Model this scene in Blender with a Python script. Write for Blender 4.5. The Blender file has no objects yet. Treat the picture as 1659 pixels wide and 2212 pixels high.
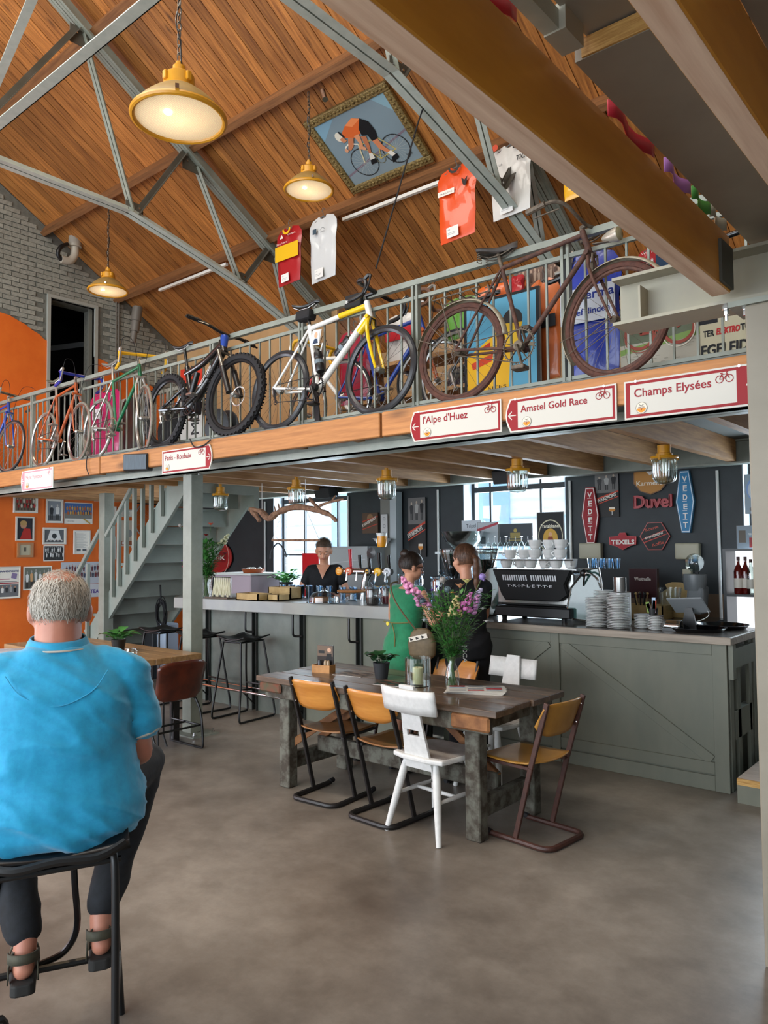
import bpy, bmesh, math, random
from math import sin, cos, pi, radians, sqrt, atan2, exp
from mathutils import Vector, Matrix
R = random.Random(7)
SC = bpy.context.scene
COL = SC.collection

# ------------------------------------------------------------------ camera
EYE = Vector((0, 0, 1.65)); FPX = 1660.0
_yaw, _pit, _rol = radians(40.3), radians(2.66), radians(0.5)
CF = Vector((-sin(_yaw) * cos(_pit), cos(_yaw) * cos(_pit), sin(_pit)))
_r = Vector((cos(_yaw), sin(_yaw), 0)); _u = _r.cross(CF)
CR = _r * cos(_rol) - _u * sin(_rol); CU = _r * sin(_rol) + _u * cos(_rol)
cam = bpy.data.cameras.new('camera'); cob = bpy.data.objects.new('camera', cam); COL.objects.link(cob)
cob.matrix_world = Matrix(((CR.x, CU.x, -CF.x, EYE.x), (CR.y, CU.y, -CF.y, EYE.y), (CR.z, CU.z, -CF.z, EYE.z), (0, 0, 0, 1)))
cam.sensor_fit = 'HORIZONTAL'; cam.sensor_width = 36; cam.lens = 36 * FPX / 1659.0; cam.clip_start = 0.05; cam.clip_end = 200
SC.camera = cob

def P(px, py, X=None, Y=None, Z=None, D=None):
    "the point of a known wall, floor or depth that a measured photo pixel falls on"
    d = CF + CR * ((px - 829.5) / FPX) - CU * ((py - 1106.0) / FPX)
    if X is not None: t = X / d.x
    elif Y is not None: t = Y / d.y
    elif Z is not None: t = (Z - EYE.z) / d.z
    else: t = D
    return EYE + d * t

# ------------------------------------------------------------------ world, sun, window light, exposure
W = bpy.data.worlds.new('sky'); SC.world = W; W.use_nodes = True
bg = W.node_tree.nodes['Background']
bg.inputs[0].default_value = (0.80, 0.90, 1.0, 1); bg.inputs[1].default_value = 3.2
def light(name, kind, loc, target, energy, color=(1, 1, 1), sx=1, sy=1, spread=180):
    l = bpy.data.lights.new(name, kind); l.energy = energy; l.color = color
    if kind == 'AREA':
        l.shape = 'RECTANGLE'; l.size = sx; l.size_y = sy; l.spread = radians(spread)
    o = bpy.data.objects.new(name, l); COL.objects.link(o); o.location = loc
    o.rotation_euler = (Vector(target) - Vector(loc)).to_track_quat('-Z', 'Y').to_euler()
    return o
sun = light('sun', 'SUN', (-3, 14, 12), (-3, 0, 0), 3.0, (1, .95, .86)); sun.data.angle = radians(1.2)
sun.rotation_euler = (radians(-52), 0, radians(20))
# added area lights: stronger daylight from the unseen doors behind the camera, and overhead fill
light('front_daylight', 'AREA', (-4.5, -4.3, 2.2), (-4.5, 3, 1.9), 190, (.92, .96, 1), 9, 3.6)
light('overhead_fill', 'AREA', (-4.6, 0.6, 7.6), (-4.9, 3.4, 0), 260, (1, .95, .86), 8, 1.4)
light('side_daylight', 'AREA', (-10.2, .6, 1.7), (-4, 3.4, .6), 130, (.72, .86, 1), 2.4, 2.6)
for _x in (-7.6, -4.4, -1.6):
    light('back_window_daylight', 'AREA', (_x, 7.8, 1.9), (_x, 3, 1.0), 95, (.86, .94, 1), 1.3, 1.3)
SC.view_settings.view_transform = 'Standard'; SC.view_settings.look = 'None'
SC.view_settings.exposure = 0.45; SC.view_settings.gamma = 1; SC.view_settings.use_curve_mapping = False

# ------------------------------------------------------------------ materials
def lin(h):
    if isinstance(h, str):
        h = h.lstrip('#'); h = ''.join(q * 2 for q in h) if len(h) == 3 else h; c = [int(h[i:i + 2], 16) / 255 for i in (0, 2, 4)]
    else: c = h
    return tuple((x / 12.92 if x <= .04045 else ((x + .055) / 1.055) ** 2.4) for x in c) + (1,)
MATS = {}
def _nn(nt, t, **k):
    n = nt.nodes.new(t)
    for a, b in k.items(): setattr(n, a, b)
    return n
def mat(name, c='#808080', c2=None, rough=.55, metal=0., scale=8., stretch=(1, 1, 1), bump=0., detail=4., emit=None, es=0., coat=0., trans=0., rnd=0., knots=0., contrast=.5, spec=.5, sheen=0., alpha=1., sss=0.):
    if name in MATS: return MATS[name]
    m = bpy.data.materials.new(name); m.use_nodes = True; nt = m.node_tree; L = nt.links.new
    b = nt.nodes['Principled BSDF']; MATS[name] = m
    b.inputs['Roughness'].default_value = rough; b.inputs['Metallic'].default_value = metal
    b.inputs['Base Color'].default_value = lin(c); b.inputs['Coat Weight'].default_value = coat
    b.inputs['Specular IOR Level'].default_value = spec
    b.inputs['Transmission Weight'].default_value = trans; b.inputs['Sheen Weight'].default_value = sheen
    if sss:
        b.inputs['Subsurface Weight'].default_value = sss; b.inputs['Subsurface Radius'].default_value = (.02, .008, .004); b.inputs['Subsurface Scale'].default_value = 1
    if emit:
        b.inputs['Emission Color'].default_value = lin(emit); b.inputs['Emission Strength'].default_value = es
    if c2 or bump or rnd:
        tc = _nn(nt, 'ShaderNodeTexCoord'); mp = _nn(nt, 'ShaderNodeMapping'); mp.inputs['Scale'].default_value = stretch
        L(tc.outputs['Object'], mp.inputs['Vector'])
        no = _nn(nt, 'ShaderNodeTexNoise'); no.inputs['Scale'].default_value = scale; no.inputs['Detail'].default_value = detail; no.inputs['Roughness'].default_value = .6
        if rnd:
            oi = _nn(nt, 'ShaderNodeObjectInfo'); ml = _nn(nt, 'ShaderNodeMath', operation='MULTIPLY'); ml.inputs[1].default_value = 37.
            L(oi.outputs['Random'], ml.inputs[0]); cb = _nn(nt, 'ShaderNodeCombineXYZ'); L(ml.outputs[0], cb.inputs[0]); L(ml.outputs[0], cb.inputs[2]); L(cb.outputs[0], mp.inputs['Location'])
        L(mp.outputs[0], no.inputs['Vector'])
        out = None
        if c2:
            rp = _nn(nt, 'ShaderNodeValToRGB'); w = .5 * (1 - contrast) ; rp.color_ramp.elements[0].position = .5 - .22 * (1.05 - contrast) - .02; rp.color_ramp.elements[1].position = .5 + .22 * (1.05 - contrast) + .02
            rp.color_ramp.elements[0].color = lin(c); rp.color_ramp.elements[1].color = lin(c2)
            L(no.outputs[0], rp.inputs[0]); out = rp.outputs[0]
            if knots:
                vo = _nn(nt, 'ShaderNodeTexVoronoi'); vo.inputs['Scale'].default_value = knots
                mp2 = _nn(nt, 'ShaderNodeMapping'); mp2.inputs['Scale'].default_value = tuple(.25 + .75 * min(1, s / max(stretch)) for s in stretch)
                L(tc.outputs['Object'], mp2.inputs['Vector'])
                if rnd: L(cb.outputs[0], mp2.inputs['Location'])
                L(mp2.outputs[0], vo.inputs['Vector'])
                r2 = _nn(nt, 'ShaderNodeValToRGB'); r2.color_ramp.elements[0].position = .04; r2.color_ramp.elements[1].position = .13
                r2.color_ramp.elements[0].color = (.25, .25, .25, 1); r2.color_ramp.elements[1].color = (1, 1, 1, 1)
                L(vo.outputs['Distance'], r2.inputs[0]); mx = _nn(nt, 'ShaderNodeMix', data_type='RGBA', blend_type='MULTIPLY'); mx.inputs[0].default_value = .8
                L(out, mx.inputs[6]); L(r2.outputs[0], mx.inputs[7]); out = mx.outputs[2]
        if rnd:
            hs = _nn(nt, 'ShaderNodeHueSaturation'); mr = _nn(nt, 'ShaderNodeMapRange'); mr.inputs[3].default_value = 1 - rnd; mr.inputs[4].default_value = 1 + rnd
            L(oi.outputs['Random'], mr.inputs[0]); L(mr.outputs[0], hs.inputs['Value'])
            if out: L(out, hs.inputs['Color'])
            else: hs.inputs['Color'].default_value = lin(c)
            out = hs.outputs[0]
        if out: L(out, b.inputs['Base Color'])
        if bump:
            bp = _nn(nt, 'ShaderNodeBump'); bp.inputs['Strength'].default_value = bump; bp.inputs['Distance'].default_value = .01
            L(no.outputs[0], bp.inputs['Height']); L(bp.outputs[0], b.inputs['Normal'])
    return m
def glass(name, tint='#ffffff', refl=.12, rough=.02):
    if name in MATS: return MATS[name]
    m = bpy.data.materials.new(name); m.use_nodes = True; nt = m.node_tree; nt.nodes.clear(); MATS[name] = m
    o = _nn(nt, 'ShaderNodeOutputMaterial'); t = _nn(nt, 'ShaderNodeBsdfTransparent'); g = _nn(nt, 'ShaderNodeBsdfGlossy'); mx = _nn(nt, 'ShaderNodeMixShader')
    lw = _nn(nt, 'ShaderNodeLayerWeight'); lw.inputs[0].default_value = .35; mr = _nn(nt, 'ShaderNodeMapRange'); mr.inputs[3].default_value = refl * .5; mr.inputs[4].default_value = min(1, refl * 5)
    t.inputs[0].default_value = lin(tint); g.inputs['Roughness'].default_value = rough
    nt.links.new(lw.outputs['Facing'], mr.inputs[0]); nt.links.new(mr.outputs[0], mx.inputs[0]); nt.links.new(t.outputs[0], mx.inputs[1]); nt.links.new(g.outputs[0], mx.inputs[2]); nt.links.new(mx.outputs[0], o.inputs[0])
    return m

# ------------------------------------------------------------------ mesh building
def frame(d, up=Vector((0, 0, 1))):
    d = Vector(d).normalized(); a = d.cross(up)
    if a.length < 1e-4: a = d.cross(Vector((1, 0, 0)))
    a.normalize(); b = a.cross(d).normalized(); return a, b, d
class MB:
    def __init__(s): s.v = []; s.f = []; s.m = []; s.mi = 0
    def add(s, vs, fs):
        o = len(s.v); s.v += [tuple(v) for v in vs]; s.f += [tuple(i + o for i in f) for f in fs]; s.m += [s.mi] * len(fs); return s
    def box(s, x0, y0, z0, x1, y1, z1, M=None):
        vs = [Vector((x, y, z)) for z in (z0, z1) for y in (y0, y1) for x in (x0, x1)]
        if M is not None: vs = [M @ v for v in vs]
        return s.add(vs, [(0, 2, 3, 1), (4, 5, 7, 6), (0, 1, 5, 4), (2, 6, 7, 3), (0, 4, 6, 2), (1, 3, 7, 5)])
    def cbox(s, c, sx, sy, sz, M=None):
        c = Vector(c); T = Matrix.Translation(c) @ (M.to_4x4() if M is not None else Matrix.Identity(4))
        return s.box(-sx / 2, -sy / 2, -sz / 2, sx / 2, sy / 2, sz / 2, T)
    def bar(s, p0, p1, w, h, up=(0, 0, 1)):
        p0 = Vector(p0); p1 = Vector(p1); a, b, d = frame(p1 - p0, Vector(up)); vs = []
        for p in (p0, p1):
            for i, j in ((-1, -1), (1, -1), (1, 1), (-1, 1)): vs.append(p + a * (w / 2 * i) + b * (h / 2 * j))
        return s.add(vs, [(0, 1, 2, 3), (7, 6, 5, 4), (0, 4, 5, 1), (1, 5, 6, 2), (2, 6, 7, 3), (3, 7, 4, 0)])
    def tube(s, pts, r=.01, n=8, closed=False, cap=True, flat=1.):
        pts = [Vector(p) for p in pts]; N = len(pts); rr = r if isinstance(r, (list, tuple)) else [r] * N
        vs = []; pa = None
        for i, p in enumerate(pts):
            if closed: d = pts[(i + 1) % N] - pts[i - 1]
            else: d = pts[min(i + 1, N - 1)] - pts[max(i - 1, 0)]
            d.normalize()
            if pa is None: a = frame(d)[0]
            else:
                a = pa - d * pa.dot(d)
                if a.length < 1e-5: a = frame(d)[0]
                a.normalize()
            b = d.cross(a); pa = a
            for k in range(n):
                t = 2 * pi * k / n; vs.append(p + a * (cos(t) * rr[i]) + b * (sin(t) * rr[i] * flat))
        fs = []
        for i in range(N if closed else N - 1):
            j = (i + 1) % N
            for k in range(n): fs.append((i * n + k, i * n + (k + 1) % n, j * n + (k + 1) % n, j * n + k))
        if cap and not closed: fs += [tuple(range(n))[::-1], tuple(range((N - 1) * n, N * n))]
        return s.add(vs, fs)
    def lathe(s, prof, n=20, M=None, cap=True):
        vs = []; fs = []
        for r, z in prof:
            for k in range(n):
                t = 2 * pi * k / n; v = Vector((r * cos(t), r * sin(t), z)); vs.append(M @ v if M is not None else v)
        for i in range(len(prof) - 1):
            for k in range(n): fs.append((i * n + k, i * n + (k + 1) % n, (i + 1) * n + (k + 1) % n, (i + 1) * n + k))
        if cap:
            if prof[0][0] > 1e-4: fs.append(tuple(range(n))[::-1])
            if prof[-1][0] > 1e-4: fs.append(tuple(range((len(prof) - 1) * n, len(prof) * n)))
        return s.add(vs, fs)
    def prism(s, poly, t0, t1, M=None):
        "poly: 2-D outline in the local xy plane, extruded from z=t0 to t1"
        n = len(poly); vs = [Vector((x, y, t0)) for x, y in poly] + [Vector((x, y, t1)) for x, y in poly]
        if M is not None: vs = [M @ v for v in vs]
        fs = [tuple(range(n))[::-1], tuple(range(n, 2 * n))] + [(i, (i + 1) % n, n + (i + 1) % n, n + i) for i in range(n)]
        return s.add(vs, fs)
    def ball(s, c, r, n=10, m=8, M=None, sc=(1, 1, 1)):
        c = Vector(c); vs = [];
        for i in range(m + 1):
            a = pi * i / m
            for k in range(n):
                t = 2 * pi * k / n; v = Vector((sin(a) * cos(t) * r * sc[0], sin(a) * sin(t) * r * sc[1], cos(a) * r * sc[2]))
                if M is not None: v = M @ v
                vs.append(c + v)
        fs = [(i * n + k, i * n + (k + 1) % n, (i + 1) * n + (k + 1) % n, (i + 1) * n + k)[::-1] for i in range(m) for k in range(n)]
        return s.add(vs, fs)
    def grid(s, fn, nu, nv, closeu=False):
        vs = [fn(i / (nu - (0 if closeu else 1)), j / (nv - 1)) for j in range(nv) for i in range(nu)]; fs = []
        for j in range(nv - 1):
            for i in range(nu if closeu else nu - 1):
                i2 = (i + 1) % nu; fs.append((j * nu + i, j * nu + i2, (j + 1) * nu + i2, (j + 1) * nu + i))
        return s.add(vs, fs)
    def build(s, name, m, parent=None, smooth=False, bevel=0., seg=1, solid=0., loc=None, angle=38, sub=0, **tags):
        me = bpy.data.meshes.new(name); me.from_pydata(s.v, [], s.f); me.validate(clean_customdata=False)
        ms = m if isinstance(m, (list, tuple)) else [m]
        for x in ms: me.materials.append(x)
        if len(ms) > 1 and len(me.polygons) == len(s.m): me.polygons.foreach_set('material_index', s.m)
        if smooth:
            me.shade_smooth(); me.set_sharp_from_angle(angle=radians(angle))
        me.update(); return link(name, me, parent, bevel, seg, solid, loc, sub, **tags)
def link(name, me, parent=None, bevel=0., seg=1, solid=0., loc=None, sub=0, **tags):
    o = bpy.data.objects.new(name, me); COL.objects.link(o)
    if parent is not None: o.parent = parent
    if loc is not None: o.location = loc
    if solid:
        md = o.modifiers.new('thick', 'SOLIDIFY'); md.thickness = solid; md.offset = 0
    if bevel:
        md = o.modifiers.new('edge', 'BEVEL'); md.width = bevel; md.segments = seg; md.limit_method = 'ANGLE'
    if sub:
        md = o.modifiers.new('sub', 'SUBSURF'); md.levels = sub; md.render_levels = sub
    for k, v in tags.items(): o[k] = v
    return o
def thing(name, label, cat, loc=(0, 0, 0), rotz=0., group=None, kind=None):
    o = bpy.data.objects.new(name, None); COL.objects.link(o); o.location = loc; o.rotation_euler = (0, 0, rotz); o.empty_display_size = .05
    o['label'] = label; o['category'] = cat
    if group: o['group'] = group
    if kind: o['kind'] = kind
    return o
def tag(o, label, cat, group=None, kind=None):
    o['label'] = label; o['category'] = cat
    if group: o['group'] = group
    if kind: o['kind'] = kind
    return o
KIDS = {}
def dup(root, loc=None, rotz=None, label=None, group=None):
    "copy of a thing with copies of its parts and their sub-parts"
    def cp(o, par):
        c = o.copy(); COL.objects.link(c)
        if par is not None: c.parent = par
        for ch in o.children: cp(ch, c)
        return c
    r = cp(root, None)
    if loc is not None: r.location = loc
    if rotz is not None: r.rotation_euler = (0, 0, rotz)
    if label: r['label'] = label
    if group: r['group'] = group
    return r
def struct(name, label, cat, loc=(0, 0, 0)):
    return thing(name, label, cat, loc, kind='structure')
# flat print: coloured shapes laid on a surface, each layer a hair above the last
FONTC = {}
def text_shapes(txt):
    if txt in FONTC: return FONTC[txt]
    cu = bpy.data.curves.new('t', 'FONT'); cu.body = txt; cu.size = 1; cu.resolution_u = 3
    ob = bpy.data.objects.new('t', cu); COL.objects.link(ob); dg = bpy.context.evaluated_depsgraph_get()
    me = bpy.data.meshes.new_from_object(ob.evaluated_get(dg)); vs = [(v.co.x, v.co.y) for v in me.vertices]; fs = [tuple(p.vertices) for p in me.polygons]
    bpy.data.objects.remove(ob); bpy.data.meshes.remove(me); FONTC[txt] = (vs, fs); return vs, fs
class Print:
    "a printed sheet in its own xy plane (origin bottom left), z towards the reader"
    def __init__(s, w, h, back='#ffffff'):
        s.w, s.h = w, h; s.k = 0; s.v = []; s.f = []; s.mi = []; s.ms = []
        if back: s.rect(0, 0, w, h, back)
    def _m(s, c):
        if c not in s.ms: s.ms.append(c)
        return s.ms.index(c)
    def raw(s, vs, fs, c):
        z = s.k * .00025; s.k += 1; o = len(s.v); s.v += [(x, y, z) for x, y in vs]; mi = s._m(c)
        for f in fs: s.f.append(tuple(i + o for i in f)); s.mi.append(mi)
        return s
    def poly(s, pts, c): return s.raw(pts, [tuple(range(len(pts)))], c)
    def rect(s, x, y, w, h, c): return s.poly([(x, y), (x + w, y), (x + w, y + h), (x, y + h)], c)
    def disc(s, x, y, r, c, n=20, ry=None): return s.poly([(x + r * cos(2 * pi * i / n), y + (ry or r) * sin(2 * pi * i / n)) for i in range(n)], c)
    def ring(s, x, y, r, w, c, n=24, a0=0., a1=2 * pi):
        m = n + 1; vs = [(x + q * cos(a0 + (a1 - a0) * i / n), y + q * sin(a0 + (a1 - a0) * i / n)) for q in (r - w / 2, r + w / 2) for i in range(m)]
        return s.raw(vs, [(i, m + i, m + i + 1, i + 1)[::-1] for i in range(n)], c)
    def line(s, pts, w, c):
        vs = []; fs = []
        for (x0, y0), (x1, y1) in zip(pts, pts[1:]):
            d = sqrt((x1 - x0) ** 2 + (y1 - y0) ** 2) or 1; a = -(y1 - y0) / d * w / 2; b = (x1 - x0) / d * w / 2; o = len(vs)
            vs += [(x0 - a, y0 - b), (x1 - a, y1 - b), (x1 + a, y1 + b), (x0 + a, y0 + b)]; fs.append((o, o + 1, o + 2, o + 3))
        return s.raw(vs, fs, c)
    def frame(s, x, y, w, h, t, c):
        return s.line([(x, y + t / 2), (x + w, y + t / 2)], t, c).line([(x + w - t / 2, y), (x + w - t / 2, y + h)], t, c).line([(x + w, y + h - t / 2), (x, y + h - t / 2)], t, c).line([(x + t / 2, y + h), (x + t / 2, y)], t, c)
    def text(s, txt, x, y, size, c, width=None, rot=0., shear=0., center=False, bold=0.):
        vs, fs = text_shapes(txt)
        if not vs: return s
        mx = max(v[0] for v in vs); sx = size if width is None else width / mx
        ox = mx * sx / 2 if center else 0
        for d in ([(0, 0)] if not bold else [(0, 0), (bold, 0), (0, bold), (bold, bold)]):
            o = [((a * sx + shear * b * size - ox + d[0]), b * size + d[1]) for a, b in vs]
            s.raw([(x + a * cos(rot) - b * sin(rot), y + a * sin(rot) + b * cos(rot)) for a, b in o], fs, c)
        return s
    def bike(s, x, y, w, c):
        r = w * .23; t = w * .045; a = (x + r, y + r); b = (x + w - r, y + r); k = (x + w * .46, y + r); st = (x + w * .36, y + w * .5); hd = (x + w * .66, y + w * .5)
        s.ring(*a, r - t / 2, t, c).ring(*b, r - t / 2, t, c)
        return s.line([a, st, k, a], t, c).line([k, hd, st], t, c).line([b, hd, (x + w * .62, y + w * .6), (x + w * .7, y + w * .62)], t, c).line([(x + w * .28, y + w * .56), (x + w * .42, y + w * .56)], t * 1.4, c)
    def people(s, x, y, w, h, cols, n=5, rows=1, skin='#b98d72', legs=None):
        for rw in range(rows):
            for i in range(n):
                pw = w / n; cx = x + pw * (i + .5) + (pw * .25 if rw % 2 else 0); by = y + h * .42 * (rows - 1 - rw); ph = h * (.62 if rows > 1 else .95) * (1 + .06 * ((i * 7 + rw * 3) % 3 - 1))
                c = cols[(i + rw) % len(cols)]
                if legs: s.rect(cx - pw * .2, by, pw * .16, ph * .42, legs).rect(cx + pw * .05, by, pw * .16, ph * .42, legs)
                s.poly([(cx - pw * .24, by + ph * .36), (cx + pw * .24, by + ph * .36), (cx + pw * .36, by + ph * .76), (cx + pw * .12, by + ph * .84), (cx - pw * .12, by + ph * .84), (cx - pw * .36, by + ph * .76)], c)
                s.disc(cx, by + ph * .92, pw * .15, skin, 10, ph * .09)
        return s
    def build(s, name, M, parent=None, rough=.5, **tags):
        me = bpy.data.meshes.new(name); me.from_pydata([tuple(M @ Vector(v)) for v in s.v], [], s.f)
        for c in s.ms: me.materials.append(mat('print_' + c.strip('#') + ('g' if rough < .4 else ''), c, rough=max(rough, .45), spec=.25))
        me.polygons.foreach_set('material_index', s.mi); me.update()
        return link(name, me, parent, **tags)
def plane_M(o, ex, ey):
    "matrix of a sheet: origin o, x along ex, y along ey"
    ex = Vector(ex).normalized(); ey = Vector(ey); ey = (ey - ex * ey.dot(ex)).normalized(); n = ex.cross(ey)
    return Matrix(((ex.x, ey.x, n.x, o[0]), (ex.y, ey.y, n.y, o[1]), (ex.z, ey.z, n.z, o[2]), (0, 0, 0, 1)))
def arc(c, r, a0, a1, n, ax=(1, 0, 0), ay=(0, 0, 1)):
    c = Vector(c); ax = Vector(ax); ay = Vector(ay); return [c + ax * (r * cos(a0 + (a1 - a0) * i / n)) + ay * (r * sin(a0 + (a1 - a0) * i / n)) for i in range(n + 1)]
def bez(pts, n=6):
    "smooth path through points (Catmull-Rom)"
    pts = [Vector(p) for p in pts]; out = []
    for i in range(len(pts) - 1):
        a = pts[max(i - 1, 0)]; b = pts[i]; c = pts[i + 1]; d = pts[min(i + 2, len(pts) - 1)]
        for k in range(n):
            t = k / n; out.append(.5 * ((2 * b) + (c - a) * t + (2 * a - 5 * b + 4 * c - d) * t * t + (3 * b - a - 3 * c + d) * t ** 3))
    return out + [pts[-1]]
# ================================================================== materials used by the shell
STEEL = mat('sage_steel', '#7e8379', '#8c9186', rough=.5, scale=6, bump=.05)
STEEL_L = mat('lit_steel', '#a9b1a7', '#b8bfb4', rough=.42, scale=9)  # sage steel with the light from below put into a paler tone
PLANK = mat('roof_plank', '#7d4a20', '#bd7c3c', rough=.55, scale=5, stretch=(9, .55, 9), rnd=.28, knots=5.5, contrast=.25, bump=.1)
TIMBER = mat('pine_timber', '#96673a', '#c2925c', rough=.6, scale=4, stretch=(12, .8, 12), knots=4, contrast=.25, rnd=.1, bump=.1)
TIMBER_X = mat('pine_timber_x', '#9c6536', '#bb8048', rough=.6, scale=4, stretch=(.8, 12, 12), knots=3, contrast=.2, rnd=.08, bump=.1)
PURLIN = mat('purlin_wood', '#6a4325', '#8f6138', rough=.65, scale=4, stretch=(.7, 10, 10), contrast=.25, knots=3)
DARKW = mat('dark_wall', '#23292c', '#2b3235', rough=.6, scale=3, bump=.06)
ORANGE = mat('orange_plaster', '#d4600f', '#de6b18', rough=.7, scale=3, bump=.05)
BRICK = mat('painted_brick', '#83837a', '#98978c', rough=.75, scale=30, rnd=.12, bump=.6)
MORTAR = mat('painted_mortar', '#63645d', '#72726a', rough=.85, scale=20, bump=.3)
PLYG = mat('grey_ply', '#8b8478', '#968f82', rough=.45, scale=3)
PLYE = mat('ply_edge', '#b0813f', '#d3a965', rough=.6, scale=60, stretch=(.2, .2, 3))
CGREEN = mat('counter_green', '#60655a', '#757668', rough=.6, scale=3, stretch=(1, 1, .35), contrast=.25, bump=.1)
WHITE = mat('white_paint', '#d8d8d4', rough=.5)
BLACK = mat('black_metal', '#121315', rough=.35, spec=.6)
CHROME = mat('chrome', '#d8d8d8', rough=.15, metal=1)

def concrete():
    m = bpy.data.materials.new('concrete_floor'); m.use_nodes = True; nt = m.node_tree; L = nt.links.new; b = nt.nodes['Principled BSDF']
    tc = _nn(nt, 'ShaderNodeTexCoord'); n1 = _nn(nt, 'ShaderNodeTexNoise'); n1.inputs['Scale'].default_value = .75; n1.inputs['Detail'].default_value = 8; n1.inputs['Roughness'].default_value = .62
    n2 = _nn(nt, 'ShaderNodeTexNoise'); n2.inputs['Scale'].default_value = 5; n2.inputs['Detail'].default_value = 10; n2.inputs['Roughness'].default_value = .75
    L(tc.outputs['Object'], n1.inputs['Vector']); L(tc.outputs['Object'], n2.inputs['Vector'])
    r1 = _nn(nt, 'ShaderNodeValToRGB'); r1.color_ramp.elements[0].position = .36; r1.color_ramp.elements[0].color = lin('#625a52'); r1.color_ramp.elements[1].position = .66; r1.color_ramp.elements[1].color = lin('#989086')
    r2 = _nn(nt, 'ShaderNodeValToRGB'); r2.color_ramp.elements[0].position = .4; r2.color_ramp.elements[0].color = (.72, .70, .68, 1); r2.color_ramp.elements[1].position = .62; r2.color_ramp.elements[1].color = (1, 1, 1, 1)
    mx = _nn(nt, 'ShaderNodeMix', data_type='RGBA', blend_type='MULTIPLY'); mx.inputs[0].default_value = .8
    L(n1.outputs[0], r1.inputs[0]); L(n2.outputs[0], r2.inputs[0]); L(r1.outputs[0], mx.inputs[6]); L(r2.outputs[0], mx.inputs[7]); L(mx.outputs[2], b.inputs['Base Color'])
    rr = _nn(nt, 'ShaderNodeMapRange'); rr.inputs[3].default_value = .22; rr.inputs[4].default_value = .5; L(n1.outputs[0], rr.inputs[0]); L(rr.outputs[0], b.inputs['Roughness'])
    bp = _nn(nt, 'ShaderNodeBump'); bp.inputs['Strength'].default_value = .06; L(n2.outputs[0], bp.inputs['Height']); L(bp.outputs[0], b.inputs['Normal'])
    return m

# ------------------------------------------------------------------ floor
fl = MB(); fl.box(-10.6, -6, -.1, 3.2, 7.35, 0); f = fl.build('floor', concrete()); tag(f, 'smooth worn concrete floor with brown and grey clouding', 'floor', kind='structure')
ROOF_S, RY0, RZ0 = .616, 7.21, 4.90
def rz(y, off=0.): return RZ0 - off - ROOF_S * (y - RY0)
RIDGE = 1.0
# ------------------------------------------------------------------ ceiling of pine planks
ceil = struct('ceiling', 'sloping timber ceiling of varnished pine boards running down to the bar side', 'ceiling')
slope = Vector((0, 1, -ROOF_S)).normalized(); nrm = Vector((0, ROOF_S, 1)).normalized()
pm = MB(); LEN = (8.15 - RIDGE) * sqrt(1 + ROOF_S ** 2); PW = .125
pm.prism([(-PW / 2 + .004, 0), (PW / 2 - .004, 0), (PW / 2 - .004, LEN), (-PW / 2 + .004, LEN)], 0, .02)
pmesh = bpy.data.meshes.new('plank'); pmesh.from_pydata(pm.v, [], pm.f); pmesh.materials.append(PLANK)
ang = -math.atan(ROOF_S); n = 0; x = -10.5
while x < 2.6:
    o = bpy.data.objects.new('plank', pmesh); COL.objects.link(o); o.parent = ceil
    o.location = (x + PW / 2, RIDGE, rz(RIDGE) + R.uniform(-.003, .003)); o.rotation_euler = (ang, 0, 0); x += PW; n += 1
b = MB(); b.box(-10.6, 0, .022, 2.7, LEN, .1, Matrix.Translation((0, RIDGE, rz(RIDGE))) @ Matrix.Rotation(ang, 4, 'X')); b.build('roof_deck', mat('dark_deck', '#2c1a0d'), ceil)  # dark deck that shows as the joints between the planks
b = MB(); M2 = Matrix.Translation((0, RIDGE, rz(RIDGE))) @ Matrix.Rotation(-ang, 4, 'X'); b.box(-10.6, -6.6, 0, 2.7, 0, .1, M2); b.build('far_slope', PLANK, ceil)
for yy, nm in ((5.08, 'upper'), (6.2, 'lower'), (3.9, 'high'), (2.6, 'top')):
    b = MB(); T = Matrix.Translation((0, yy, rz(yy))) @ Matrix.Rotation(ang, 4, 'X'); b.box(-10.5, -.035, -.15, 2.6, .035, 0, T)
    o = b.build('purlin', PURLIN, ceil)
# ------------------------------------------------------------------ left gable wall: orange plaster below, painted brick above
gw = struct('wall_left', 'gable wall at the far left, orange plaster below and grey painted brick above', 'wall', (-10.5, 0, 0))
def gpoly(pts, x0, x1, m, name, **k):
    b = MB(); M = Matrix(((0, 0, 1, 0), (1, 0, 0, 0), (0, 1, 0, 0), (0, 0, 0, 1))); b.prism(pts, x0, x1, M); return b.build(name, m, gw, **k)
D0, D1, DZ = 5.13, 5.80, 5.22
gpoly([(-5, -.1), (D0, -.1), (D0, rz(D0)), (RIDGE, rz(RIDGE)), (-5, rz(RIDGE) - ROOF_S * 6)], -.3, -.012, MORTAR, 'masonry')
gpoly([(D1, -.1), (7.6, -.1), (7.6, rz(7.6)), (D1, rz(D1))], -.3, -.012, MORTAR, 'masonry')
gpoly([(D0, DZ), (D1, DZ), (D1, rz(D1)), (D0, rz(D0))], -.3, -.012, MORTAR, 'masonry')
gpoly([(D0, -.1), (D1, -.1), (D1, 2.56), (D0, 2.56)], -.3, -.012, MORTAR, 'masonry')
OB = [(-5, 4.95), (4.2, 4.9), (4.445, 4.85), (4.56, 4.84), (4.69, 4.79), (4.78, 4.76), (4.88, 4.70), (4.98, 4.66), (5.04, 4.61), (D0 - .03, 4.585)]
OB2 = [(D1 + .04, 4.49), (5.93, 4.47), (6.0, 4.45), (6.08, 4.40), (6.2, 4.34), (6.32, 4.33), (6.54, 4.27), (6.8, 4.2), (7.35, 4.1)]
gpoly([(-5, 0), (D0, 0)] + [(D0, 4.58)] + OB[::-1][1:], -.012, .012, ORANGE, 'orange_plaster')
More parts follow.
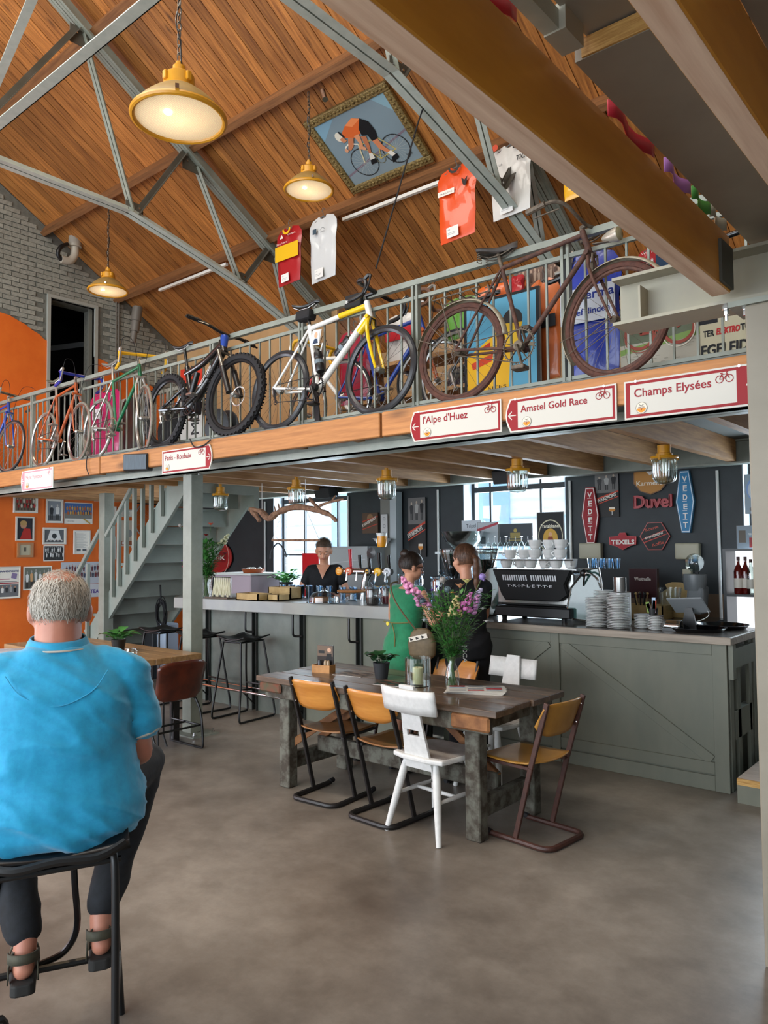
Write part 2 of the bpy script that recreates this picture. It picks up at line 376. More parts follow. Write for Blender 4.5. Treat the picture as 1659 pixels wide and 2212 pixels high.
gpoly([(D1, 0), (7.35, 0)] + OB2[::-1] + [(D1, 4.5)], -.012, .012, ORANGE, 'orange_plaster')
gpoly([(D0, 0), (D1, 0), (D1, 2.5), (D0, 2.5)], -.012, .012, ORANGE, 'orange_plaster')
def obz(y):
    L_ = OB + OB2
    for (a, b_), (c, d_) in zip(L_, L_[1:]):
        if a <= y <= c: return b_ + (d_ - b_) * (y - a) / max(1e-6, c - a)
    return 4.9
BH, BL = .068, .225; bmeshes = []
for q in range(5):
    b = MB(); rq = random.Random(q); b.box(0, -BL / 2 + .006, -BH / 2 + .005, .014 + .004 * rq.random(), BL / 2 - .006, BH / 2 - .005)
    b.v = [(x_ + (rq.uniform(-.003, .003) if x_ > .001 else 0), y_ + rq.uniform(-.003, .003), z_ + rq.uniform(-.002, .002)) for x_, y_, z_ in b.v]
    me = bpy.data.meshes.new('brick'); me.from_pydata(b.v, [], b.f); me.materials.append(BRICK); bmeshes.append(me)
stuff = MB(); nb = 0; row = 0; z = 4.2
while z < 8.3:
    y = 7.4 - (BL / 2 if row % 2 else 0)
    while y > -1.5:
        bad = y + BL / 2 > D0 - .04 and y - BL / 2 < D1 + .05 and z < DZ + .05
        top = rz(y + BL / 2) if y > RIDGE else rz(RIDGE) - ROOF_S * (RIDGE - y)
        if not bad and z - BH / 2 > obz(y) + .0 and z + BH * .3 < top and y < 7.33:
            if y > 4.32 and nb < 296:
                o = bpy.data.objects.new('brick', bmeshes[R.randrange(5)]); COL.objects.link(o); o.parent = gw; o.location = (-.012, y, z + R.uniform(-.003, .003)); o.rotation_euler = (R.uniform(-.03, .03), 0, R.uniform(-.03, .03)); nb += 1
            else:
                stuff.box(-.012, y - BL / 2 + .006, z - BH / 2 + .005, .004, y + BL / 2 - .006, z + BH / 2 - .005)
        y -= BL
    z += BH; row += 1
stuff.build('brick_courses', BRICK, gw, kind='stuff')
# the dark upper doorway with its pale frame
dr = struct('door_1', 'tall dark open doorway with a pale grey frame high in the brick gable', 'doorway', (-10.5, 0, 0))
b = MB(); b.box(-.06, D0 - .045, 2.57, .03, D0, DZ + .045); b.box(-.06, D1, 2.57, .03, D1 + .045, DZ + .045); b.box(-.06, D0, DZ, .03, D1, DZ + .045); b.build('door_frame', mat('frame_grey', '#9b9c94', rough=.5), dr)
b = MB(); b.box(-.1, D1 - .05, 2.57, -.06, D1, DZ); b.build('door_edge', mat('frame_dark', '#6c6b62'), dr)
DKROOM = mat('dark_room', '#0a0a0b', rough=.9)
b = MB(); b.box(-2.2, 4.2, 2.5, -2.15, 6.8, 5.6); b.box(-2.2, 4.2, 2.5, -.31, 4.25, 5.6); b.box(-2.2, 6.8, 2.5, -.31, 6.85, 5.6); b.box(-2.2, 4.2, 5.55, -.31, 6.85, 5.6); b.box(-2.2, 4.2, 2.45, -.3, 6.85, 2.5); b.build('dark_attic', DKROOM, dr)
b = MB(); b.bar((-1.2, 4.9, 4.55), (-1.2, 6.6, 5.1), .06, .08); b.build('rafter', mat('dim_rafter', '#3a3731'), dr)
# ------------------------------------------------------------------ back wall with three openings
YW = 7.35; wb = struct('wall_back', 'dark charcoal painted wall behind the bar', 'wall')
wins = [(-8.31, -6.86), (-5.03, -3.74), (-2.0, -.6)]; SILL = {0: .95, 1: 1.22, 2: 1.22}; HEAD = 2.5
edges = [-10.5]; b = MB(); xs = -10.5
for i, (a, c) in enumerate(wins):
    b.box(xs, YW, -.1, a - .0, YW + .3, 2.56); b.box(a, YW, -.1, c, YW + .3, SILL[i]); b.box(a, YW, HEAD, c, YW + .3, 2.56); xs = c
b.box(xs, YW, -.1, 3.2, YW + .3, 2.56); b.build('masonry', DARKW, wb)
REV = mat('reveal_white', '#b9c3cc', rough=.6)
b = MB()
for i, (a, c) in enumerate(wins):
    b.box(a, YW, SILL[i], a + .008, YW + .3, HEAD); b.box(c - .008, YW, SILL[i], c, YW + .3, HEAD); b.box(a, YW, SILL[i] - .0, c, YW + .3, SILL[i] + .008); b.box(a, YW, HEAD - .008, c, YW + .3, HEAD)
b.build('reveal', REV, wb)
PANE = glass('window_pane', '#f2f8fc', .06)
WFR = mat('window_frame_black', '#191c1f', rough=.5)
def window(i, name, label, a, c, mull, tr, rails=()):
    w = struct(name, label, 'window', ((a + c) / 2, YW + .2, SILL[i])); x0 = a - (a + c) / 2; x1 = -x0; h = HEAD - SILL[i]; f = .045
    b = MB(); b.box(x0, -.03, 0, x0 + f, .03, h); b.box(x1 - f, -.03, 0, x1, .03, h); b.box(x0, -.03, 0, x1, .03, f); b.box(x0, -.03, h - f, x1, .03, h); b.build('window_frame', WFR, w)
    zt = tr - SILL[i]; b = MB(); b.box(x0 + f, -.035, zt - .03, x1 - f, .035, zt + .03); b.build('transom', WFR, w)
    ms = [m_ - (a + c) / 2 for m_ in mull]
    for m_ in ms:
        b = MB(); b.box(m_ - .012, -.02, f, m_ + .012, .02, h - f); b.build('mullion', WFR, w)
    for r_ in rails:
        b = MB(); b.box(x0 + f, -.018, r_ - SILL[i] - .01, x1 - f, .018, r_ - SILL[i] + .01); b.build('glazing_bar', WFR, w)
    cuts = [x0 + f] + ms + [x1 - f]; zs = [f] + sorted([r_ - SILL[i] for r_ in rails] + [zt]) + [h - f]
    for p, q in zip(cuts, cuts[1:]):
        for s_, t_ in zip(zs, zs[1:]):
            b = MB(); b.box(p + .006, -.003, s_ + .006, q - .006, .003, t_ - .006); b.build('pane', PANE, w)
    return w
window(0, 'window_1', 'tall bright black-framed window behind the bartender and the hanging branch', -8.31, -6.86, (-7.86, -7.21), 2.32, (1.56,))
window(1, 'window_2', 'wide bright black-framed window behind the espresso machine', -5.03, -3.74, (-4.78, -4.13), 2.31, ())
window(2, 'window_3', 'bright window at the far right above the bottle shelf', -2.0, -.6, (-1.3,), 2.24, ())
# pale facade across the yard that fills the windows with light
ex = struct('yard_building', 'pale building seen out of focus through the windows', 'building', (0, 13, 0))
b = MB(); b.box(-22, 0, -.3, 8, .4, 6); b.build('facade', mat('pale_facade', '#f2f6f8', '#dce9f1', rough=.8, scale=2, stretch=(.3, 1, 6), emit='#dff0fa', es=0.0), ex)
for wx in (-15.5, -12.6, -8.8, -6.6, -3.4):
    b = MB(); b.box(wx, -.05, 1.2, wx + 1.0, .0, 3.6); b.build('window', mat('facade_window', '#9fc0dd', rough=.2), ex)
for k in range(9):
    b = MB(); b.box(-22, -.02, .4 + k * .6, 8, .0, .43 + k * .6); b.build('ledge', mat('facade_ledge', '#c3d8e6'), ex)
b = MB(); b.box(-30, YW + .3, -.35, 15, 40, -.15); o = b.build('yard_ground', mat('yard', '#b7b2a8', '#a7a39a', rough=.9, scale=3)); tag(o, 'pale paved yard outside the back windows', 'ground', kind='structure')
# knee wall of plywood on the mezzanine under the roof
kw = MB(); kw.box(-10.48, 7.22, 2.57, -6.9, 7.26, rz(7.24) - .02); kw.box(-6.94, 7.26, 2.57, -6.9, 8.1, rz(8.1)); kw.box(-6.9, 8.06, 2.57, 2.6, 8.1, rz(8.1)); o = kw.build('wall_knee', mat('pale_ply', '#b08a5c', '#bd976a', rough=.6, scale=2.5, stretch=(1, 1, .3))); tag(o, 'low pale plywood knee wall behind the mezzanine railing', 'wall', kind='structure')
# right wall far off to the side
b = MB(); b.box(3.0, -6, -.1, 3.2, 7.6, 8); o = b.build('wall_right', mat('plain_wall', '#8a8a84')); tag(o, 'plain grey wall to the right of the frame', 'wall', kind='structure')
# white conduits standing on the back wall
for px_, lab in ((-8.47, 'left of the tall window'), (-6.83, 'between the tall window and the small poster'), (-5.38, 'right of the tall bike poster'), (-3.68, 'beside the red diamond sign'), (-2.21, 'right of the blue diamond sign')):
    b = MB(); b.tube([(0, 0, .9), (0, 0, 2.33)], .014, 8); o = b.build('wall_pipe', WHITE, smooth=True, loc=(px_, YW - .02, 0)); tag(o, 'thin white vertical pipe on the dark wall, ' + lab, 'pipe')

# ================================================================== mezzanine
mz = struct('mezzanine', 'long timber mezzanine floor carried on a grey steel frame above the bar', 'mezzanine')
DECKG = mat('deck_grey', '#565b57', '#5f635e', rough=.6, scale=2)
for (a, c, y0, y1) in ((-10.48, -8.95, 3.89, 7.3), (-8.95, -7.2, 3.89, 4.95), (-8.95, -7.2, 6.1, 7.3), (-7.2, 2.6, 3.89, 8.1)):
    b = MB(); b.box(a, y0, 2.54, c, y1, 2.565); b.build('deck_panel', DECKG, mz)
xj = -1.355
js = []
while xj > -10.4: js.append(xj); xj -= .591
js = [.418, -.173, -.764] + js
for xj in js:
    b = MB(); y2 = 6.86 if not (-8.95 < xj < -7.3) else 4.95
    b.box(xj - .035, 4.28, 2.355, xj + .035, y2, 2.538); b.build('joist', TIMBER, mz)
    b = MB(); b.box(xj - .035, 3.905, 2.42, xj + .035, 4.14, 2.538); b.build('joist_end', TIMBER, mz)
for (a, c) in ((-10.48, -6.86), (-6.84, -3.30), (-3.28, 2.6)):
    b = MB(); b.box(a, 3.85, 2.385, c, 3.90, 2.548); b.build('fascia_board', TIMBER_X, mz, bevel=.006)
for (y0, y1, z0, z1, yw) in ((4.14, 4.29, 2.335, 2.54, 4.20), (6.85, 7.0, 2.335, 2.54, 6.925)):
    b = MB(); b.box(-10.48, y0, z0, 2.6, y1, z0 + .014); b.box(-10.48, y0, z1 - .012, 2.6, y1, z1 - .001); b.box(-10.48, yw, z0, 2.6, yw + .012, z1 - .002)
    if y0 < 5: b.box(-10.48, 4.14, z0, 2.6, 4.15, z0 + .065)
    b.build('steel_beam', STEEL_L if y0 < 5 else STEEL, mz)
for xc in (-3.29, -6.85):
    b = MB(); b.box(xc - .05, 3.905, 2.405, xc + .05, 4.14, 2.416); b.box(xc - .005, 3.905, 2.41, xc + .005, 4.14, 2.53); b.build('cross_beam', STEEL_L, mz)
# posts
def post(loc, w, label, z1=2.33, plate=True):
    t = thing('steel_post', label, 'post', loc, group=None, kind='structure'); b = MB(); b.box(-w / 2, -w / 2, .012, w / 2, w / 2, z1); b.build('shaft', STEEL, t, bevel=.006, seg=2)
    if plate:
        b = MB(); b.box(-.21, -.14, 0, .21, .14, .012); b.build('base_plate', STEEL, t)
        for x_, y_ in ((-.17, -.1), (.17, -.1), (-.17, .1), (.17, .1)):
            b = MB(); b.lathe([(.017, .012), (.017, .024), (.009, .024), (.009, .045)], 6, Matrix.Translation((x_, y_, 0))); b.build('bolt', CHROME, t)
        for x_ in (-.1, .1):
            b = MB(); b.lathe([(.014, z1 - .012), (.014, z1 + .004)], 6, Matrix.Translation((x_, 0, 0))); b.build('bolt', CHROME, t)
    return t
post((-5.86, 4.215, 0), .13, 'square grey steel post in front of the bar stools under the mezzanine')
post((-8.72, 5.0, 0), .13, 'square grey post at the foot of the stair, behind the man', 2.35, False)
# near right post with the heavy I-beam
t = thing('corner_post', 'broad grey steel post cutting off the right edge of the picture', 'post', (-.77, 3.4, 0), kind='structure')
b = MB(); b.box(-.1, -.1, 0, .1, .1, 2.62); b.build('shaft', mat('putty_steel', '#837c6c', '#8c8575', rough=.5, scale=3), t, bevel=.008, seg=2)
b = MB(); b.box(-.16, -.11, 2.62, .16, .11, 2.643); b.build('head_plate', STEEL, t)
t = thing('steel_i_beam', 'short stub of heavy grey steel I-beam over the mezzanine at upper right', 'beam', (-1.43, 3.4, 2.645), kind='structure')
PST = mat('putty_steel2', '#8d8a7c', '#96937f', rough=.45, scale=4)
b = MB(); b.box(0, -.1, 0, 3.4, .1, .014); b.build('lower_flange', PST, t); b = MB(); b.box(0, -.1, .205, 3.4, .1, .219); b.build('upper_flange', PST, t); b = MB(); b.box(0, -.006, .013, 3.4, .006, .206); b.build('web', PST, t)
b = MB(); b.box(.12, -.098, .015, .13, -.006, .16); b.build('stiffener', PST, t)
for i, (x_, y_) in enumerate(((.47, -.03), (.55, -.06))):
    b = MB(); T = Matrix.Translation((x_, y_, 0)); b.lathe([(.02, 0), (.02, -.006), (.0125, -.006), (.0125, -.012), (.0125, -.03), (.007, -.03), (.007, -.055)][::-1], 6, T); b.build('bolt', CHROME, t)
# deck above the camera
ud = struct('upper_deck', 'floor overhead at the right, thick varnished beams under grey ply panels', 'ceiling deck')
BIGB = mat('varnished_beam', '#b87a20', '#d99a38', rough=.42, scale=2.2, stretch=(8, .6, 3), contrast=.15, coat=.2, bump=.05)
BIGU = mat('beam_underside', '#cfa98c', '#ecceb2', rough=.6, scale=5, stretch=(7, .35, 7), contrast=.3, bump=.15)
def bigbeam(x0, x1, z0, z1, y0, y1):
    b = MB(); b.box(x0, y0, z0 + .002, x1, y1, z1); o = b.build('main_beam', BIGB, ud, bevel=.004); b = MB(); b.box(x0 + .004, y0, z0, x1 - .004, y1, z0 + .003); b.build('beam_soffit', BIGU, o)
bigbeam(-.995, -.917, 2.68, 2.915, -1.5, 3.29); bigbeam(-.56, -.485, 2.69, 2.93, -1.5, 3.29); bigbeam(-.12, -.045, 2.69, 2.93, -1.5, 3.29)
for x0 in (-.887, -.485): 
    b = MB(); b.box(x0, 1.845, 2.93, x0 + (.327 if x0 < -.8 else 3), 3.52, 2.985); b.build('ply_panel', [PLYG], ud)
b = MB(); b.box(-.865, 1.838, 2.932, 2.4, 1.8445, 2.983); b.build('ply_edge', PLYE, ud)
b = MB(); b.box(-.855, -2, 2.99, 2.4, 1.95, 3.02); b.build('ply_panel', PLYG, ud)
b = MB(); b.box(-.90, -1.5, 2.935, -.858, 1.70, 2.985); b.build('steel_channel', STEEL_L, ud)
b = MB(); b.box(-.90, 1.70, 2.93, -.84, 1.80, 3.0); b.build('bracket', mat('offwhite_bracket', '#a5a394'), ud)
b = MB(); b.box(-.93, 3.14, 2.69, -.905, 3.29, 2.86); b.build('angle_plate', mat('dark_plate', '#3d3e37'), ud)

# railing
rail = thing('railing', 'grey steel railing along the mezzanine edge behind the parked bikes', 'railing', (0, 4.1, 2.565))
b = MB(); b.box(-10.4, -.02, .872, 2.4, .02, .912); b.build('top_rail', STEEL, rail); b = MB(); b.box(-10.4, -.012, .775, 2.4, .012, .80); b.build('mid_rail', STEEL, rail); b = MB(); b.box(-10.4, -.012, .05, 2.4, .012, .072); b.build('bottom_rail', STEEL, rail)
ps = [-2.055 - 1.12 * i for i in range(-2, 8)]
bal = MB(); bal.box(-.006, -.006, .072, .006, .006, .775); bmesh_ = bpy.data.meshes.new('baluster'); bmesh_.from_pydata(bal.v, [], bal.f); bmesh_.materials.append(STEEL)
for xp in ps:
    for d in (-.027, .01):
        b = MB(); b.box(xp + d, -.02, 0, xp + d + .018, .02, .875); b.build('rail_post', STEEL, rail)
    for k in range(1, 9):
        xb = xp - 1.12 * k / 9 - .004
        if xb < -10.4: continue
        o = bpy.data.objects.new('baluster', bmesh_); COL.objects.link(o); o.parent = rail; o.location = (xb, 0, 0)
r2 = thing('stair_well_railing', 'grey railing around the stair opening up on the mezzanine, left', 'railing', (0, 5.0, 2.565))
b = MB(); b.box(-9.0, -.02, .86, -7.1, .02, .9); b.build('top_rail', STEEL, r2); b = MB(); b.box(-9.0, -.01, .05, -7.1, .01, .07); b.build('bottom_rail', STEEL, r2)
for i in range(4):
    b = MB(); b.box(-9.0 + i * .62, -.02, 0, -8.96 + i * .62, .02, .86); b.build('rail_post', STEEL, r2)
for i in range(15):
    b = MB(); xx = -8.9 + i * .122; b.box(xx, -.02, .07, xx + .04 * (i % 3 == 0) + .012, .0, .86); b.build('baluster', STEEL, r2)

# ------------------------------------------------------------------ roof trusses
GUS = mat('truss_dark', '#4c493e', '#57534a', rough=.5, scale=5)
def angle_bar(b, p0, p1, w=.06, t=.006, gap=.012):
    "a pair of back-to-back steel angles with a gap between them"
    p0 = Vector(p0); p1 = Vector(p1); d = (p1 - p0).normalized(); nz = Vector((1, 0, 0)).cross(d).normalized()
    if nz.z < 0: nz = -nz
    for s_ in (-1, 1):
        o = Vector((s_ * (gap / 2 + w / 2), 0, 0)); b.bar(p0 + o, p1 + o, w, t, nz) ; o2 = Vector((s_ * (gap / 2 + t / 2), 0, 0)) + nz * (w / 2); b.bar(p0 + o2, p1 + o2, t, w, nz)
def truss(X, label):
    t = thing('roof_truss', label, 'truss', (X, 0, 0), kind='structure'); 
    b = MB(); p0 = Vector((0, RIDGE, rz(RIDGE, .24))); p1 = Vector((0, 7.3, rz(7.3, .24))); d = (p1 - p0).normalized(); nz = Vector((1, 0, 0)).cross(d); nz = nz if nz.z > 0 else -nz
    for s_ in (-1, 1): b.bar(p0 + Vector((s_ * .04, 0, 0)) + nz * .05, p1 + Vector((s_ * .04, 0, 0)) + nz * .05, .008, .12, nz); b.bar(p0 + Vector((s_ * .04, 0, 0)), p1 + Vector((s_ * .04, 0, 0)), .07, .008, nz)
    b.build('top_chord', STEEL, t)
    pts = [(-4, 5.17), (3.0, 5.17), (4.25, 5.14), (4.75, 5.02), (5.75, 4.76), (6.47, 4.47), (7.3, 4.1)]
    b = MB()
    for (y0, z0), (y1, z1) in zip(pts, pts[1:]): angle_bar(b, (0, y0, z0), (0, y1, z1), .065, .007, .014)
    b.build('bottom_chord', STEEL_L, t)
    def top(y): return (0, y, rz(y, .26))
    for a, c, m_ in ((top(3.74), (0, 4.3, 5.16), STEEL), ((0, 4.36, 5.14), top(4.95), GUS), (top(5.1), (0, 5.7, 4.82), STEEL), ((0, 5.78, 4.8), top(6.15), GUS), (top(3.7), (0, 2.65, 5.2), GUS), (top(6.25), (0, 6.5, 4.5), STEEL)):
        b = MB(); angle_bar(b, a, c, .04 if m_ is STEEL else .05, .006, .012); b.build('web_strut', m_, t)
    for (y, z_, s_) in ((4.33, 5.2, .1), (5.74, 4.85, .09), (3.74, rz(3.74, .3), .13), (5.03, rz(5.03, .3), .11), (6.18, rz(6.18, .3), .1)):
        b = MB(); b.box(-.005, y - s_, z_ - s_ * .7, .005, y + s_, z_ + s_ * .7); g = b.build('gusset_plate', GUS, t)
        for k in (-.5, .5):
            b = MB(); b.lathe([(.012, 0), (.012, .012)], 6, Matrix.Translation((.005, y + k * s_, z_ + .02)) @ Matrix.Rotation(pi / 2, 4, 'Y')); b.build('bolt', CHROME, g)
    return t
truss(-7.05, 'grey steel roof truss nearer the brick gable, behind the big lamp')
truss(-3.5, 'grey steel roof truss passing close behind the big timber beam')
t = thing('tie_bar', 'long pale steel tie running across under the roof at upper left', 'beam', (0, 2.65, 5.12), kind='structure')
b = MB(); b.box(-10.4, -.045, 0, 2.5, .045, .008); b.box(-10.4, .037, 0, 2.5, .045, .09); b.build('angle', STEEL_L, t)
t = thing('brace_bar', 'short pale drilled steel brace crossing the top left corner', 'beam', (0, 0, 0), kind='structure')
b = MB(); b.bar((-5.9, 2.43, 5.15), (-4.3, 2.08, 5.15), .06, .008); b.build('strip', STEEL_L, t)
# waste pipes by the gable
PIPEG = mat('pipe_grey', '#6c665e', rough=.45)
t = thing('vent_pipe', 'beige drain bend with a dark hose clamped at the brick gable near the purlin', 'pipe', (-10.25, 5.3, 5.9))
b = MB(); b.tube([(0, .06, .25), (0, .06, .05)], [.085, .09], 14); b.build('collar', mat('pipe_beige', '#b3aa9b', rough=.4), t, smooth=True)
b = MB(); b.tube(bez([(0, .06, .05), (0, .05, -.08), (0, -.02, -.17), (0, -.14, -.18)]), .055, 12); b.build('bend', mat('pipe_beige', '#b3aa9b'), t, smooth=True)
b = MB(); b.tube(bez([(.02, -.06, .05), (.03, -.16, -.02), (.02, -.2, -.12), (0, -.14, -.19)]), .03, 10); b.build('hose', BLACK, t, smooth=True)
t = thing('drain_stub', 'grey stepped pipe stub hanging below the lower purlin', 'pipe', (-10.2, 6.33, 5.2))
b = MB(); b.tube([(0, 0, .1), (0, -.03, -.12)], .075, 14); b.tube([(0, -.02, -.05), (0, -.05, -.28)], .065, 14); b.build('sleeve', PIPEG, t, smooth=True); b = MB(); b.tube([(0, -.05, -.25), (0, -.08, -.45)], .045, 12); b.build('spigot', PIPEG, t, smooth=True)
t = thing('conduit_pair', 'pair of thin grey conduits running down the brick gable', 'pipe', (-10.46, 6.13, 0)); b = MB(); b.tube([(0, 0, 2.6), (0, 0, 5.5)], .012, 8); b.tube([(0, .04, 2.6), (0, .04, 5.5)], .012, 8); b.build('tube', PIPEG, t)
# ================================================================== bicycles
RUB = mat('tyre_black', '#17171a', rough=.75); RIMS = mat('rim_silver', '#a9a9a6', rough=.3, metal=.9); RIMB = mat('rim_black', '#1a1a1c', rough=.3)
SPK = mat('spoke', '#9b9b98', rough=.3, metal=.8); SPKB = mat('spoke_black', '#2a2a2c', rough=.35); ALU = mat('aluminium', '#b4b4b0', rough=.3, metal=.9)
RUST = mat('rusty_frame', '#3f2820', '#5c3b2e', rough=.75, scale=25, bump=.3); RUSTT = mat('rusty_tyre', '#43261d', '#583428', rough=.8, scale=30, bump=.2); GRIME = mat('grimy_metal', '#4e443a', '#6f6455', rough=.6, metal=.3, scale=40)
FEND = mat('old_fender', '#a39b88', '#8b8069', rough=.55, scale=20); LEATHER = mat('old_leather', '#2b2420', '#3b322b', rough=.55, scale=20, bump=.2)
def wheel(par, name, cx, r, tw, tire, rim, spk, nsp, T, rimh=.02, hubm=None, knob=False):
    m = MB(); pts = [(cx + (r - tw) * cos(2 * pi * i / 44), 0, r + (r - tw) * sin(2 * pi * i / 44)) for i in range(44)]
    m.tube([T @ Vector(p) for p in pts], tw, 8, closed=True)
    if knob:
        for i in range(88):
            a = 2 * pi * i / 88
            for y in (-.5, .5) if i % 2 else (0, .85, -.85):
                c = Vector((cx + (r - .002) * cos(a), y * tw, r + (r - .002 - abs(y) * tw * .35) * sin(a))); c.x = cx + (r - .001 - abs(y) * tw * .35) * cos(a)
                m.cbox(T @ c, .013, .013, .009, (T.to_3x3() @ Matrix.Rotation(-a + pi / 2, 3, 'Y')))
    w = m.build(name, tire, par, smooth=True)
    m = MB(); rr = r - 2 * tw - rimh / 2 + .004; pts = [(cx + rr * cos(2 * pi * i / 44), 0, r + rr * sin(2 * pi * i / 44)) for i in range(44)]
    m.tube([T @ Vector(p) for p in pts], rimh / 2 + .004, 6, closed=True); m.build('rim', rim, w, smooth=True)
    m = MB()
    for i in range(nsp):
        a = 2 * pi * i / nsp; h = .02 if i % 2 else -.02; a2 = a + (.5 if (i // 2) % 2 else -.5)
        m.tube([T @ Vector((cx + .02 * cos(a2), h, r + .02 * sin(a2))), T @ Vector((cx + rr * cos(a), 0, r + rr * sin(a)))], .0011, 3, cap=False)
    m.build('spokes', spk, w)
    m = MB(); m.tube([T @ Vector((cx, -.045, r)), T @ Vector((cx, -.03, r)), T @ Vector((cx, .03, r)), T @ Vector((cx, .045, r))], [.008, .022, .022, .008], 10); m.build('hub', hubm or ALU, w, smooth=True)
    return w
def bicycle(name, label, loc, yaw, lean, C, steer=0., kind='road', r=.335, tw=.012, wb=(-.41, .575), group='bicycles leaning along the mezzanine railing', bare=False):
    "C: colours - frame, frame2, fork, tape, tire, rim, spoke, parts"
    t = thing(name, label, 'bicycle', loc, 0, group); t.rotation_euler = (-lean, 0, yaw); t.rotation_mode = 'XYZ'
    I = Matrix.Identity(4); g = lambda k, d=None: C.get(k, d)
    parts = g('parts', BLACK); rx, fx = wb; bb = Vector((0, 0, .275 if kind != 'mtb' else .33)); ht = Vector((fx - .175, 0, .86)) if kind != 'old' else Vector((fx - .21, 0, .9)); hb = ht + Vector((.045, 0, -.13)) if kind != 'old' else ht + Vector((.05, 0, -.15))
    st = Vector((-.155, 0, .80)) if kind != 'mtb' else Vector((-.16, 0, .72))
    if kind == 'mtb': ht = Vector((fx - .25, 0, .86)); hb = ht + Vector((.045, 0, -.11))
    if kind == 'old': st = Vector((-.17, 0, .84))
    ax = (ht - hb).normalized(); S = Matrix.Translation(hb) @ Matrix.Rotation(steer, 4, ax) @ Matrix.Translation(-hb)
    rw = wheel(t, 'rear_wheel', rx, r, tw, g('tire', RUB), g('rim', RIMS), g('spoke', SPK), 24, I, g('rimh', .018), g('hub'), knob=kind == 'mtb')
    fw = wheel(t, 'front_wheel', fx, r, tw, g('tire', RUB), g('rim', RIMS), g('spoke', SPK), 24, S, g('rimh', .018), g('hub'), knob=kind == 'mtb')
    k = .014 if kind == 'old' else g('tube', .017); fr = MB()
    ra = Vector((rx, 0, r))
    fr.tube([bb, st], k * .95, 10); fr.tube([hb + ax * .0, ht], k * 1.25, 10); fr.tube([hb + ax * .03, bb], k * g('down', 1.15), 10)
    tt0 = st - (st - bb).normalized() * .03
    if kind == 'mtb': fr.tube(bez([hb + ax * .09, (ht + st) / 2 + Vector((.02, 0, -.07)), st - Vector((0, 0, .06))], 5), k * 1.1, 10)
    else: fr.tube([tt0, ht - ax * .025], k, 10)
    fr.tube([bb - Vector((0, .035, 0)), bb + Vector((0, .035, 0))], .024, 10)
    o = fr.build('frame', g('frame'), t, smooth=True)
    fr2 = MB()
    for s in (-1, 1):
        fr2.tube([bb + Vector((-.02, s * .02, 0)), ra + Vector((0, s * .06, 0))], g('stay', .008) * 1.1, 8); fr2.tube([tt0 + Vector((0, s * .012, -.01 if kind != 'mtb' else -.16)), ra + Vector((0, s * .06, 0))], g('stay', .008), 8)
    fr2.build('rear_stays', g('frame2', g('frame')), o, smooth=True)
    fk = MB()
    for s in (-1, 1):
        if kind == 'mtb':
            fk.tube([S @ (hb + Vector((.0, s * .062, .0))), S @ (hb + (Vector((fx, 0, r)) - hb) * .5 + Vector((0, s * .062, 0)))], .017, 10)
        else: fk.tube([S @ p for p in bez([hb + Vector((0, s * .02, -.01)), hb + Vector((.02, s * .045, -.1)), hb + (Vector((fx, 0, r)) - hb) * .6 + Vector((-.012, s * .05, 0)), Vector((fx, s * .05, r))], 4)], [g('forkr', .012) * (1 - .45 * i / 12) for i in range(13)], 8)
    fk.tube([S @ (hb + Vector((0, -.045, 0))), S @ (hb + Vector((0, .045, 0)))], .016, 8)
    fo = fk.build('fork', g('fork', g('frame')), t, smooth=True)
    if kind == 'mtb':
        m = MB()
        for s in (-1, 1): m.tube([S @ (hb + (Vector((fx, 0, r)) - hb) * .4 + Vector((0, s * .062, 0))), S @ Vector((fx, s * .062, r))], .024, 10)
        m.build('fork_lower', BLACK, fo, smooth=True)
        for nm, X_, TT in (('brake_disc', fx, S), ('brake_disc', rx, I)):
            m = MB(); m.tube([TT @ Vector((X_ + .08 * cos(a * pi / 12), .035, r + .08 * sin(a * pi / 12))) for a in range(24)], .007, 4, closed=True, flat=.3); m.build(nm, ALU, t)
        m = MB(); m.tube([bb + Vector((-.05, 0, .12)), (st + bb) / 2 + Vector((.1, 0, .12))], .022, 8); m.tube([bb + Vector((-.05, 0, .12)), (st + bb) / 2 + Vector((.1, 0, .12))], [.03, .026], 12); m.build('rear_shock', BLACK, t, smooth=True)
        m = MB(); m.tube([bb + Vector((.0, -.02, 0)), bb + (hb - bb) * .55], [.055, .036], 10); m.cbox(bb + Vector((.02, 0, -.01)), .16, .07, .12); m.build('motor', g('frame'), t, bevel=.01, seg=2)
    if not bare:
        sp = MB(); sd = (st - bb).normalized(); sh = g('saddle_h', .14); sp.tube([st - sd * .03, st + sd * (sh + .02)], .0135, 10); sp.build('seatpost', g('post', parts), t, smooth=True)
    sc_ = st + (st - bb).normalized() * (g('saddle_h', .14) + .03)
    def sad(u, v):
        a = 2 * pi * u; xx = .14 - .27 * v; w = .018 + .055 * max(0, (v - .35) / .65) ** 1.3 if kind != 'old' else .02 + .085 * max(0, (v - .3) / .7) ** 1.2
        w *= sqrt(max(0, 1 - (2 * abs(v - .5)) ** 8)) + .05; h = .02 if kind != 'old' else .03
        return sc_ + Vector((xx, w * cos(a), (.012 * cos(pi * (v - .1) * 2) if kind != 'old' else .015 * abs(v - .5) * 2) + h * .7 * sin(a) * (1 if sin(a) > 0 else 1.4 * (.3 + abs(cos(a))))))
    m = MB(); m.grid(sad, 16, 14, True); sd_ = m.build('saddle', g('saddle', BLACK), t, smooth=True)
    m = MB()
    for s in (-1, 1): m.tube([sc_ + Vector((.1, s * .012, -.01)), sc_ + Vector((.04, s * .022, -.035)), sc_ + Vector((-.05, s * .022, -.035)), sc_ + Vector((-.11, s * .035, -.01))], .0035, 6)
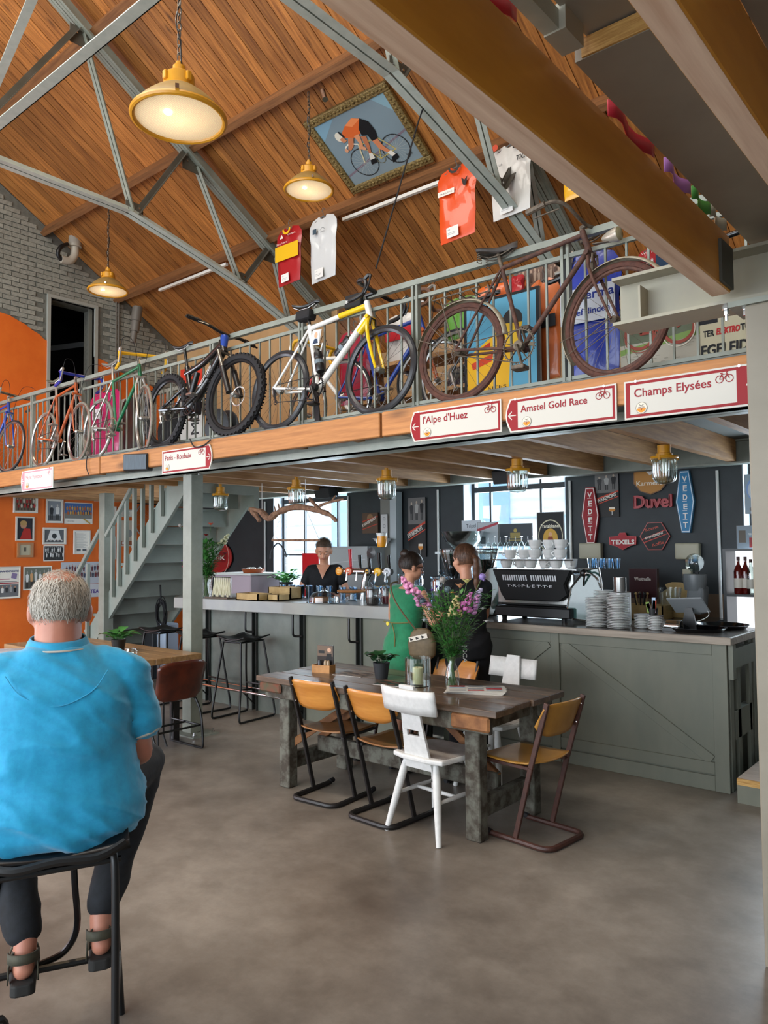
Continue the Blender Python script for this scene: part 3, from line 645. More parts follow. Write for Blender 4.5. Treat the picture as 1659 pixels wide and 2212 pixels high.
    if kind == 'old':
        for s in (-1, 1): m.tube([sc_ + Vector((-.1 + .016 * cos(i * 1.2), s * .05 + .016 * sin(i * 1.2), -.065 + i * .0028)) for i in range(22)], .003, 5)
    m.build('saddle_rails', g('rails', ALU), sd_)
    # cranks and chain
    ring = g('ringr', .095); cr = MB(); n = 36
    cr.tube([bb + Vector((ring * cos(2 * pi * i / n), -.045, ring * sin(2 * pi * i / n))) for i in range(n)], .0055, 5, closed=True, flat=.7)
    for i in range(40 if kind != 'mtb' else 30):
        a = 2 * pi * i / (40 if kind != 'mtb' else 30); cr.cbox(bb + Vector(((ring + .006) * cos(a), -.045, (ring + .006) * sin(a))), .006, .004, .008, Matrix.Rotation(-a + pi / 2, 3, 'Y'))
    for i in range(5):
        a = 2 * pi * i / 5 + .3; cr.tube([bb + Vector((0, -.047, 0)), bb + Vector((ring * cos(a), -.045, ring * sin(a)))], .007, 5, flat=.5)
    cr.tube([bb + Vector((0, -.03, 0)), bb + Vector((0, -.06, 0))], [.035, .03], 14)
    ca = g('crank', -.5)
    for s, y in ((1, -.068), (-1, .068)): cr.tube([bb + Vector((0, y, 0)), bb + Vector((s * .17 * cos(ca), y * 1.1, s * .17 * sin(ca)))], [.015, .009], 8, flat=.6)
    c = cr.build('crankset', g('crankm', parts), t, smooth=True)
    for s, y in ((1, -.115), (-1, .115)):
        m = MB(); m.cbox(bb + Vector((s * .17 * cos(ca), y, s * .17 * sin(ca))), .085, .07, .018 if kind != 'old' else .026); m.build('pedal', g('pedal', parts), t, bevel=.004)
    ch = MB(); cg = .03
    ch.tube([ra + Vector((0, -.045, cg)), bb + Vector((-.01, -.045, ring))], .0035, 4); low = ra + Vector((.02, -.045, -.11)) if kind != 'old' else ra + Vector((0, -.045, -cg))
    ch.tube([low, bb + Vector((-.01, -.045, -ring))], .0035, 4); ch.tube([ra + Vector((cg * cos(a), -.045, cg * sin(a))) for a in [pi / 2 + i * pi / 8 for i in range(9)]], .0035, 4); ch.build('chain', g('chain', GRIME if kind == 'old' else SPKB), t)
    if kind != 'old':
        m = MB()
        for i, q in enumerate((.028, .034, .04, .046, .052)): m.tube([ra + Vector((q * cos(2 * pi * j / 20), -.05 + i * .004, q * sin(2 * pi * j / 20))) for j in range(20)], .003, 4, closed=True)
        m.build('cassette', ALU, rw)
        m = MB(); p1 = ra + Vector((.01, -.055, -.055)); p2 = ra + Vector((.03, -.055, -.115)); m.tube([ra + Vector((0, -.06, 0)), p1, p2], [.012, .01, .006], 6)
        for p in (p1, p2): m.tube([p + Vector((.016 * cos(2 * pi * j / 12), 0, .016 * sin(2 * pi * j / 12))) for j in range(12)], .004, 4, closed=True)
        m.build('rear_derailleur', g('derm', parts), t)
    # stem and bars
    stl = ht + ax * g('rise', .05); m = MB(); m.tube([S @ ht, S @ stl, S @ (stl + Vector((g('stem', .09), 0, .01)))], [.015, .016, .014], 8); m.build('stem', g('stemm', parts), t, smooth=True)
    c0 = stl + Vector((g('stem', .09), 0, .01)); hbm = MB(); LV = {1: MB(), -1: MB()}
    if kind == 'road':
        for s in (-1, 1):
            path = bez([c0 + Vector((0, s * .0, 0)), c0 + Vector((0, s * .12, 0)), c0 + Vector((.01, s * .19, 0)), c0 + Vector((.07, s * .205, -.005)), c0 + Vector((.105, s * .21, -.05)), c0 + Vector((.085, s * .212, -.11)), c0 + Vector((.02, s * .215, -.135)), c0 + Vector((-.04, s * .215, -.14))], 4)
            hbm.tube([S @ p for p in path], g('barr', .0155), 8)
            b0 = c0 + Vector((.085, s * .208, -.005)); LV[s].tube([S @ p for p in bez([b0, b0 + Vector((.03, 0, .02)), b0 + Vector((.05, 0, .01)), b0 + Vector((.045, s * .01, -.06)), b0 + Vector((.02, s * .012, -.11))], 3)], [.014] * 4 + [.011] * 3 + [.007] * 6, 6)
        if g('cables', True):
            cb = MB()
            for s in (-1, 1):
                p0 = c0 + Vector((.12, s * .205, .01)); cb.tube([S @ p for p in bez([p0, p0 + Vector((.02, -s * .02, .1)), c0 + Vector((.06, s * .08, .1)), hb + Vector((.05, s * .02, .03))], 6)], .0028, 5)
            cb.build('brake_cables', RUB, t)
    elif kind == 'mtb':
        hbm.tube([S @ p for p in bez([c0 + Vector((-.05, -.37, .03)), c0 + Vector((-.02, -.2, .025)), c0 + Vector((0, -.06, 0)), c0 + Vector((0, .06, 0)), c0 + Vector((-.02, .2, .025)), c0 + Vector((-.05, .37, .03))], 4)], .014, 8)
        for s in (-1, 1):
            LV[s].tube([S @ (c0 + Vector((-.045, s * .36, .03))), S @ (c0 + Vector((-.03, s * .24, .03)))], .019, 8); LV[s].tube([S @ (c0 + Vector((-.01, s * .24, .02))), S @ (c0 + Vector((.05, s * .22, -.01))), S @ (c0 + Vector((.05, s * .32, -.02)))], .008, 6)
    else:
        for s in (-1, 1): hbm.tube([S @ p for p in bez([c0, c0 + Vector((.02, s * .1, .0)), c0 + Vector((.0, s * .2, .05)), c0 + Vector((-.06, s * .25, .07)), c0 + Vector((-.2, s * .27, .05))], 4)], .011, 8)
        for s in (-1, 1): LV[s].tube([S @ (c0 + Vector((-.09, s * .265, .065))), S @ (c0 + Vector((-.21, s * .272, .05)))], .0165, 8); LV[s].tube([S @ p for p in bez([c0 + Vector((-.03, s * .22, .03)), c0 + Vector((-.08, s * .24, .02)), c0 + Vector((-.17, s * .25, .015))], 3)], .005, 5)
    hbm.build('handlebar', g('tape', BLACK), t, smooth=True); [LV[s].build('brake_lever', g('levers', parts), t, smooth=True) for s in (-1, 1)]
    m = MB(); cal = hb + Vector((.03, 0, -.02)); m.tube([S @ (cal + Vector((0, -.03, -.045))), S @ (cal + Vector((0, -.025, .005))), S @ (cal + Vector((0, .025, .005))), S @ (cal + Vector((0, .03, -.045)))], .007, 6)
    if kind != 'mtb':
        rc = tt0 + (ra - tt0) * .22; m.tube([rc + Vector((0, -.03, -.04)), rc + Vector((-.02, -.025, .01)), rc + Vector((-.02, .025, .01)), rc + Vector((0, .03, -.04))], .007, 6); m.build('brake_calipers', g('levers', parts), t)
    if kind == 'old':
        for X_, TT, a0, a1, nm in ((rx, I, .15, 2.95, 'rear_mudguard'), (fx, S, .55, 3.75, 'front_mudguard')):
            m = MB(); rr = r + .022
            def fe(u, v, X_=X_, TT=TT, rr=rr, a0=a0, a1=a1): a = a0 + (a1 - a0) * v; w = (u - .5); q = rr - .016 * (2 * w) ** 2; return TT @ Vector((X_ + q * cos(a), w * .06, r + q * sin(a)))
            m.grid(fe, 6, 28); m.build(nm, FEND, t, smooth=True, solid=.002)
            m = MB()
            for s in (-1, 1):
                for a in ((2.4, 2.75) if X_ < 0 else (3.3, 3.6)): m.tube([TT @ Vector((X_, s * .06, r)), TT @ Vector((X_ + rr * cos(a), s * .028, r + rr * sin(a)))], .0025, 5)
            m.build('mudguard_stays', GRIME, t)
        m = MB(); lp = hb + Vector((.15, 0, .06)); m.lathe([(.005, -.075), (.018, -.06), (.032, -.02), (.04, .02), (.04, .035)], 16, S @ Matrix.Translation(lp) @ Matrix.Rotation(pi / 2, 4, 'Y')); hl = m.build('headlamp', mat('lamp_shell', '#b9b4a6', rough=.35, metal=.5), t, smooth=True)
        m = MB(); m.lathe([(.039, .033), (.03, .042), (.002, .046)], 16, S @ Matrix.Translation(lp) @ Matrix.Rotation(pi / 2, 4, 'Y')); m.build('lens', mat('lamp_lens', '#8f8667', rough=.2), hl, smooth=True); m = MB(); m.bar(S @ (hb + Vector((.02, 0, .05))), S @ (lp + Vector((0, 0, -.03))), .02, .006); m.build('lamp_bracket', GRIME, hl)
        m = MB()  # small rack above the rear wheel
        for s in (-1, 1): m.tube([(rx - .2, s * .05, r + .37), (rx + .16, s * .045, r + .385)], .005, 6); m.tube([(rx - .14, s * .05, r + .37), (rx, s * .06, r)], .004, 6)
        for q in (-.2, -.1, 0, .1): m.tube([(rx + q, -.05, r + .372), (rx + q, .05, r + .372)], .004, 6)
        m.build('luggage_rack', GRIME, t)
        m = MB(); m.prism([(-.13, .03), (-.09, .055), (-.02, .058), (.03, .05), (.05, .02), (.0, .035), (-.08, .03)], -.07, -.06, Matrix.Translation(bb) @ Matrix.Rotation(pi / 2, 4, 'X') @ Matrix.Scale(1, 4)); m.build('chainguard_remnant', FEND, t)
        m = MB(); m.tube([hb + Vector((.0, .03, -.12)), hb + Vector((.0, .03, -.04))], .014, 8); m.build('dynamo', GRIME, t, smooth=True)
    t['_b'] = 1; return t, S, dict(bb=bb, st=st, ht=ht, hb=hb, ra=ra, c0=c0, sc=sc_)
WHT = mat('bike_white', '#e6e4dc', rough=.25, coat=.6); YEL = mat('bike_yellow', '#e8bd12', rough=.25, coat=.6); BBK = mat('bike_black', '#101012', rough=.22, coat=.6)
ORG = mat('bike_orange', '#b9592a', '#a34c22', rough=.35, scale=20); BLU = mat('bike_blue', '#23459c', rough=.3, coat=.4); GRN = mat('bike_green', '#1c6b46', rough=.3); SIL = mat('bike_silver', '#a7a29a', rough=.3, metal=.6)
TYB = mat('tape_blue', '#1f2f8f', rough=.4); TYY = mat('tape_yellow', '#dca81d', rough=.45); TANW = mat('tyre_worn', '#8b8577', '#6e685c', rough=.7, scale=25); PNK = mat('bike_salmon', '#c97a52', rough=.35)
ZL = 2.556; YB = 3.965
t, S, K = bicycle('road_bicycle', 'white and yellow racing bicycle with black wheels at the middle of the railing', (-4.02, YB, ZL), 0, radians(7),
    dict(frame=WHT, frame2=WHT, fork=YEL, tape=BLACK, rim=mat('rim_decal', '#2b2b2e', rough=.3), spoke=SPKB, rimh=.03, tube=.019, down=1.35, stay=.009, forkr=.017, crank=-1.1, crankm=BLACK, saddle_h=.15, ringr=.09, cables=False), wb=(-.43, .6), r=.325)
m = MB(); m.tube([K['hb'] + Vector((.0, 0, .13)), K['hb'] + Vector((-.045, 0, .22))], .0, 3)
for q in (.30, .52):
    c = K['bb'] + (K['hb'] - K['bb']) * q + Vector((-.02, 0, .045)) if q > .4 else K['bb'] + (K['st'] - K['bb']) * .38 + Vector((.045, 0, .01)); d = (K['hb'] - K['bb']).normalized() if q > .4 else (K['st'] - K['bb']).normalized()
    m = MB(); a, b_, dd = frame(d, Vector((0, 1, 0))); T = Matrix(((a.x, b_.x, d.x, c.x), (a.y, b_.y, d.y, c.y), (a.z, b_.z, d.z, c.z), (0, 0, 0, 1)))
    m.lathe([(.03, -.08), (.035, -.07), (.035, .02), (.03, .03), (.035, .045), (.032, .08), (.015, .09), (.012, .11)], 16, T); bo = m.build('water_bottle', BLACK, t, smooth=True)
    m = MB(); m.lathe([(.036, -.02), (.036, .012)], 16, T, cap=False); m.build('bottle_band', mat('bottle_grey', '#6d7c84'), bo)
m = MB(); m.box(-.02, -.045, -.045, .14, .045, .035, Matrix.Translation(K['sc'] + Vector((-.06, 0, -.08)))); m.build('saddle_bag', mat('bag_black', '#151517', rough=.8), t, bevel=.02, seg=2)
m = MB(); m.box(-.1, -.028, -.05, .06, .028, .05, Matrix.Translation(K['ht'] + Vector((-.1, 0, .03)))); g_ = m.build('top_tube_bag', mat('bag_black', '#151517', rough=.8), t, bevel=.012, seg=2)
p = Print(.14, .05, None); p.text('isostar', .0, 0, .04, '#f0efe8', width=.13, bold=.002); p.build('lettering', plane_M(K['ht'] + Vector((-.19, -.032, .015)), (1, 0, .04), (0, 0, 1)), g_)
m = MB(); tt = K['st'] + Vector((.09, 0, -.01)); m.cbox(tt + Vector((.035, -.035, -.12)), .085, .003, .12, Matrix.Rotation(.12, 3, 'Y')); c_ = m.build('portrait_card', WHITE, t)
p = Print(.08, .11, '#e9e5dc'); p.rect(.005, .005, .07, .1, '#c9d2d6').poly([(.01, .005), (.07, .005), (.06, .04), (.03, .045)], '#2b3a52').disc(.042, .07, .018, '#d8a583', 14, .024).poly([(.025, .08), (.04, .1), (.06, .082), (.055, .09), (.04, .1)], '#bdb7ad'); p.build('portrait', plane_M(tt + Vector((-.008, -.04, -.175)), (1, 0, 0), (0, 0, 1)), c_)
p = Print(.2, .04, None); p.text('iZOARD', 0, 0, .03, '#22242a', width=.14, bold=.0015); p.build('lettering', plane_M(K['ra'] + Vector((.13, -.063, -.03)), (1, 0, -.12), (0, 0, 1)), t)
for s in (-1, 1):
    pass
m = MB(); a0 = K['hb'] + Vector((-.0, 0, .0)); m.tube([a0 + (K['bb'] - a0) * .03, a0 + (K['bb'] - a0) * .2], .028, 10); m.tube([K['st'] + (K['ht'] - K['st']) * .55 + Vector((0, 0, -.025)), K['ht'] + Vector((0, 0, -.03))], .0215, 10); m.build('yellow_panel', YEL, t, smooth=True)
p = Print(.04, .16, None); m = MB(); m.bar(K['bb'] + Vector((-.11, .08, .02)), K['bb'] + Vector((-.06, .09, -.27)), .05, .012, (0, 1, 0)); m.build('kickstand', BLACK, t)
tr, S, K = bicycle('roadster_bicycle', 'rusty brown antique bicycle with leather saddle and headlamp, near the big beam', (-2.29, YB, ZL), 0, radians(5),
    dict(frame=RUST, frame2=RUST, fork=RUST, tape=GRIME, tire=RUSTT, rim=RUST, spoke=GRIME, parts=GRIME, saddle=LEATHER, saddle_h=.06, levers=GRIME, crank=-1.25, ringr=.1, rise=.02, stem=.03, rails=GRIME, hub=GRIME, rimh=.016), steer=radians(-8), kind='old', r=.325, tw=.019, wb=(-.45, .58))
tb, S, K = bicycle('mountain_bicycle', 'black full-suspension mountain bicycle with knobbly tyres', (-5.57, YB, ZL), radians(-4), radians(6),
    dict(frame=BBK, frame2=BBK, fork=mat('fork_stanchion', '#8e8a80', rough=.2, metal=.8), rim=RIMB, spoke=SPKB, rimh=.022, tube=.026, down=1.4, stay=.014, crank=.4, crankm=SPKB, derm=ALU, saddle_h=.2, ringr=.07, rise=.05, stem=.045, pedal=ALU), steer=radians(6), kind='mtb', r=.355, tw=.03, wb=(-.46, .62))
p = Print(.3, .05, None); p.text('SPECIALIZED', 0, 0, .04, '#d8d8d6', width=.24, bold=.001); d = (K['hb'] - K['bb']).normalized(); p.build('lettering', plane_M(K['bb'] + d * .2 + Vector((0, -.046, -.01)), d, Vector((0, 0, 1))), tb)
m = MB(); m.lathe([(.028, -.06), (.034, .05), (.03, .07)], 12, Matrix.Translation(K['ht'] + Vector((.03, 0, -.03)))); m.build('head_sleeve', BLU, tb, smooth=True)
bicycle('road_bicycle', 'green and silver racing bicycle with yellow handlebar tape, front wheel turned out', (-6.8, YB, ZL), radians(-3), radians(5),
    dict(frame=GRN, frame2=SIL, fork=SIL, tape=TYY, tire=TANW, rim=RIMS, parts=SIL, crank=-.6, levers=SIL, saddle=mat('saddle_worn', '#6e685d', rough=.6), rise=.07, tube=.014, crankm=ALU), steer=radians(-17), r=.315, wb=(-.38, .52))
bicycle('road_bicycle', 'orange racing bicycle with dark blue handlebar tape, beyond the green one', (-7.95, YB, ZL), radians(-2), radians(5),
    dict(frame=ORG, frame2=ORG, fork=ORG, tape=TYB, tire=TANW, rim=RIMS, parts=SIL, crank=.9, levers=SIL, saddle=mat('saddle_olive', '#5b5a48', rough=.6), rise=.06, tube=.014, crankm=ALU, derm=GRIME), steer=radians(-6), r=.315, wb=(-.36, .46))
bicycle('road_bicycle', 'blue racing bicycle with silver bars, cut off at the left edge of the picture', (-9.6, YB, ZL), 0, radians(5),
    dict(frame=BLU, frame2=BLU, fork=BLU, tape=GRIME, tire=RUB, rim=RIMS, parts=SIL, levers=SIL, rise=.08, crankm=ALU, tube=.014), steer=radians(5), r=.315, wb=(-.38, .5))
bicycle('road_bicycle', 'blue racing bicycle standing inside the railing behind the white and yellow one', (-3.95, 4.62, 2.566), 0, radians(0),
    dict(frame=BLU, frame2=BLU, fork=ORG, tape=mat('tape_brown', '#6b4a35', rough=.6), rim=RIMS, parts=SIL, levers=SIL, saddle=BLACK, crank=.2, saddle_h=.2, rise=.11), steer=radians(20), r=.33, group='bicycles kept inside the railing')
bicycle('road_bicycle', 'red and white racing bicycle with yellow bar tape inside the railing, facing left', (-4.6, 5.0, 2.566), pi, 0,
    dict(frame=WHT, frame2=WHT, fork=mat('bike_red', '#b3222a', rough=.3), tape=TYY, rim=RIMS, parts=SIL, levers=ALU, saddle_h=.16, rise=.12), steer=radians(-12), r=.33, group='bicycles kept inside the railing')
bicycle('road_bicycle', 'dark bicycle inside the railing seen through the spokes of the rusty one', (-2.75, 4.55, 2.566), 0, 0,
    dict(frame=BBK, frame2=BBK, fork=BBK, tape=BLACK, rim=RIMS, parts=SIL, saddle_h=.02, rise=.02, cables=False), steer=0, r=.335, group='bicycles kept inside the railing')
bicycle('road_bicycle', 'dark bicycle behind the steel I-beam, only its wheel showing', (-1.35, 4.45, 2.566), 0, 0,
    dict(frame=BBK, frame2=BBK, fork=BBK, tape=BLACK, rim=RIMB, parts=BLACK, saddle_h=.02, rise=.02, cables=False), steer=0, r=.335, group='bicycles kept inside the railing')
# ================================================================== lamps
SHY = mat('lamp_yellow', '#d2931a', '#c68a1c', rough=.4, scale=12); SHB = mat('lamp_shade_brown', '#8f7440', '#a3834a', rough=.5, scale=10)
def lens_mat():
    m = bpy.data.materials.new('lamp_lens_glass'); m.use_nodes = True; nt = m.node_tree; b = nt.nodes['Principled BSDF']; L = nt.links.new
    b.inputs['Base Color'].default_value = lin('#d8cdb4'); b.inputs['Roughness'].default_value = .18; b.inputs['Emission Color'].default_value = lin('#ffd9a0')
    tc = _nn(nt, 'ShaderNodeTexCoord'); ck = _nn(nt, 'ShaderNodeTexBrick'); ck.inputs['Scale'].default_value = 55; ck.offset = 0; ck.inputs['Brick Width'].default_value = .5; ck.inputs['Row Height'].default_value = .5; ck.inputs['Mortar Size'].default_value = .06
    ck.inputs[1].default_value = (1, 1, 1, 1); ck.inputs[2].default_value = (.8, .8, .8, 1); ck.inputs[3].default_value = (.45, .45, .45, 1)
    gr = _nn(nt, 'ShaderNodeVectorMath', operation='LENGTH'); L(tc.outputs['Object'], gr.inputs[0]); L(tc.outputs['Object'], ck.inputs['Vector'])
    mr = _nn(nt, 'ShaderNodeMapRange'); mr.inputs[1].default_value = .0; mr.inputs[2].default_value = .24; mr.inputs[3].default_value = 1.2; mr.inputs[4].default_value = .3; L(gr.outputs['Value'], mr.inputs[0])
    ml = _nn(nt, 'ShaderNodeMath', operation='MULTIPLY'); L(mr.outputs[0], ml.inputs[0]); L(ck.outputs[0], ml.inputs[1]); L(ml.outputs[0], b.inputs['Emission Strength'])
    bp = _nn(nt, 'ShaderNodeBump'); bp.inputs['Strength'].default_value = .5; L(ck.outputs[0], bp.inputs['Height']); L(bp.outputs[0], b.inputs['Normal']); return m
LENS = lens_mat(); BULB = mat('bulb', '#fff2d8', emit='#ffe2ad', es=9)
def pendant(loc, label, top, s=1.0, tilt=(0, 0)):
    t = thing('pendant_lamp', label, 'lamp', loc, 0, 'yellow industrial pendant lamps'); T = Matrix.Rotation(tilt[0], 4, 'X') @ Matrix.Rotation(tilt[1], 4, 'Y') @ Matrix.Scale(s, 4)
    m = MB(); m.lathe([(.25, .0), (.253, .012), (.245, .035), (.20, .085), (.155, .125), (.115, .155), (.105, .16)], 40, T, cap=False); sh = m.build('shade', SHB, t, smooth=True)
    m = MB(); m.tube([T @ Vector((.25 * cos(2 * pi * i / 40), .25 * sin(2 * pi * i / 40), .008)) for i in range(40)], .016 * s, 8, closed=True); m.build('rim', SHY, t, smooth=True)
    m = MB(); m.lathe([(.11, .155), (.1, .165), (.085, .175), (.085, .24), (.06, .26), (.035, .27), (.035, .30), (.02, .30), (.02, .325)], 20, T); m.build('neck', SHY, t, smooth=True)
    for a in (0, pi / 2, pi, 1.5 * pi):
        m = MB(); m.cbox(T @ Vector((.085 * cos(a), .085 * sin(a), .215)), .03 * s, .03 * s, .05 * s, Matrix.Rotation(a, 3, 'Z')); m.build('mounting_lug', SHY, t, bevel=.004)
    m = MB(); m.cbox(T @ Vector((.2, -.15, .03)), .05 * s, .02 * s, .025 * s, Matrix.Rotation(-.6, 3, 'Z')); m.build('clip', CHROME, t)
    m = MB(); m.lathe([(.001, -.012), (.12, -.006), (.236, .006)], 40, T, cap=False); m.build('lens', LENS, t, smooth=True)
    m = MB(); m.ball(T @ Vector((.03, -.09, -.012)), .022 * s, 12, 8, sc=(1, 1, .4)); m.build('bulb_glow', BULB, t, smooth=True)
    h = top - loc[2]; z0 = .33 * s; n = int((h - z0) / .042) + 1; ch = MB()
    for i in range(n):
        zc = z0 + .021 + i * .042; e = Vector((1, 0, 0)) if i % 2 else Vector((0, 1, 0))
        ch.tube([Vector((0, 0, zc)) + e * (.011 * cos(2 * pi * k / 10)) + Vector((0, 0, .027 * sin(2 * pi * k / 10))) for k in range(10)], .0035, 5, closed=True)
    ch.build('chain', mat('chain_steel', '#6d675e', rough=.35, metal=.8), t)
    m = MB(); m.tube(bez([(.02, 0, z0 - .02)] + [(.012 * sin(i * 2.1), .014 * cos(i * 1.7), z0 + (h - z0) * i / 9) for i in range(1, 10)], 4), .004, 5); m.build('cable', BLACK, t)
    l = bpy.data.lights.new('lamp_light', 'SPOT'); l.energy = 45 * s; l.spot_size = 2.4; l.spot_blend = .6; l.color = (1, .78, .5); l.shadow_soft_size = .12; lo = bpy.data.objects.new('lamp_light', l); COL.objects.link(lo); lo.parent = t; lo.location = (0, 0, -.04)
    return t
pendant((-3.30, 2.28, 3.87), 'largest yellow industrial pendant lamp, hanging nearest the camera', 5.16, .93, (0, 0))
pendant((-5.22, 5.08, 5.09), 'yellow pendant lamp hanging beside the cyclist painting', rz(5.08, .15), .92)
pendant((-8.87, 5.08, 4.93), 'small yellow pendant lamp hanging in front of the brick gable', rz(5.08, .15), .95)
BGL = glass('bulkhead_glass', '#e4eeea', .3, .12)
def bulkhead(loc, label):
    t = thing('bulkhead_lamp', label, 'lamp', loc, 0, 'caged glass lamps under the mezzanine')
    t.scale = (.9, .9, .9); m = MB(); m.lathe([(.05, .0), (.05, -.06), (.062, -.065), (.062, -.085), (.105, -.088), (.108, -.1), (.1, -.108), (.075, -.11)][::-1], 24); b = m.build('base', SHY, t, smooth=True)
    for a in (.5, 2.6, 4.7):
        m = MB(); m.lathe([(.012, -.084), (.012, -.12)][::-1], 8, Matrix.Translation((.098 * cos(a), .098 * sin(a), 0))); m.build('screw', SHY, b)
    m = MB(); 
    def gl(u, v):
        a = 2 * pi * u; prof = [(.09, -.108), (.093, -.13), (.09, -.21), (.084, -.265), (.064, -.295), (.0, -.305)]; f = v * 5; i = min(4, int(f)); q = f - i
        r_ = prof[i][0] * (1 - q) + prof[i + 1][0] * q; z_ = prof[i][1] * (1 - q) + prof[i + 1][1] * q; r_ *= 1 + .025 * cos(24 * a) * (1 if v < .75 else 0)
        return Vector((r_ * cos(a), r_ * sin(a), z_))
    m.grid(gl, 96, 14, True); m.build('glass_jar', BGL, t, smooth=True)
    m = MB(); m.lathe([(.02, -.11), (.02, -.14), (.028, -.16), (.03, -.19), (.015, -.215)][::-1], 14); m.build('bulb', mat('frosted_bulb', '#cfd2c8', rough=.3), t, smooth=True)
    m = MB(); m.tube([(0, 0, -.003), (0, 0, .208)], .02, 8); m.build('stem', SHY, t)
    return t
for px_, py_, lab in ((476, 1052, 'leftmost, in front of the stair'), (640, 1037, 'in front of the tall window and branch'), (835, 1015, 'middle of the row, above the beer tap'), (1117, 992, 'in front of the wide window'), (1434, 962, 'rightmost and largest, by the round shield sign')):
    q = P(px_, py_, Z=2.352); bulkhead(q, 'yellow based glass jar lamp under the mezzanine, ' + lab)
for i, (a, b_) in enumerate((((688, 190), (702, 218)),)):
    q = P(694, 192, Y=5.05); t = thing('spotlight', 'small chrome spotlight clipped to the upper purlin', 'spotlight', q)
    m = MB(); m.tube([(0, 0, -.01), (.02, -.01, -.04)], .008, 8); m.tube([(.02, 0, -.03), (.07, -.02, -.14)], .028, 14); m.build('barrel', CHROME, t, smooth=True)
for (p0, p1), lab in ((((742, 472), (950, 398)), 'long white light strip under the lower purlin, right part'), (((345, 626), (490, 572)), 'white light strip under the lower purlin, left part')):
    a = P(*p0, Y=6.2); c = P(*p1, Y=6.2); z = (a.z + c.z) / 2; t = thing('light_strip', lab, 'light', ((a.x + c.x) / 2, 6.2, z)); L_ = abs(c.x - a.x) / 2
    m = MB(); m.box(-L_, -.02, -.015, L_, .02, .02); m.build('housing', mat('strip_white', '#dcd8cf'), t)
# ================================================================== direction signs on the mezzanine edge
RED = '#8c0812'; CREAM = '#c6c3b9'
def route_sign(px, txt, label, arrow, tsize=.33, fade=None):
    (x0, t0, b0), (x1, t1, b1) = px; Y = 3.838; a = P(x0, t0, Y=Y); b = P(x0, b0, Y=Y); c = P(x1, t1, Y=Y); d = P(x1, b1, Y=Y)
    X0, X1 = (a.x + b.x) / 2, (c.x + d.x) / 2; Z1, Z0 = (a.z + c.z) / 2, (b.z + d.z) / 2; w, h = X1 - X0, Z1 - Z0
    t = thing('route_sign', label, 'sign', (X0, Y, Z0), group='red and white cycling route signs'); rc = fade or RED; cr = CREAM if not fade else '#dfe9e0'
    tip = .05 * h
    if arrow == 'l': out = [(w, 0), (w, h), (h * .16, h)] + [(h * .16 - h * .16 * sin(pi * q / 6), h * (1 - q / 6)) for q in range(1, 6)] + [(h * .16, 0)]
    elif arrow == 'r': out = [(0, 0), (w - h * .16, 0)] + [(w - h * .16 + h * .16 * sin(pi * q / 6), h * q / 6) for q in range(1, 6)] + [(w - h * .16, h), (0, h)]
    else: out = [(0, 0), (w, 0), (w, h), (0, h)]
    M = Matrix(((1, 0, 0, 0), (0, 0, -1, 0), (0, 1, 0, 0), (0, 0, 0, 1)))
    m = MB(); m.prism(out, -.008, 0, M); m.build('board', mat('sign_cream' if not fade else 'sign_pale', cr, rough=.5), t)
    p = Print(w, h, None); e = h * .045; k = h * .07
    inner = [((x - w / 2) * (1 - 2 * e / w) + w / 2, (y - h / 2) * (1 - 2 * e / h) + h / 2) for x, y in out]; p.poly(inner, rc)
    L0, R0 = (h * .42 if arrow == 'l' else e + k * (1.6 if arrow == 'n' else 1)), (w - h * .42 if arrow == 'r' else w - e - (k if arrow == 'l' else h * .34))
    p.rect(L0, e + k, R0 - L0, h - 2 * e - 2 * k, cr)
    ax = h * .23 if arrow == 'l' else w - h * .23; s = -1 if arrow == 'l' else 1
    if arrow != 'n': p.line([(ax - s * h * .13, h * .5), (ax + s * h * .12, h * .5)], h * .03, cr).line([(ax + s * h * .01, h * .62), (ax + s * h * .13, h * .5), (ax + s * h * .01, h * .38)], h * .03, cr)
    else: p.rect(w - h * .17, h * .48, h * .17, h * .045, cr)
    p.text(txt, L0 + h * .1, h * .56, h * tsize, '#8e1a24' if not fade else '#d58f95', bold=h * .008)
    p.bike(R0 - h * .48, h * .62, h * .42, rc)
    bx, by = L0 + h * .3, h * .27; p.disc(bx, by, h * .14, '#d9d3c2').ring(bx, by, h * .145, h * .012, '#8a8375').poly([(bx + h * .12 * cos(a_), by + h * .12 * sin(a_)) for a_ in [pi + .1 + i * (pi - .2) / 10 for i in range(11)]], '#d98a1e').text('AMSTEL', bx, by - h * .01, h * .06, '#5d1f1a', width=h * .18, center=True).poly([(bx - h * .03, by - h * .02), (bx + h * .03, by - h * .02), (bx, by - h * .07)], '#7a2c1a').line([(bx - h * .06, by + h * .09), (bx, by + h * .05), (bx + h * .06, by + h * .09)], h * .012, '#4a4a3c')
    p.build('lettering', M @ Matrix.Translation((0, 0, .0006)), t, rough=.35)
    for q in (.1, .9): m = MB(); m.lathe([(.007, 0), (.007, .003)], 8, Matrix.Translation((w * q, -.001, h * .975)) @ Matrix.Rotation(pi / 2, 4, 'X')); m.build('screw', CHROME, t)
route_sign(((1348.6, 824.8, 908), (1629, 784, 875)), 'Champs Elysées', 'wide sign reading Champs Elysées at the right end of the mezzanine edge', 'n', .30)
route_sign(((1092, 864, 933), (1332, 828, 911)), 'Amstel Gold Race', 'left-pointing sign reading Amstel Gold Race, left of the Champs Elysées sign', 'l', .285)
route_sign(((886, 892, 955), (1083, 861, 934)), "l'Alpe d'Huez", "left-pointing sign reading l'Alpe d'Huez", 'l', .33)
route_sign(((350, 974.6, 1024), (458, 959, 1012.5)), 'Paris - Roubaix', 'small right-pointing sign reading Paris - Roubaix', 'r', .31)
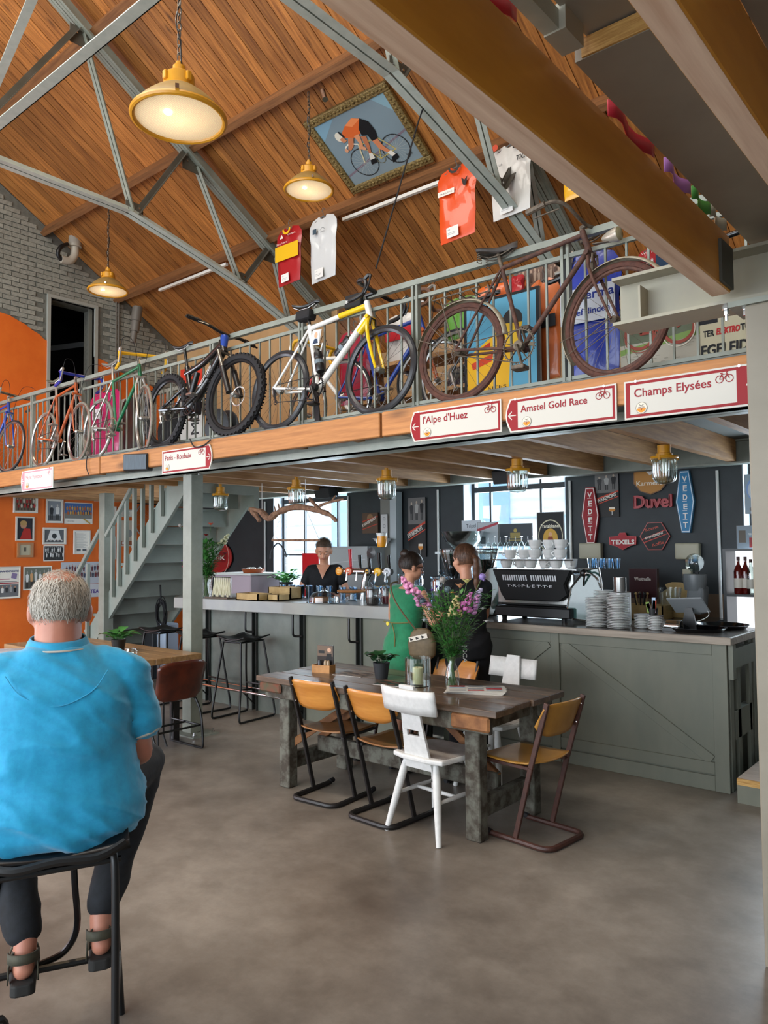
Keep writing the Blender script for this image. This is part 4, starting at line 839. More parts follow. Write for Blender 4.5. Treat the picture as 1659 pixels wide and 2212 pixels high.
route_sign(((45, 1018, 1062.5), (114, 1009.6, 1054)), 'Mont Ventoux', 'washed-out left-pointing sign reading Mont Ventoux near the left edge', 'l', .29, '#cf8f98')
# small black speaker clamped on the edge
a = P(292, 998, Y=3.78); t = thing('edge_speaker', 'small black box loudspeaker on the mezzanine edge beside the Paris - Roubaix sign', 'speaker', a)
m = MB(); m.box(-.12, -.0, -.075, .12, .1, .075, Matrix.Rotation(.5, 4, 'Z')); m.build('cabinet', mat('speaker_black', '#17191c', rough=.5), t, bevel=.006); m = MB(); m.box(-.11, -.008, -.065, .11, -.001, .065, Matrix.Rotation(.5, 4, 'Z')); m.build('grille', mat('speaker_grille', '#2d3a45', '#3a4955', rough=.4, scale=200, stretch=(1, 1, .05)), t)
t = thing('edge_cable', 'loose black cable drooping over the timber edge near the small speaker', 'cable', (0, 0, 0)); q = [P(*p_, Y=3.83) for p_ in ((296, 972), (310, 968), (340, 962), (400, 955))]; m = MB(); m.tube(bez(q, 5), .005, 5); m.tube(bez([P(*p_, Y=3.83) for p_ in ((200, 978), (189, 985), (187, 1010), (192, 1025))], 5), .005, 5); m.tube(bez([P(*p_, Y=3.83) for p_ in ((410, 948), (420, 965), (440, 962), (455, 950))], 5), .006, 5); m.build('cable', RUB, t)

# ================================================================== painting hung against the sloping ceiling
t = thing('cyclist_painting', 'framed painting of a crouching racing cyclist in orange fixed to the sloping ceiling', 'painting', (-5.57, 6.12, rz(6.12, .02)))
ex, ey = Vector((1, 0, 0)), Vector((0, -1, ROOF_S)).normalized(); PM = plane_M((0, 0, 0), ex, ey); PW_, PH_ = 1.10, .90
GOLD = mat('ornate_frame', '#5b4a26', '#a08a55', rough=.45, metal=.3, scale=60, bump=.8)
for (x0, y0, x1, y1) in ((-.0, 0, PW_, .085), (0, PH_ - .085, PW_, PH_), (0, .085, .085, PH_ - .085), (PW_ - .085, .085, PW_, PH_ - .085)):
    m = MB(); m.box(x0, y0, 0, x1, y1, .05, PM); fo = m.build('frame_side', GOLD, t, bevel=.012, seg=2)
    m = MB(); L_ = max(x1 - x0, y1 - y0); n_ = int(L_ / .05)
    for i in range(n_):
        u = (i + .5) / n_; cx = x0 + (x1 - x0) * (u if x1 - x0 > y1 - y0 else .5); cy = y0 + (y1 - y0) * (u if y1 - y0 >= x1 - x0 else .5); m.ball(PM @ Vector((cx, cy, .05)), .018, 8, 6, sc=(1.1, 1.1, .7))
    m.build('carving', GOLD, fo, smooth=True, kind='stuff')
p = Print(PW_ - .15, PH_ - .15, '#7d9098'); w, h = PW_ - .15, PH_ - .15
p.poly([(0, .12), (w, .3), (w, 0), (0, 0)], '#84949a').poly([(0, .55), (.3, h), (0, h)], '#7fa5b8').line([(.0, .12), (w, .34)], .022, '#7c6f7a').poly([(w * .8, h), (w, h * .7), (w, h)], '#86a9b5')
w1, w2 = (.30, .20), (.72, .20); R_ = .155
for c in (w1, w2):
    p.ring(c[0], c[1], R_, .012, '#2d3032', 36)
    for i in range(9): a_ = pi * i / 9; p.line([(c[0] - R_ * cos(a_), c[1] - R_ * sin(a_)), (c[0] + R_ * cos(a_), c[1] + R_ * sin(a_))], .002, '#b9bdb6')
p.line([w2, (.60, .38), (.36, .385), (.50, .17), (.60, .38)], .012, '#b7a867').line([w2, (.50, .17)], .012, '#b7a867').line([w1, (.36, .40)], .014, '#cfc7a4').line([(.36, .40), (.26, .44), (.2, .42), (.2, .37)], .014, '#e9e4d2').ring(.5, .17, .05, .006, '#6f6a4e')
p.poly([(.55, .62), (.47, .66), (.35, .62), (.27, .57), (.26, .52), (.33, .47), (.42, .48), (.52, .5)], '#d7662e').poly([(.55, .62), (.47, .66), (.35, .62), (.42, .58)], '#e98a52').poly([(.55, .625), (.62, .56), (.63, .45), (.60, .36), (.53, .37), (.52, .44), (.46, .46), (.47, .53)], '#16181b')
p.poly([(.30, .50), (.36, .48), (.30, .40), (.24, .37), (.215, .385), (.25, .43)], '#c47b55').poly([(.37, .49), (.44, .49), (.41, .38), (.38, .33), (.34, .35), (.38, .40)], '#d9956b').disc(.395, .335, .022, '#d59a76').poly([(.53, .37), (.60, .37), (.61, .28), (.65, .21), (.62, .19), (.55, .27)], '#cf8259').poly([(.44, .46), (.50, .44), (.47, .33), (.43, .25), (.41, .26), (.43, .34)], '#b9724e')
p.poly([(.61, .2), (.66, .21), (.69, .15), (.64, .13)], '#e9e4d6').poly([(.62, .14), (.70, .16), (.70, .11), (.60, .08)], '#17181a').poly([(.41, .27), (.45, .26), (.44, .19), (.38, .2)], '#e0dccf').poly([(.38, .2), (.45, .2), (.44, .15), (.36, .15)], '#17181a')
p.disc(.215, .545, .05, '#dedac8', 18, .052).poly([(.2, .52), (.25, .53), (.27, .48), (.22, .47)], '#c98560').line([(.24, .595), (.265, .52)], .02, '#1c1c1d').disc(.195, .39, .022, '#d59a76').text('RvdB', w - .16, .09, .035, '#3e4648')
p.build('canvas', PM @ Matrix.Translation((.075, .075, .03)), t, rough=.6)

# ================================================================== jerseys
def jersey(label, tl, tr, bl, br, Y, col, deco=None, group='cycling jerseys hung below the ceiling', tag_=True, hang=True, name='cycling_jersey'):
    a, b, c, d = (P(*q, Y=Y) for q in (tl, tr, bl, br)); X0 = (a.x + c.x) / 2; X1 = (b.x + d.x) / 2; ZT = (a.z + b.z) / 2; ZB = (c.z + d.z) / 2; w, h = X1 - X0, ZT - ZB
    t = thing(name, label, 'jersey', (X0, Y, ZB), group=group)
    out = [(.07, .0), (.93, .03), (.96, .35), (.95, .6), (1.0, .76), (.99, .87), (.88, .96), (.64, 1.0), (.55, .955), (.45, .955), (.36, 1.0), (.12, .96), (.01, .87), (0, .76), (.05, .6), (.04, .35)]
    m = MB(); 
    def side(s):
        cx, cy = .5, .5; ring = [[(cx + (x - cx) * k_, cy + (y - cy) * k_) for x, y in out] for k_ in (1, .85, .6, .3)]; vs = []
        for j, rg in enumerate(ring):
            for i, (x, y) in enumerate(rg): vs.append((x * w, s * (.003 + .016 * (j > 0) + .012 * sin(x * 17 + y * 9) * (j > 0)), y * h))
        vs.append((cx * w, s * .03, cy * h)); n = len(out); fs = []
        for j in range(3):
            for i in range(n): f = (j * n + i, j * n + (i + 1) % n, (j + 1) * n + (i + 1) % n, (j + 1) * n + i); fs.append(f if s < 0 else f[::-1])
        for i in range(n): f = (3 * n + i, 3 * n + (i + 1) % n, 4 * n); fs.append(f if s < 0 else f[::-1])
        m.add(vs, fs)
    side(-1); side(1); m.build('jersey_body', mat('jersey_' + col.strip('#'), col, rough=.35, coat=.3, scale=12, bump=.3), t, smooth=True)
    if deco:
        p = Print(w, h, None); deco(p, w, h); p.build('print', plane_M((0, -.048, 0), (1, 0, 0), (0, 0, 1)), t, rough=.35)
    if tag_:
        p = Print(w * .3, h * .14, '#e2e0da'); p.text('2008', w * .03, h * .1, h * .02, '#555').rect(w * .03, h * .06, w * .2, h * .006, '#999').rect(w * .03, h * .04, w * .17, h * .006, '#999'); p.build('info_card', plane_M((w * .3, -.05, h * .03), (1, 0, .05), (0, 0, 1)), t)
    if hang:
        m = MB(); m.tube(bez([(w * .5, 0, h * .93), (w * .5, 0, h * 1.03), (w * .46, 0, h * 1.07), (w * .5, 0, h * 1.12), (w * .56, 0, h * 1.08)], 4), .004, 5); m.tube([(w * .2, 0, h * .93), (w * .5, 0, h * .99), (w * .8, 0, h * .93)], .008, 6); m.build('hanger', mat('hanger_grey', '#5d5a55'), t)
    return t
def d_red(p, w, h): p.rect(w * .04, h * .42, w * .92, h * .26, '#dfae1c').ring(w * .5, h * .95, w * .13, w * .06, '#dfae1c', 16, pi, 2 * pi).text('CENTRAAL', w * .55, h * .82, h * .035, '#e8dcd0', width=w * .32).text('Jacq. Libre', w * .1, h * .71, h * .045, '#e8dcd0', width=w * .42).poly([(w * .24, h * .8), (w * .38, h * .8), (w * .31, h * .87)], '#e8dcd0')
def d_white(p, w, h): p.rect(w * .22, h * .72, w * .14, h * .08, '#41505a').text('WMC', w * .5, h * .71, h * .035, '#333a40').ring(w * .57, h * .73, w * .09, .004, '#333a40', 16, .4, 2.7)
def d_orange(p, w, h): p.rect(w * .08, h * .62, w * .42, h * .07, '#e5ddcf').text('PHILIPS', w * .12, h * .64, h * .03, '#333', width=w * .33).poly([(w * .68, h * .78), (w * .76, h * .74), (w * .84, h * .78), (w * .8, h * .68), (w * .76, h * .66), (w * .72, h * .68)], '#2a1e1c').ring(w * .5, h * .97, w * .12, w * .05, '#2e2b28', 16, pi, 2 * pi)
def d_vic(p, w, h): p.text('Lib', w * .28, h * .7, h * .05, '#333').text('TIC', w * .68, h * .7, h * .09, '#1e1e20', shear=.2, bold=.002).rect(w * .62, h * .88, w * .08, h * .05, '#1e1e20').disc(w * .2, h * .98, w * .07, '#c8492c')
jersey('red jersey with a yellow band, hanging left of the white one', (597, 497), (653, 484), (601, 622), (652, 606), 5.95, '#a3171d', d_red)
jersey('plain white jersey with two small badges, hanging over the blue bicycle', (667, 470), (730, 461), (672, 613), (727, 600), 5.95, '#c9cac8', d_white)
jersey('orange jersey with a pale chest label below the cyclist painting', (944, 374), (1030, 342), (948, 533), (1032, 504), 5.95, '#dc4c14', d_orange)
jersey('white jersey with black letters behind the truss strut at upper right', (1056, 325), (1150, 296), (1062, 482), (1150, 452), 5.95, '#d0ccc4', d_vic)
jersey('yellow jersey almost hidden behind the big timber beam', (1212, 300), (1285, 280), (1216, 438), (1290, 414), 5.95, '#dfa516', tag_=False)
G2 = 'jerseys hung low behind the railing'
jersey('magenta jersey with a white T badge behind the green bicycle', (187, 858), (262, 828), (203, 985), (262, 975), 4.45, '#b9145c', lambda p, w, h: p.rect(w * .2, h * .55, w * .28, h * .16, '#d9cfd2').text('T', w * .28, h * .58, h * .1, '#555', bold=.003), G2, False)
jersey('dark red shiny jersey behind the white bicycle front wheel', (728, 722), (806, 700), (736, 882), (800, 862), 4.75, '#9c1230', None, G2, False)
jersey('bright blue and white sponsor jersey behind the rusty bicycle front wheel', (1210, 560), (1345, 525), (1212, 812), (1345, 812), 4.35, '#16309a', lambda p, w, h: p.rect(w * .06, h * .42, w * .88, h * .28, '#cfd4dc').text('Germa', w * .3, h * .6, h * .1, '#1d2f86', width=w * .62, bold=.003).text('hef  linden', w * .25, h * .48, h * .07, '#1d2f86', width=w * .6, bold=.002), G2, False)
jersey('orange jersey with black side panels left of the blue sponsor jersey', (1135, 610), (1222, 590), (1150, 830), (1205, 820), 4.5, '#cc6a33', lambda p, w, h: p.rect(w * .06, h * .5, w * .86, h * .12, '#1a1a1c').text('RLKT', w * .3, h * .72, h * .03, '#5d2c18'), G2, False)
jersey('green jersey on a hanger behind the middle railing bay', (960, 650), (1035, 632), (965, 740), (1032, 722), 4.6, '#5c9436', None, G2, False)
jersey('white jersey with red panel behind the blue bicycle wheel', (830, 690), (905, 665), (838, 800), (900, 790), 4.9, '#c7c4be', lambda p, w, h: p.rect(w * .1, h * .5, w * .8, h * .25, '#b5202a'), G2, False)
jersey('orange jersey with a flag collar behind the poster top', (1025, 625), (1140, 590), (1030, 700), (1135, 690), 4.62, '#d2601c', None, G2, False)
jersey('red and navy jersey dated 198 behind the headlamp', (1375, 545), (1455, 520), (1380, 640), (1455, 630), 4.5, '#a91c26', lambda p, w, h: p.text('WIR HEF', w * .2, h * .82, h * .07, '#ddd', width=w * .5).text('198', w * .3, h * .62, h * .12, '#ddd').rect(w * .6, h * .3, w * .35, h * .5, '#17324d'), G2, False)
jersey('small red pennant jersey above the poster', (1100, 600), (1135, 588), (1100, 640), (1132, 632), 4.6, '#b3222a', None, G2, False)

# ================================================================== posters standing on the mezzanine
def board(name, label, cat, tl, tr, bl, br, Y, deco, depth=.02, back='#ffffff', edge=None, group=None, rough=.5):
    a, b, c, d = (P(*q, Y=Y) for q in (tl, tr, bl, br)); X0 = (a.x + c.x) / 2; X1 = (b.x + d.x) / 2; ZT = (a.z + b.z) / 2; ZB = (c.z + d.z) / 2; w, h = X1 - X0, ZT - ZB
    t = thing(name, label, cat, (X0, Y, ZB), group=group); m = MB(); m.box(0, 0, 0, w, depth, h); m.build('backing', edge or mat('board_edge', '#8f8b83'), t)
    p = Print(w, h, back); deco(p, w, h); p.build('print', plane_M((0, -.0008, 0), (1, 0, 0), (0, 0, 1)), t, rough=rough); return t, w, h
def d_pop(p, w, h):
    p.rect(0, 0, w, h, '#1d1d1f').rect(w * .04, 0, w * .92, h * .97, '#5ba0bd').poly([(w * .04, 0), (w * .04, h * .42), (w * .3, h * .55), (w * .6, h * .72), (w * .8, h * .62), (w * .62, h * .3), (w * .6, 0)], '#e3ac1d').disc(w * .66, h * .72, w * .13, '#33302e', 20).poly([(w * .53, h * .7), (w * .79, h * .68), (w * .72, h * .48), (w * .6, h * .46)], '#e0b52c').poly([(w * .1, h * .35), (w * .4, h * .42), (w * .38, h * .34), (w * .12, h * .28)], '#c8401f').poly([(w * .25, h * .5), (w * .36, h * .54), (w * .36, h * .46)], '#b7301d').rect(w * .04, h * .02, w * .5, h * .1, '#e3ac1d').text('SJEES', w * .32, h * .05, h * .045, '#2e2611', width=w * .25)
board('framed_poster', 'black framed blue and yellow cartoon poster leaning behind the rusty bicycle', 'poster', (1003, 652), (1166, 622), (1003, 862), (1166, 835), 4.35, d_pop)
def d_photo(p, w, h):
    p.rect(0, 0, w, h * .42, '#a19b8c').rect(0, h * .42, w, h * .58, '#59604a').poly([(0, h * .35), (w, h * .5), (w, h * .4), (0, h * .26)], '#6f8a44')
    for i in range(26): p.rect(w * ((i * .37) % 1) * .95, h * .02 + h * .36 * ((i * .61) % 1), w * .05, h * .012, '#8a8476')
    p.bike(w * .06, h * .3, w * .9, '#8a3a2a').ring(w * .27, h * .51, w * .2, w * .012, '#8a4a3a', 30).ring(w * .75, h * .51, w * .2, w * .012, '#c7bfae', 30)
board('bicycle_photo_board', 'large photograph board of an old bicycle on cobbles under the steel I-beam', 'photo', (1340, 665), (1512, 640), (1340, 805), (1512, 780), 4.25, d_photo)
def d_leid(p, w, h):
    p.rect(0, 0, w, h, '#b9b296').rect(0, h * .86, w * .34, h * .1, '#15151a').text('TER', w * .06, h * .56, h * .2, '#18181a', width=w * .2, bold=.003).text('ELEKTRO', w * .3, h * .57, h * .2, '#b02020', width=w * .42, shear=.1, bold=.003).text('TO', w * .74, h * .58, h * .2, '#18181a', width=w * .18, bold=.003).text('EGELEIDE', w * .0, h * .12, h * .34, '#141416', width=w * .98, shear=.05, bold=.004)
board('enamel_sign', 'cream sign with bold letters reading ELEKTRO and LEIDE at the right end of the mezzanine', 'sign', (1512, 690), (1632, 668), (1512, 782), (1632, 765), 4.25, d_leid)
board('old_photo_board', 'brown sepia photograph board at the top of the railing right of centre', 'photo', (1110, 585), (1232, 556), (1110, 640), (1232, 612), 4.7, lambda p, w, h: p.rect(0, 0, w, h, '#6d5548').people(0, .02, w, h * .8, ['#8f7a6a', '#4c3a32', '#a08a78'], 14, 1, '#b59a84'))
# timber shelf, cable reel and dark bags behind the railing
t = thing('pine_shelf', 'low raw pine rack standing behind the white bicycle', 'shelf', (-3.95, 4.75, 2.566))
for z_ in (.0, .28, .56): m = MB(); m.box(-.35, 0, z_, .85, .3, z_ + .03); m.build('board', TIMBER, t)
for x_ in (-.35, .82): m = MB(); m.box(x_, 0, 0, x_ + .03, .3, .56); m.build('upright', TIMBER, t)
t = thing('cable_reel', 'grey cable reel standing behind the mountain bicycle front wheel', 'reel', (-5.55, 4.3, 2.566 + .17))
for y_ in (-.06, .05): m = MB(); m.lathe([(.17, 0), (.17, .012), (.02, .014)], 28, Matrix.Translation((0, y_, 0)) @ Matrix.Rotation(-pi / 2, 4, 'X')); m.build('flange', mat('reel_grey', '#4a5054', rough=.4), t, smooth=True)
m = MB(); m.lathe([(.1, -.05), (.1, .05)], 20, Matrix.Rotation(-pi / 2, 4, 'X')); m.build('cable_winding', RUB, t, smooth=True)
def soft(name, label, cat, c, sx, sy, sz, m_):
    t = MB(); t.grid(lambda u, v: Vector((sx * cos(2 * pi * u) * sin(pi * v) ** .6 * (1 + .08 * sin(9 * u * 6)), sy * sin(2 * pi * u) * sin(pi * v) ** .6, sz * (1 - cos(pi * v)))), 20, 12, True); o = t.build(name, m_, None, smooth=True, loc=c); tag(o, label, cat); return o
soft('black_bag', 'black fabric bag slumped on the mezzanine behind the green bicycle', 'bag', (-6.6, 4.6, 2.567), .28, .2, .27, mat('bag_cloth', '#101114', rough=.8)); soft('dark_sack', 'dark purple sack behind the blue bicycle wheel', 'bag', (-3.5, 5.3, 2.567), .26, .2, .3, mat('sack', '#2a1f33', rough=.6))
jersey('dark brown leather-look jersey draped left of the mountain bicycle', (262, 862), (318, 846), (266, 975), (316, 965), 4.5, '#241a18', None, G2, False, False)
board('name_board', 'red and white lettered panel behind the mountain bicycle', 'sign', (390, 800), (442, 785), (390, 955), (432, 940), 4.4, lambda p, w, h: p.rect(0, 0, w, h, '#d8d4cc').rect(0, h * .55, w, h * .45, '#c23320').text('MERCKX', w * .85, h * .03, w * .5, '#333', rot=pi / 2, bold=.002))
# hanging cable by the painting and row of rolled banners above the big beam
t = thing('hanging_cable', 'thin black cable running from the near roof truss down to the bicycles', 'cable', (0, 0, 0)); a = P(918, 222, X=-3.5); b_ = P(812, 580, Y=4.1); m = MB(); m.tube([a, a + (b_ - a) * .1 + Vector((-.02, 0, -.02)), b_], .006, 6); m.build('cable', RUB, t)
for i, (x_, y_, c, w_) in enumerate(((-.91, 1.0, '#1d2f9a', .5), (-.905, 1.45, '#b01a2a', .3), (-.90, 2.3, '#a8182e', .35), (-.90, 2.7, '#a06bb0', .25), (-.90, 2.95, '#3f8a3a', .2), (-.90, 3.15, '#9a9a8a', .2))):
    m = MB(); m.grid(lambda u, v: Vector((.0 + .01 * sin(v * 9), w_ * (v - .5), .05 * u + .01 * sin(7 * v))), 3, 9); o = m.build('bunting_cloth', mat('cloth_' + c.strip('#'), c, rough=.5), None, smooth=True, solid=.003, loc=(x_ - .02, y_, 2.92)); tag(o, ('blue', 'red', 'dark red', 'lilac', 'green', 'grey')[i] + ' cloth scrap peeping over the big timber beam', 'cloth', 'cloth scraps above the big beam')

# ================================================================== pictures on the orange wall
def wall_pic(box, label, deco, frame_='#cfcac0', fw=.018, back='#e8e4da', name='framed_photo'):
    x0, y0, x1, y1 = box; X = -10.485; a = P(x0, (y0 + y1) / 2, X=X); b = P(x1, (y0 + y1) / 2, X=X); c = P((x0 + x1) / 2, y0, X=X); d = P((x0 + x1) / 2, y1, X=X)
    w, h = b.y - a.y, c.z - d.z; t = thing(name, label, 'picture', (X, a.y, d.z), group='pictures on the orange wall'); M = plane_M((0, 0, 0), (0, 1, 0), (0, 0, 1))
    if frame_:
        f = fw; fm = mat('picframe_' + frame_.strip('#'), frame_, rough=.45)
        for q in ((0, 0, w, f), (0, h - f, w, h), (0, f, f, h - f), (w - f, f, w, h - f)): m = MB(); m.box(q[0], q[1], 0, q[2], q[3], .022, M); m.build('frame_side', fm, t)
    else: f = 0; m = MB(); m.box(0, 0, 0, w, h, .003, M); m.build('sheet', WHITE, t)
    p = Print(w - 2 * f, h - 2 * f, back); deco(p, w - 2 * f, h - 2 * f); p.build('print', M @ Matrix.Translation((f, f, .006)), t, rough=.35)
BWC = ['#d8d8d6', '#3a3a3c', '#9a9a9a', '#1e1e20']
def team(bg_, cols, n, rows, ground=None, skin='#b98d72'):
    def f(p, w, h): p.rect(w * .04, h * .05, w * .92, h * .9, bg_); (p.rect(w * .04, h * .05, w * .92, h * .35, ground) if ground else None); p.people(w * .06, h * .08, w * .88, h * .8, cols, n, rows, skin, '#33302e')
    return f
def text_doc(p, w, h):
    for i in range(14): p.rect(w * .12, h * (.9 - i * .05), w * (.5 + .3 * ((i * 7) % 3) / 2), h * .012, '#8a8a8c')
    p.rect(w * .15, h * .08, w * .28, h * .12, '#55585c').rect(w * .55, h * .08, w * .28, h * .12, '#55585c')
wall_pic((28, 1071, 80.5, 1108), 'silver framed photo of riders in red, top left of the orange wall', team('#7a6a58', ['#a82a28', '#8a2422', '#c7bdae'], 6, 2))
wall_pic((33, 1116, 72.7, 1168), 'portrait photo of a rider in a red jersey in a white frame', lambda p, w, h: p.rect(0, 0, w, h, '#26242a').poly([(w * .2, 0), (w * .95, 0), (w * .85, h * .5), (w * .45, h * .52)], '#a8261e').disc(w * .42, h * .66, w * .2, '#b5876a', 16, h * .16).disc(w * .42, h * .76, w * .22, '#a98a55', 16, h * .12))
wall_pic((36, 1172, 71, 1204), 'small wooden frame around a cream note', lambda p, w, h: p.rect(w * .4, h * .35, w * .2, h * .4, '#5c574c'), '#a8764a', .03, '#b7ae94')
wall_pic((98.7, 1078, 135.5, 1130), 'black and white photo of two standing men', lambda p, w, h: p.rect(w * .05, h * .04, w * .9, h * .92, '#8b9096').rect(w * .05, h * .04, w * .9, h * .25, '#5b5d60').people(w * .1, h * .1, w * .8, h * .75, ['#26282c', '#dddddb'], 2, 1, '#c8c4be', '#222'))
wall_pic((138.7, 1086, 199.5, 1131.7), 'wide colour team photo under a blue sky, unframed', lambda p, w, h: p.rect(w * .02, h * .25, w * .96, h * .72, '#3f68a5').rect(w * .02, h * .25, w * .96, h * .25, '#7b7a74').people(w * .05, h * .32, w * .9, h * .5, ['#c08a3a', '#b5602a', '#d8b060'], 10, 2).line([(w * .66, h * .25), (w * .9, h * .02)], w * .04, '#c8a23a').text('VUELTA TEAM', w * .06, h * .1, h * .06, '#444'), None)
wall_pic((91.6, 1139.8, 141.8, 1176), 'black and white photo of a street race in a white frame', lambda p, w, h: p.rect(w * .04, h * .05, w * .92, h * .9, '#55585c').poly([(w * .3, h * .9), (w * .7, h * .9), (w * .85, h * .2), (w * .15, h * .2)], '#d8d8d6').disc(w * .5, h * .5, w * .12, '#2b2b2d').people(w * .1, h * .05, w * .8, h * .2, BWC, 9))
wall_pic((93.7, 1178, 138, 1212), 'dark black and white team photo, unframed', team('#3d3d40', ['#e0e0de', '#c9c9c7', '#2a2a2c'], 9, 2, skin='#b9b9b7'), None)
wall_pic((158, 1146, 193.7, 1197), 'white framed newspaper page with small pictures', text_doc, '#d9d5cb')
wall_pic((150.6, 1050, 191, 1074), 'white framed picture cut by the mezzanine edge', lambda p, w, h: p.rect(w * .15, h * .2, w * .7, h * .6, '#3a3d40').rect(w * .3, h * .2, w * .3, h * .2, '#cfcfcd'))
wall_pic((203, 1048, 256.5, 1083.6), 'unframed white typed sheet behind the square post', text_doc, None, back='#d5dade')
wall_pic((215.7, 1093.7, 250, 1120.8), 'small dark team photo beside the square post', team('#33302e', ['#8a2a28', '#d0cdc6'], 5, 1))
wall_pic((257, 1124.6, 290, 1180), 'pale poster of a tree and a house behind the stair balusters', lambda p, w, h: p.rect(0, 0, w, h, '#c9b9a6').disc(w * .6, h * .5, w * .25, '#8d8f8c', 14).rect(w * .1, h * .05, w * .8, h * .16, '#9a5a3a').rect(w * .2, h * .08, w * .1, h * .1, '#ddd').rect(w * .5, h * .08, w * .1, h * .1, '#ddd'), None)
wall_pic((213, 1159, 248, 1208), 'white framed narrow picture right of the square post', text_doc)
wall_pic((262, 1101, 285, 1117), 'tiny white framed card behind the stair rail', lambda p, w, h: p.rect(w * .2, h * .2, w * .6, h * .6, '#8a8c90'))
wall_pic((-6, 1224, 42.6, 1292.6), 'exhibition poster with a black and white rider photo at the left edge', lambda p, w, h: p.rect(w * .03, h * .03, w * .94, h * .4, '#6a6c70').people(w * .1, h * .05, w * .8, h * .36, BWC, 4).rect(w * .03, h * .46, w * .94, h * .04, '#9b2f3c').text('SAAMEXPOSITIE', w * .04, h * .84, h * .08, '#4a4f7c', width=w * .92, bold=.002).poly([(w * .6, h * .65), (w * .85, h * .6), (w * .9, h * .78), (w * .65, h * .82)], '#8a7aa0').rect(w * .08, h * .6, w * .45, h * .03, '#b06a80').rect(w * .08, h * .52, w * .8, h * .02, '#777'), '#d2cdc2', .01)
wall_pic((50, 1223.5, 111.7, 1273.6), 'black and white group photo of riders in striped jerseys', team('#6f7468', ['#e2e2e0', '#cfa070', '#d8d8d6'], 6, 1, '#55524c', '#a5a29e'), None)
wall_pic((131.5, 1214, 217, 1262), 'wide team photo of riders in dark red on pale paper', lambda p, w, h: p.people(w * .1, h * .15, w * .85, h * .7, ['#5d2530', '#3a3f55', '#6a2a30'], 12, 2), None, back='#b9bcc4')
wall_pic((170, 1262, 218, 1290), 'printed sheet with violet letters under the wide team photo', lambda p, w, h: p.text('TEAM', w * .5, h * .3, h * .4, '#4a2f86', bold=.003).rect(w * .1, h * .4, w * .3, h * .4, '#77797c'), None, back='#c8c8cc')
wall_pic((219, 1222, 246, 1262), 'grey patterned print between the stair balusters', lambda p, w, h: [p.line([(w * .2, h * q), (w * .8, h * (q + .15))], w * .08, '#5b5b60') for q in (.1, .35, .6)], None, back='#a3a3a6')
wall_pic((288, 1054, 350, 1090), 'black lettered sign above the wheel on the orange wall', lambda p, w, h: p.rect(0, 0, w, h, '#17151a').text('BEN  DUCT  SSION', w * .05, h * .2, h * .28, '#d6d2cc', width=w * .9, bold=.002), None, name='lettered_sign')
q = P(328, 1124, X=-10.45); t = thing('spare_bicycle', 'thin lone bicycle wheel hung on the orange wall behind the stair balusters', 'wheel', q); m = MB(); rr = .3
m.tube([(0, rr * cos(2 * pi * i / 36), rr * sin(2 * pi * i / 36)) for i in range(36)], .012, 6, closed=True); wr = m.build('rim', RIMS, t, smooth=True); m = MB(); [m.tube([(0, .02, 0), (0, rr * cos(2 * pi * i / 20), rr * sin(2 * pi * i / 20))], .0015, 3) for i in range(20)]; m.tube([(-.03, 0, 0), (.03, 0, 0)], .02, 8); m.build('spokes', SPK, wr)
# ================================================================== people
from mathutils import noise as NZ
SKIN = mat('skin', '#c58a6c', '#cf977a', rough=.5, scale=14, sss=.06); SKINP = mat('skin_pink', '#bd8069', '#b4755f', rough=.5, scale=9, sss=.06)
def smesh(prims, voxel=.009, smooth=6):
    m = MB()
    for p in prims:
        if p[0] == 'c':
            _, a, b, r0, r1 = p; a, b = Vector(a), Vector(b); d = (b - a); L_ = d.length; x, y, z = frame(d); M = Matrix(((x.x, y.x, z.x, a.x), (x.y, y.y, z.y, a.y), (x.z, y.z, z.z, a.z), (0, 0, 0, 1)))
            prof = [(r0 * sin(t), -r0 * cos(t)) for t in (0.001, .5, 1.0, pi / 2)] + [(r1 * cos(t), L_ + r1 * sin(t)) for t in (0, .6, 1.1, pi / 2 - .001)]; m.lathe(prof, 14, M)
        elif p[0] == 'e': m.ball(p[1], 1, 20, 14, p[3] if len(p) > 3 else None, p[2])
        else:
            rg = p[1]; n = 28; vs = []; fs = []
            for c, rx, ry in rg:
                for k in range(n):
                    t = 2 * pi * k / n; ct, st_ = cos(t), sin(t); e = .85; vs.append(Vector(c) + Vector((rx * abs(ct) ** e * (1 if ct > 0 else -1), ry * abs(st_) ** e * (1 if st_ > 0 else -1), 0)))
            for i in range(len(rg) - 1):
                for k in range(n): fs.append((i * n + k, i * n + (k + 1) % n, (i + 1) * n + (k + 1) % n, (i + 1) * n + k))
            fs += [tuple(range(n))[::-1], tuple(range((len(rg) - 1) * n, len(rg) * n))]; m.add(vs, fs)
    me = bpy.data.meshes.new('tmp'); me.from_pydata(m.v, [], m.f); o = bpy.data.objects.new('tmp', me); COL.objects.link(o)
    md = o.modifiers.new('r', 'REMESH'); md.mode = 'VOXEL'; md.voxel_size = voxel; md.use_smooth_shade = True
    md = o.modifiers.new('s', 'SMOOTH'); md.factor = .5; md.iterations = smooth
    dg = bpy.context.evaluated_depsgraph_get(); out = bpy.data.meshes.new_from_object(o.evaluated_get(dg)); bpy.data.objects.remove(o); bpy.data.meshes.remove(me); return out
def body(name, prims, m, par, voxel=.009, smooth=6, disp=None):
    me = smesh(prims, voxel, smooth)
    if disp:
        ns = [v.normal.copy() for v in me.vertices]
        for v, n in zip(me.vertices, ns): v.co += n * disp(v.co)
    me.materials.clear(); me.materials.append(m); me.shade_smooth(); me.name = name; return link(name, me, par)
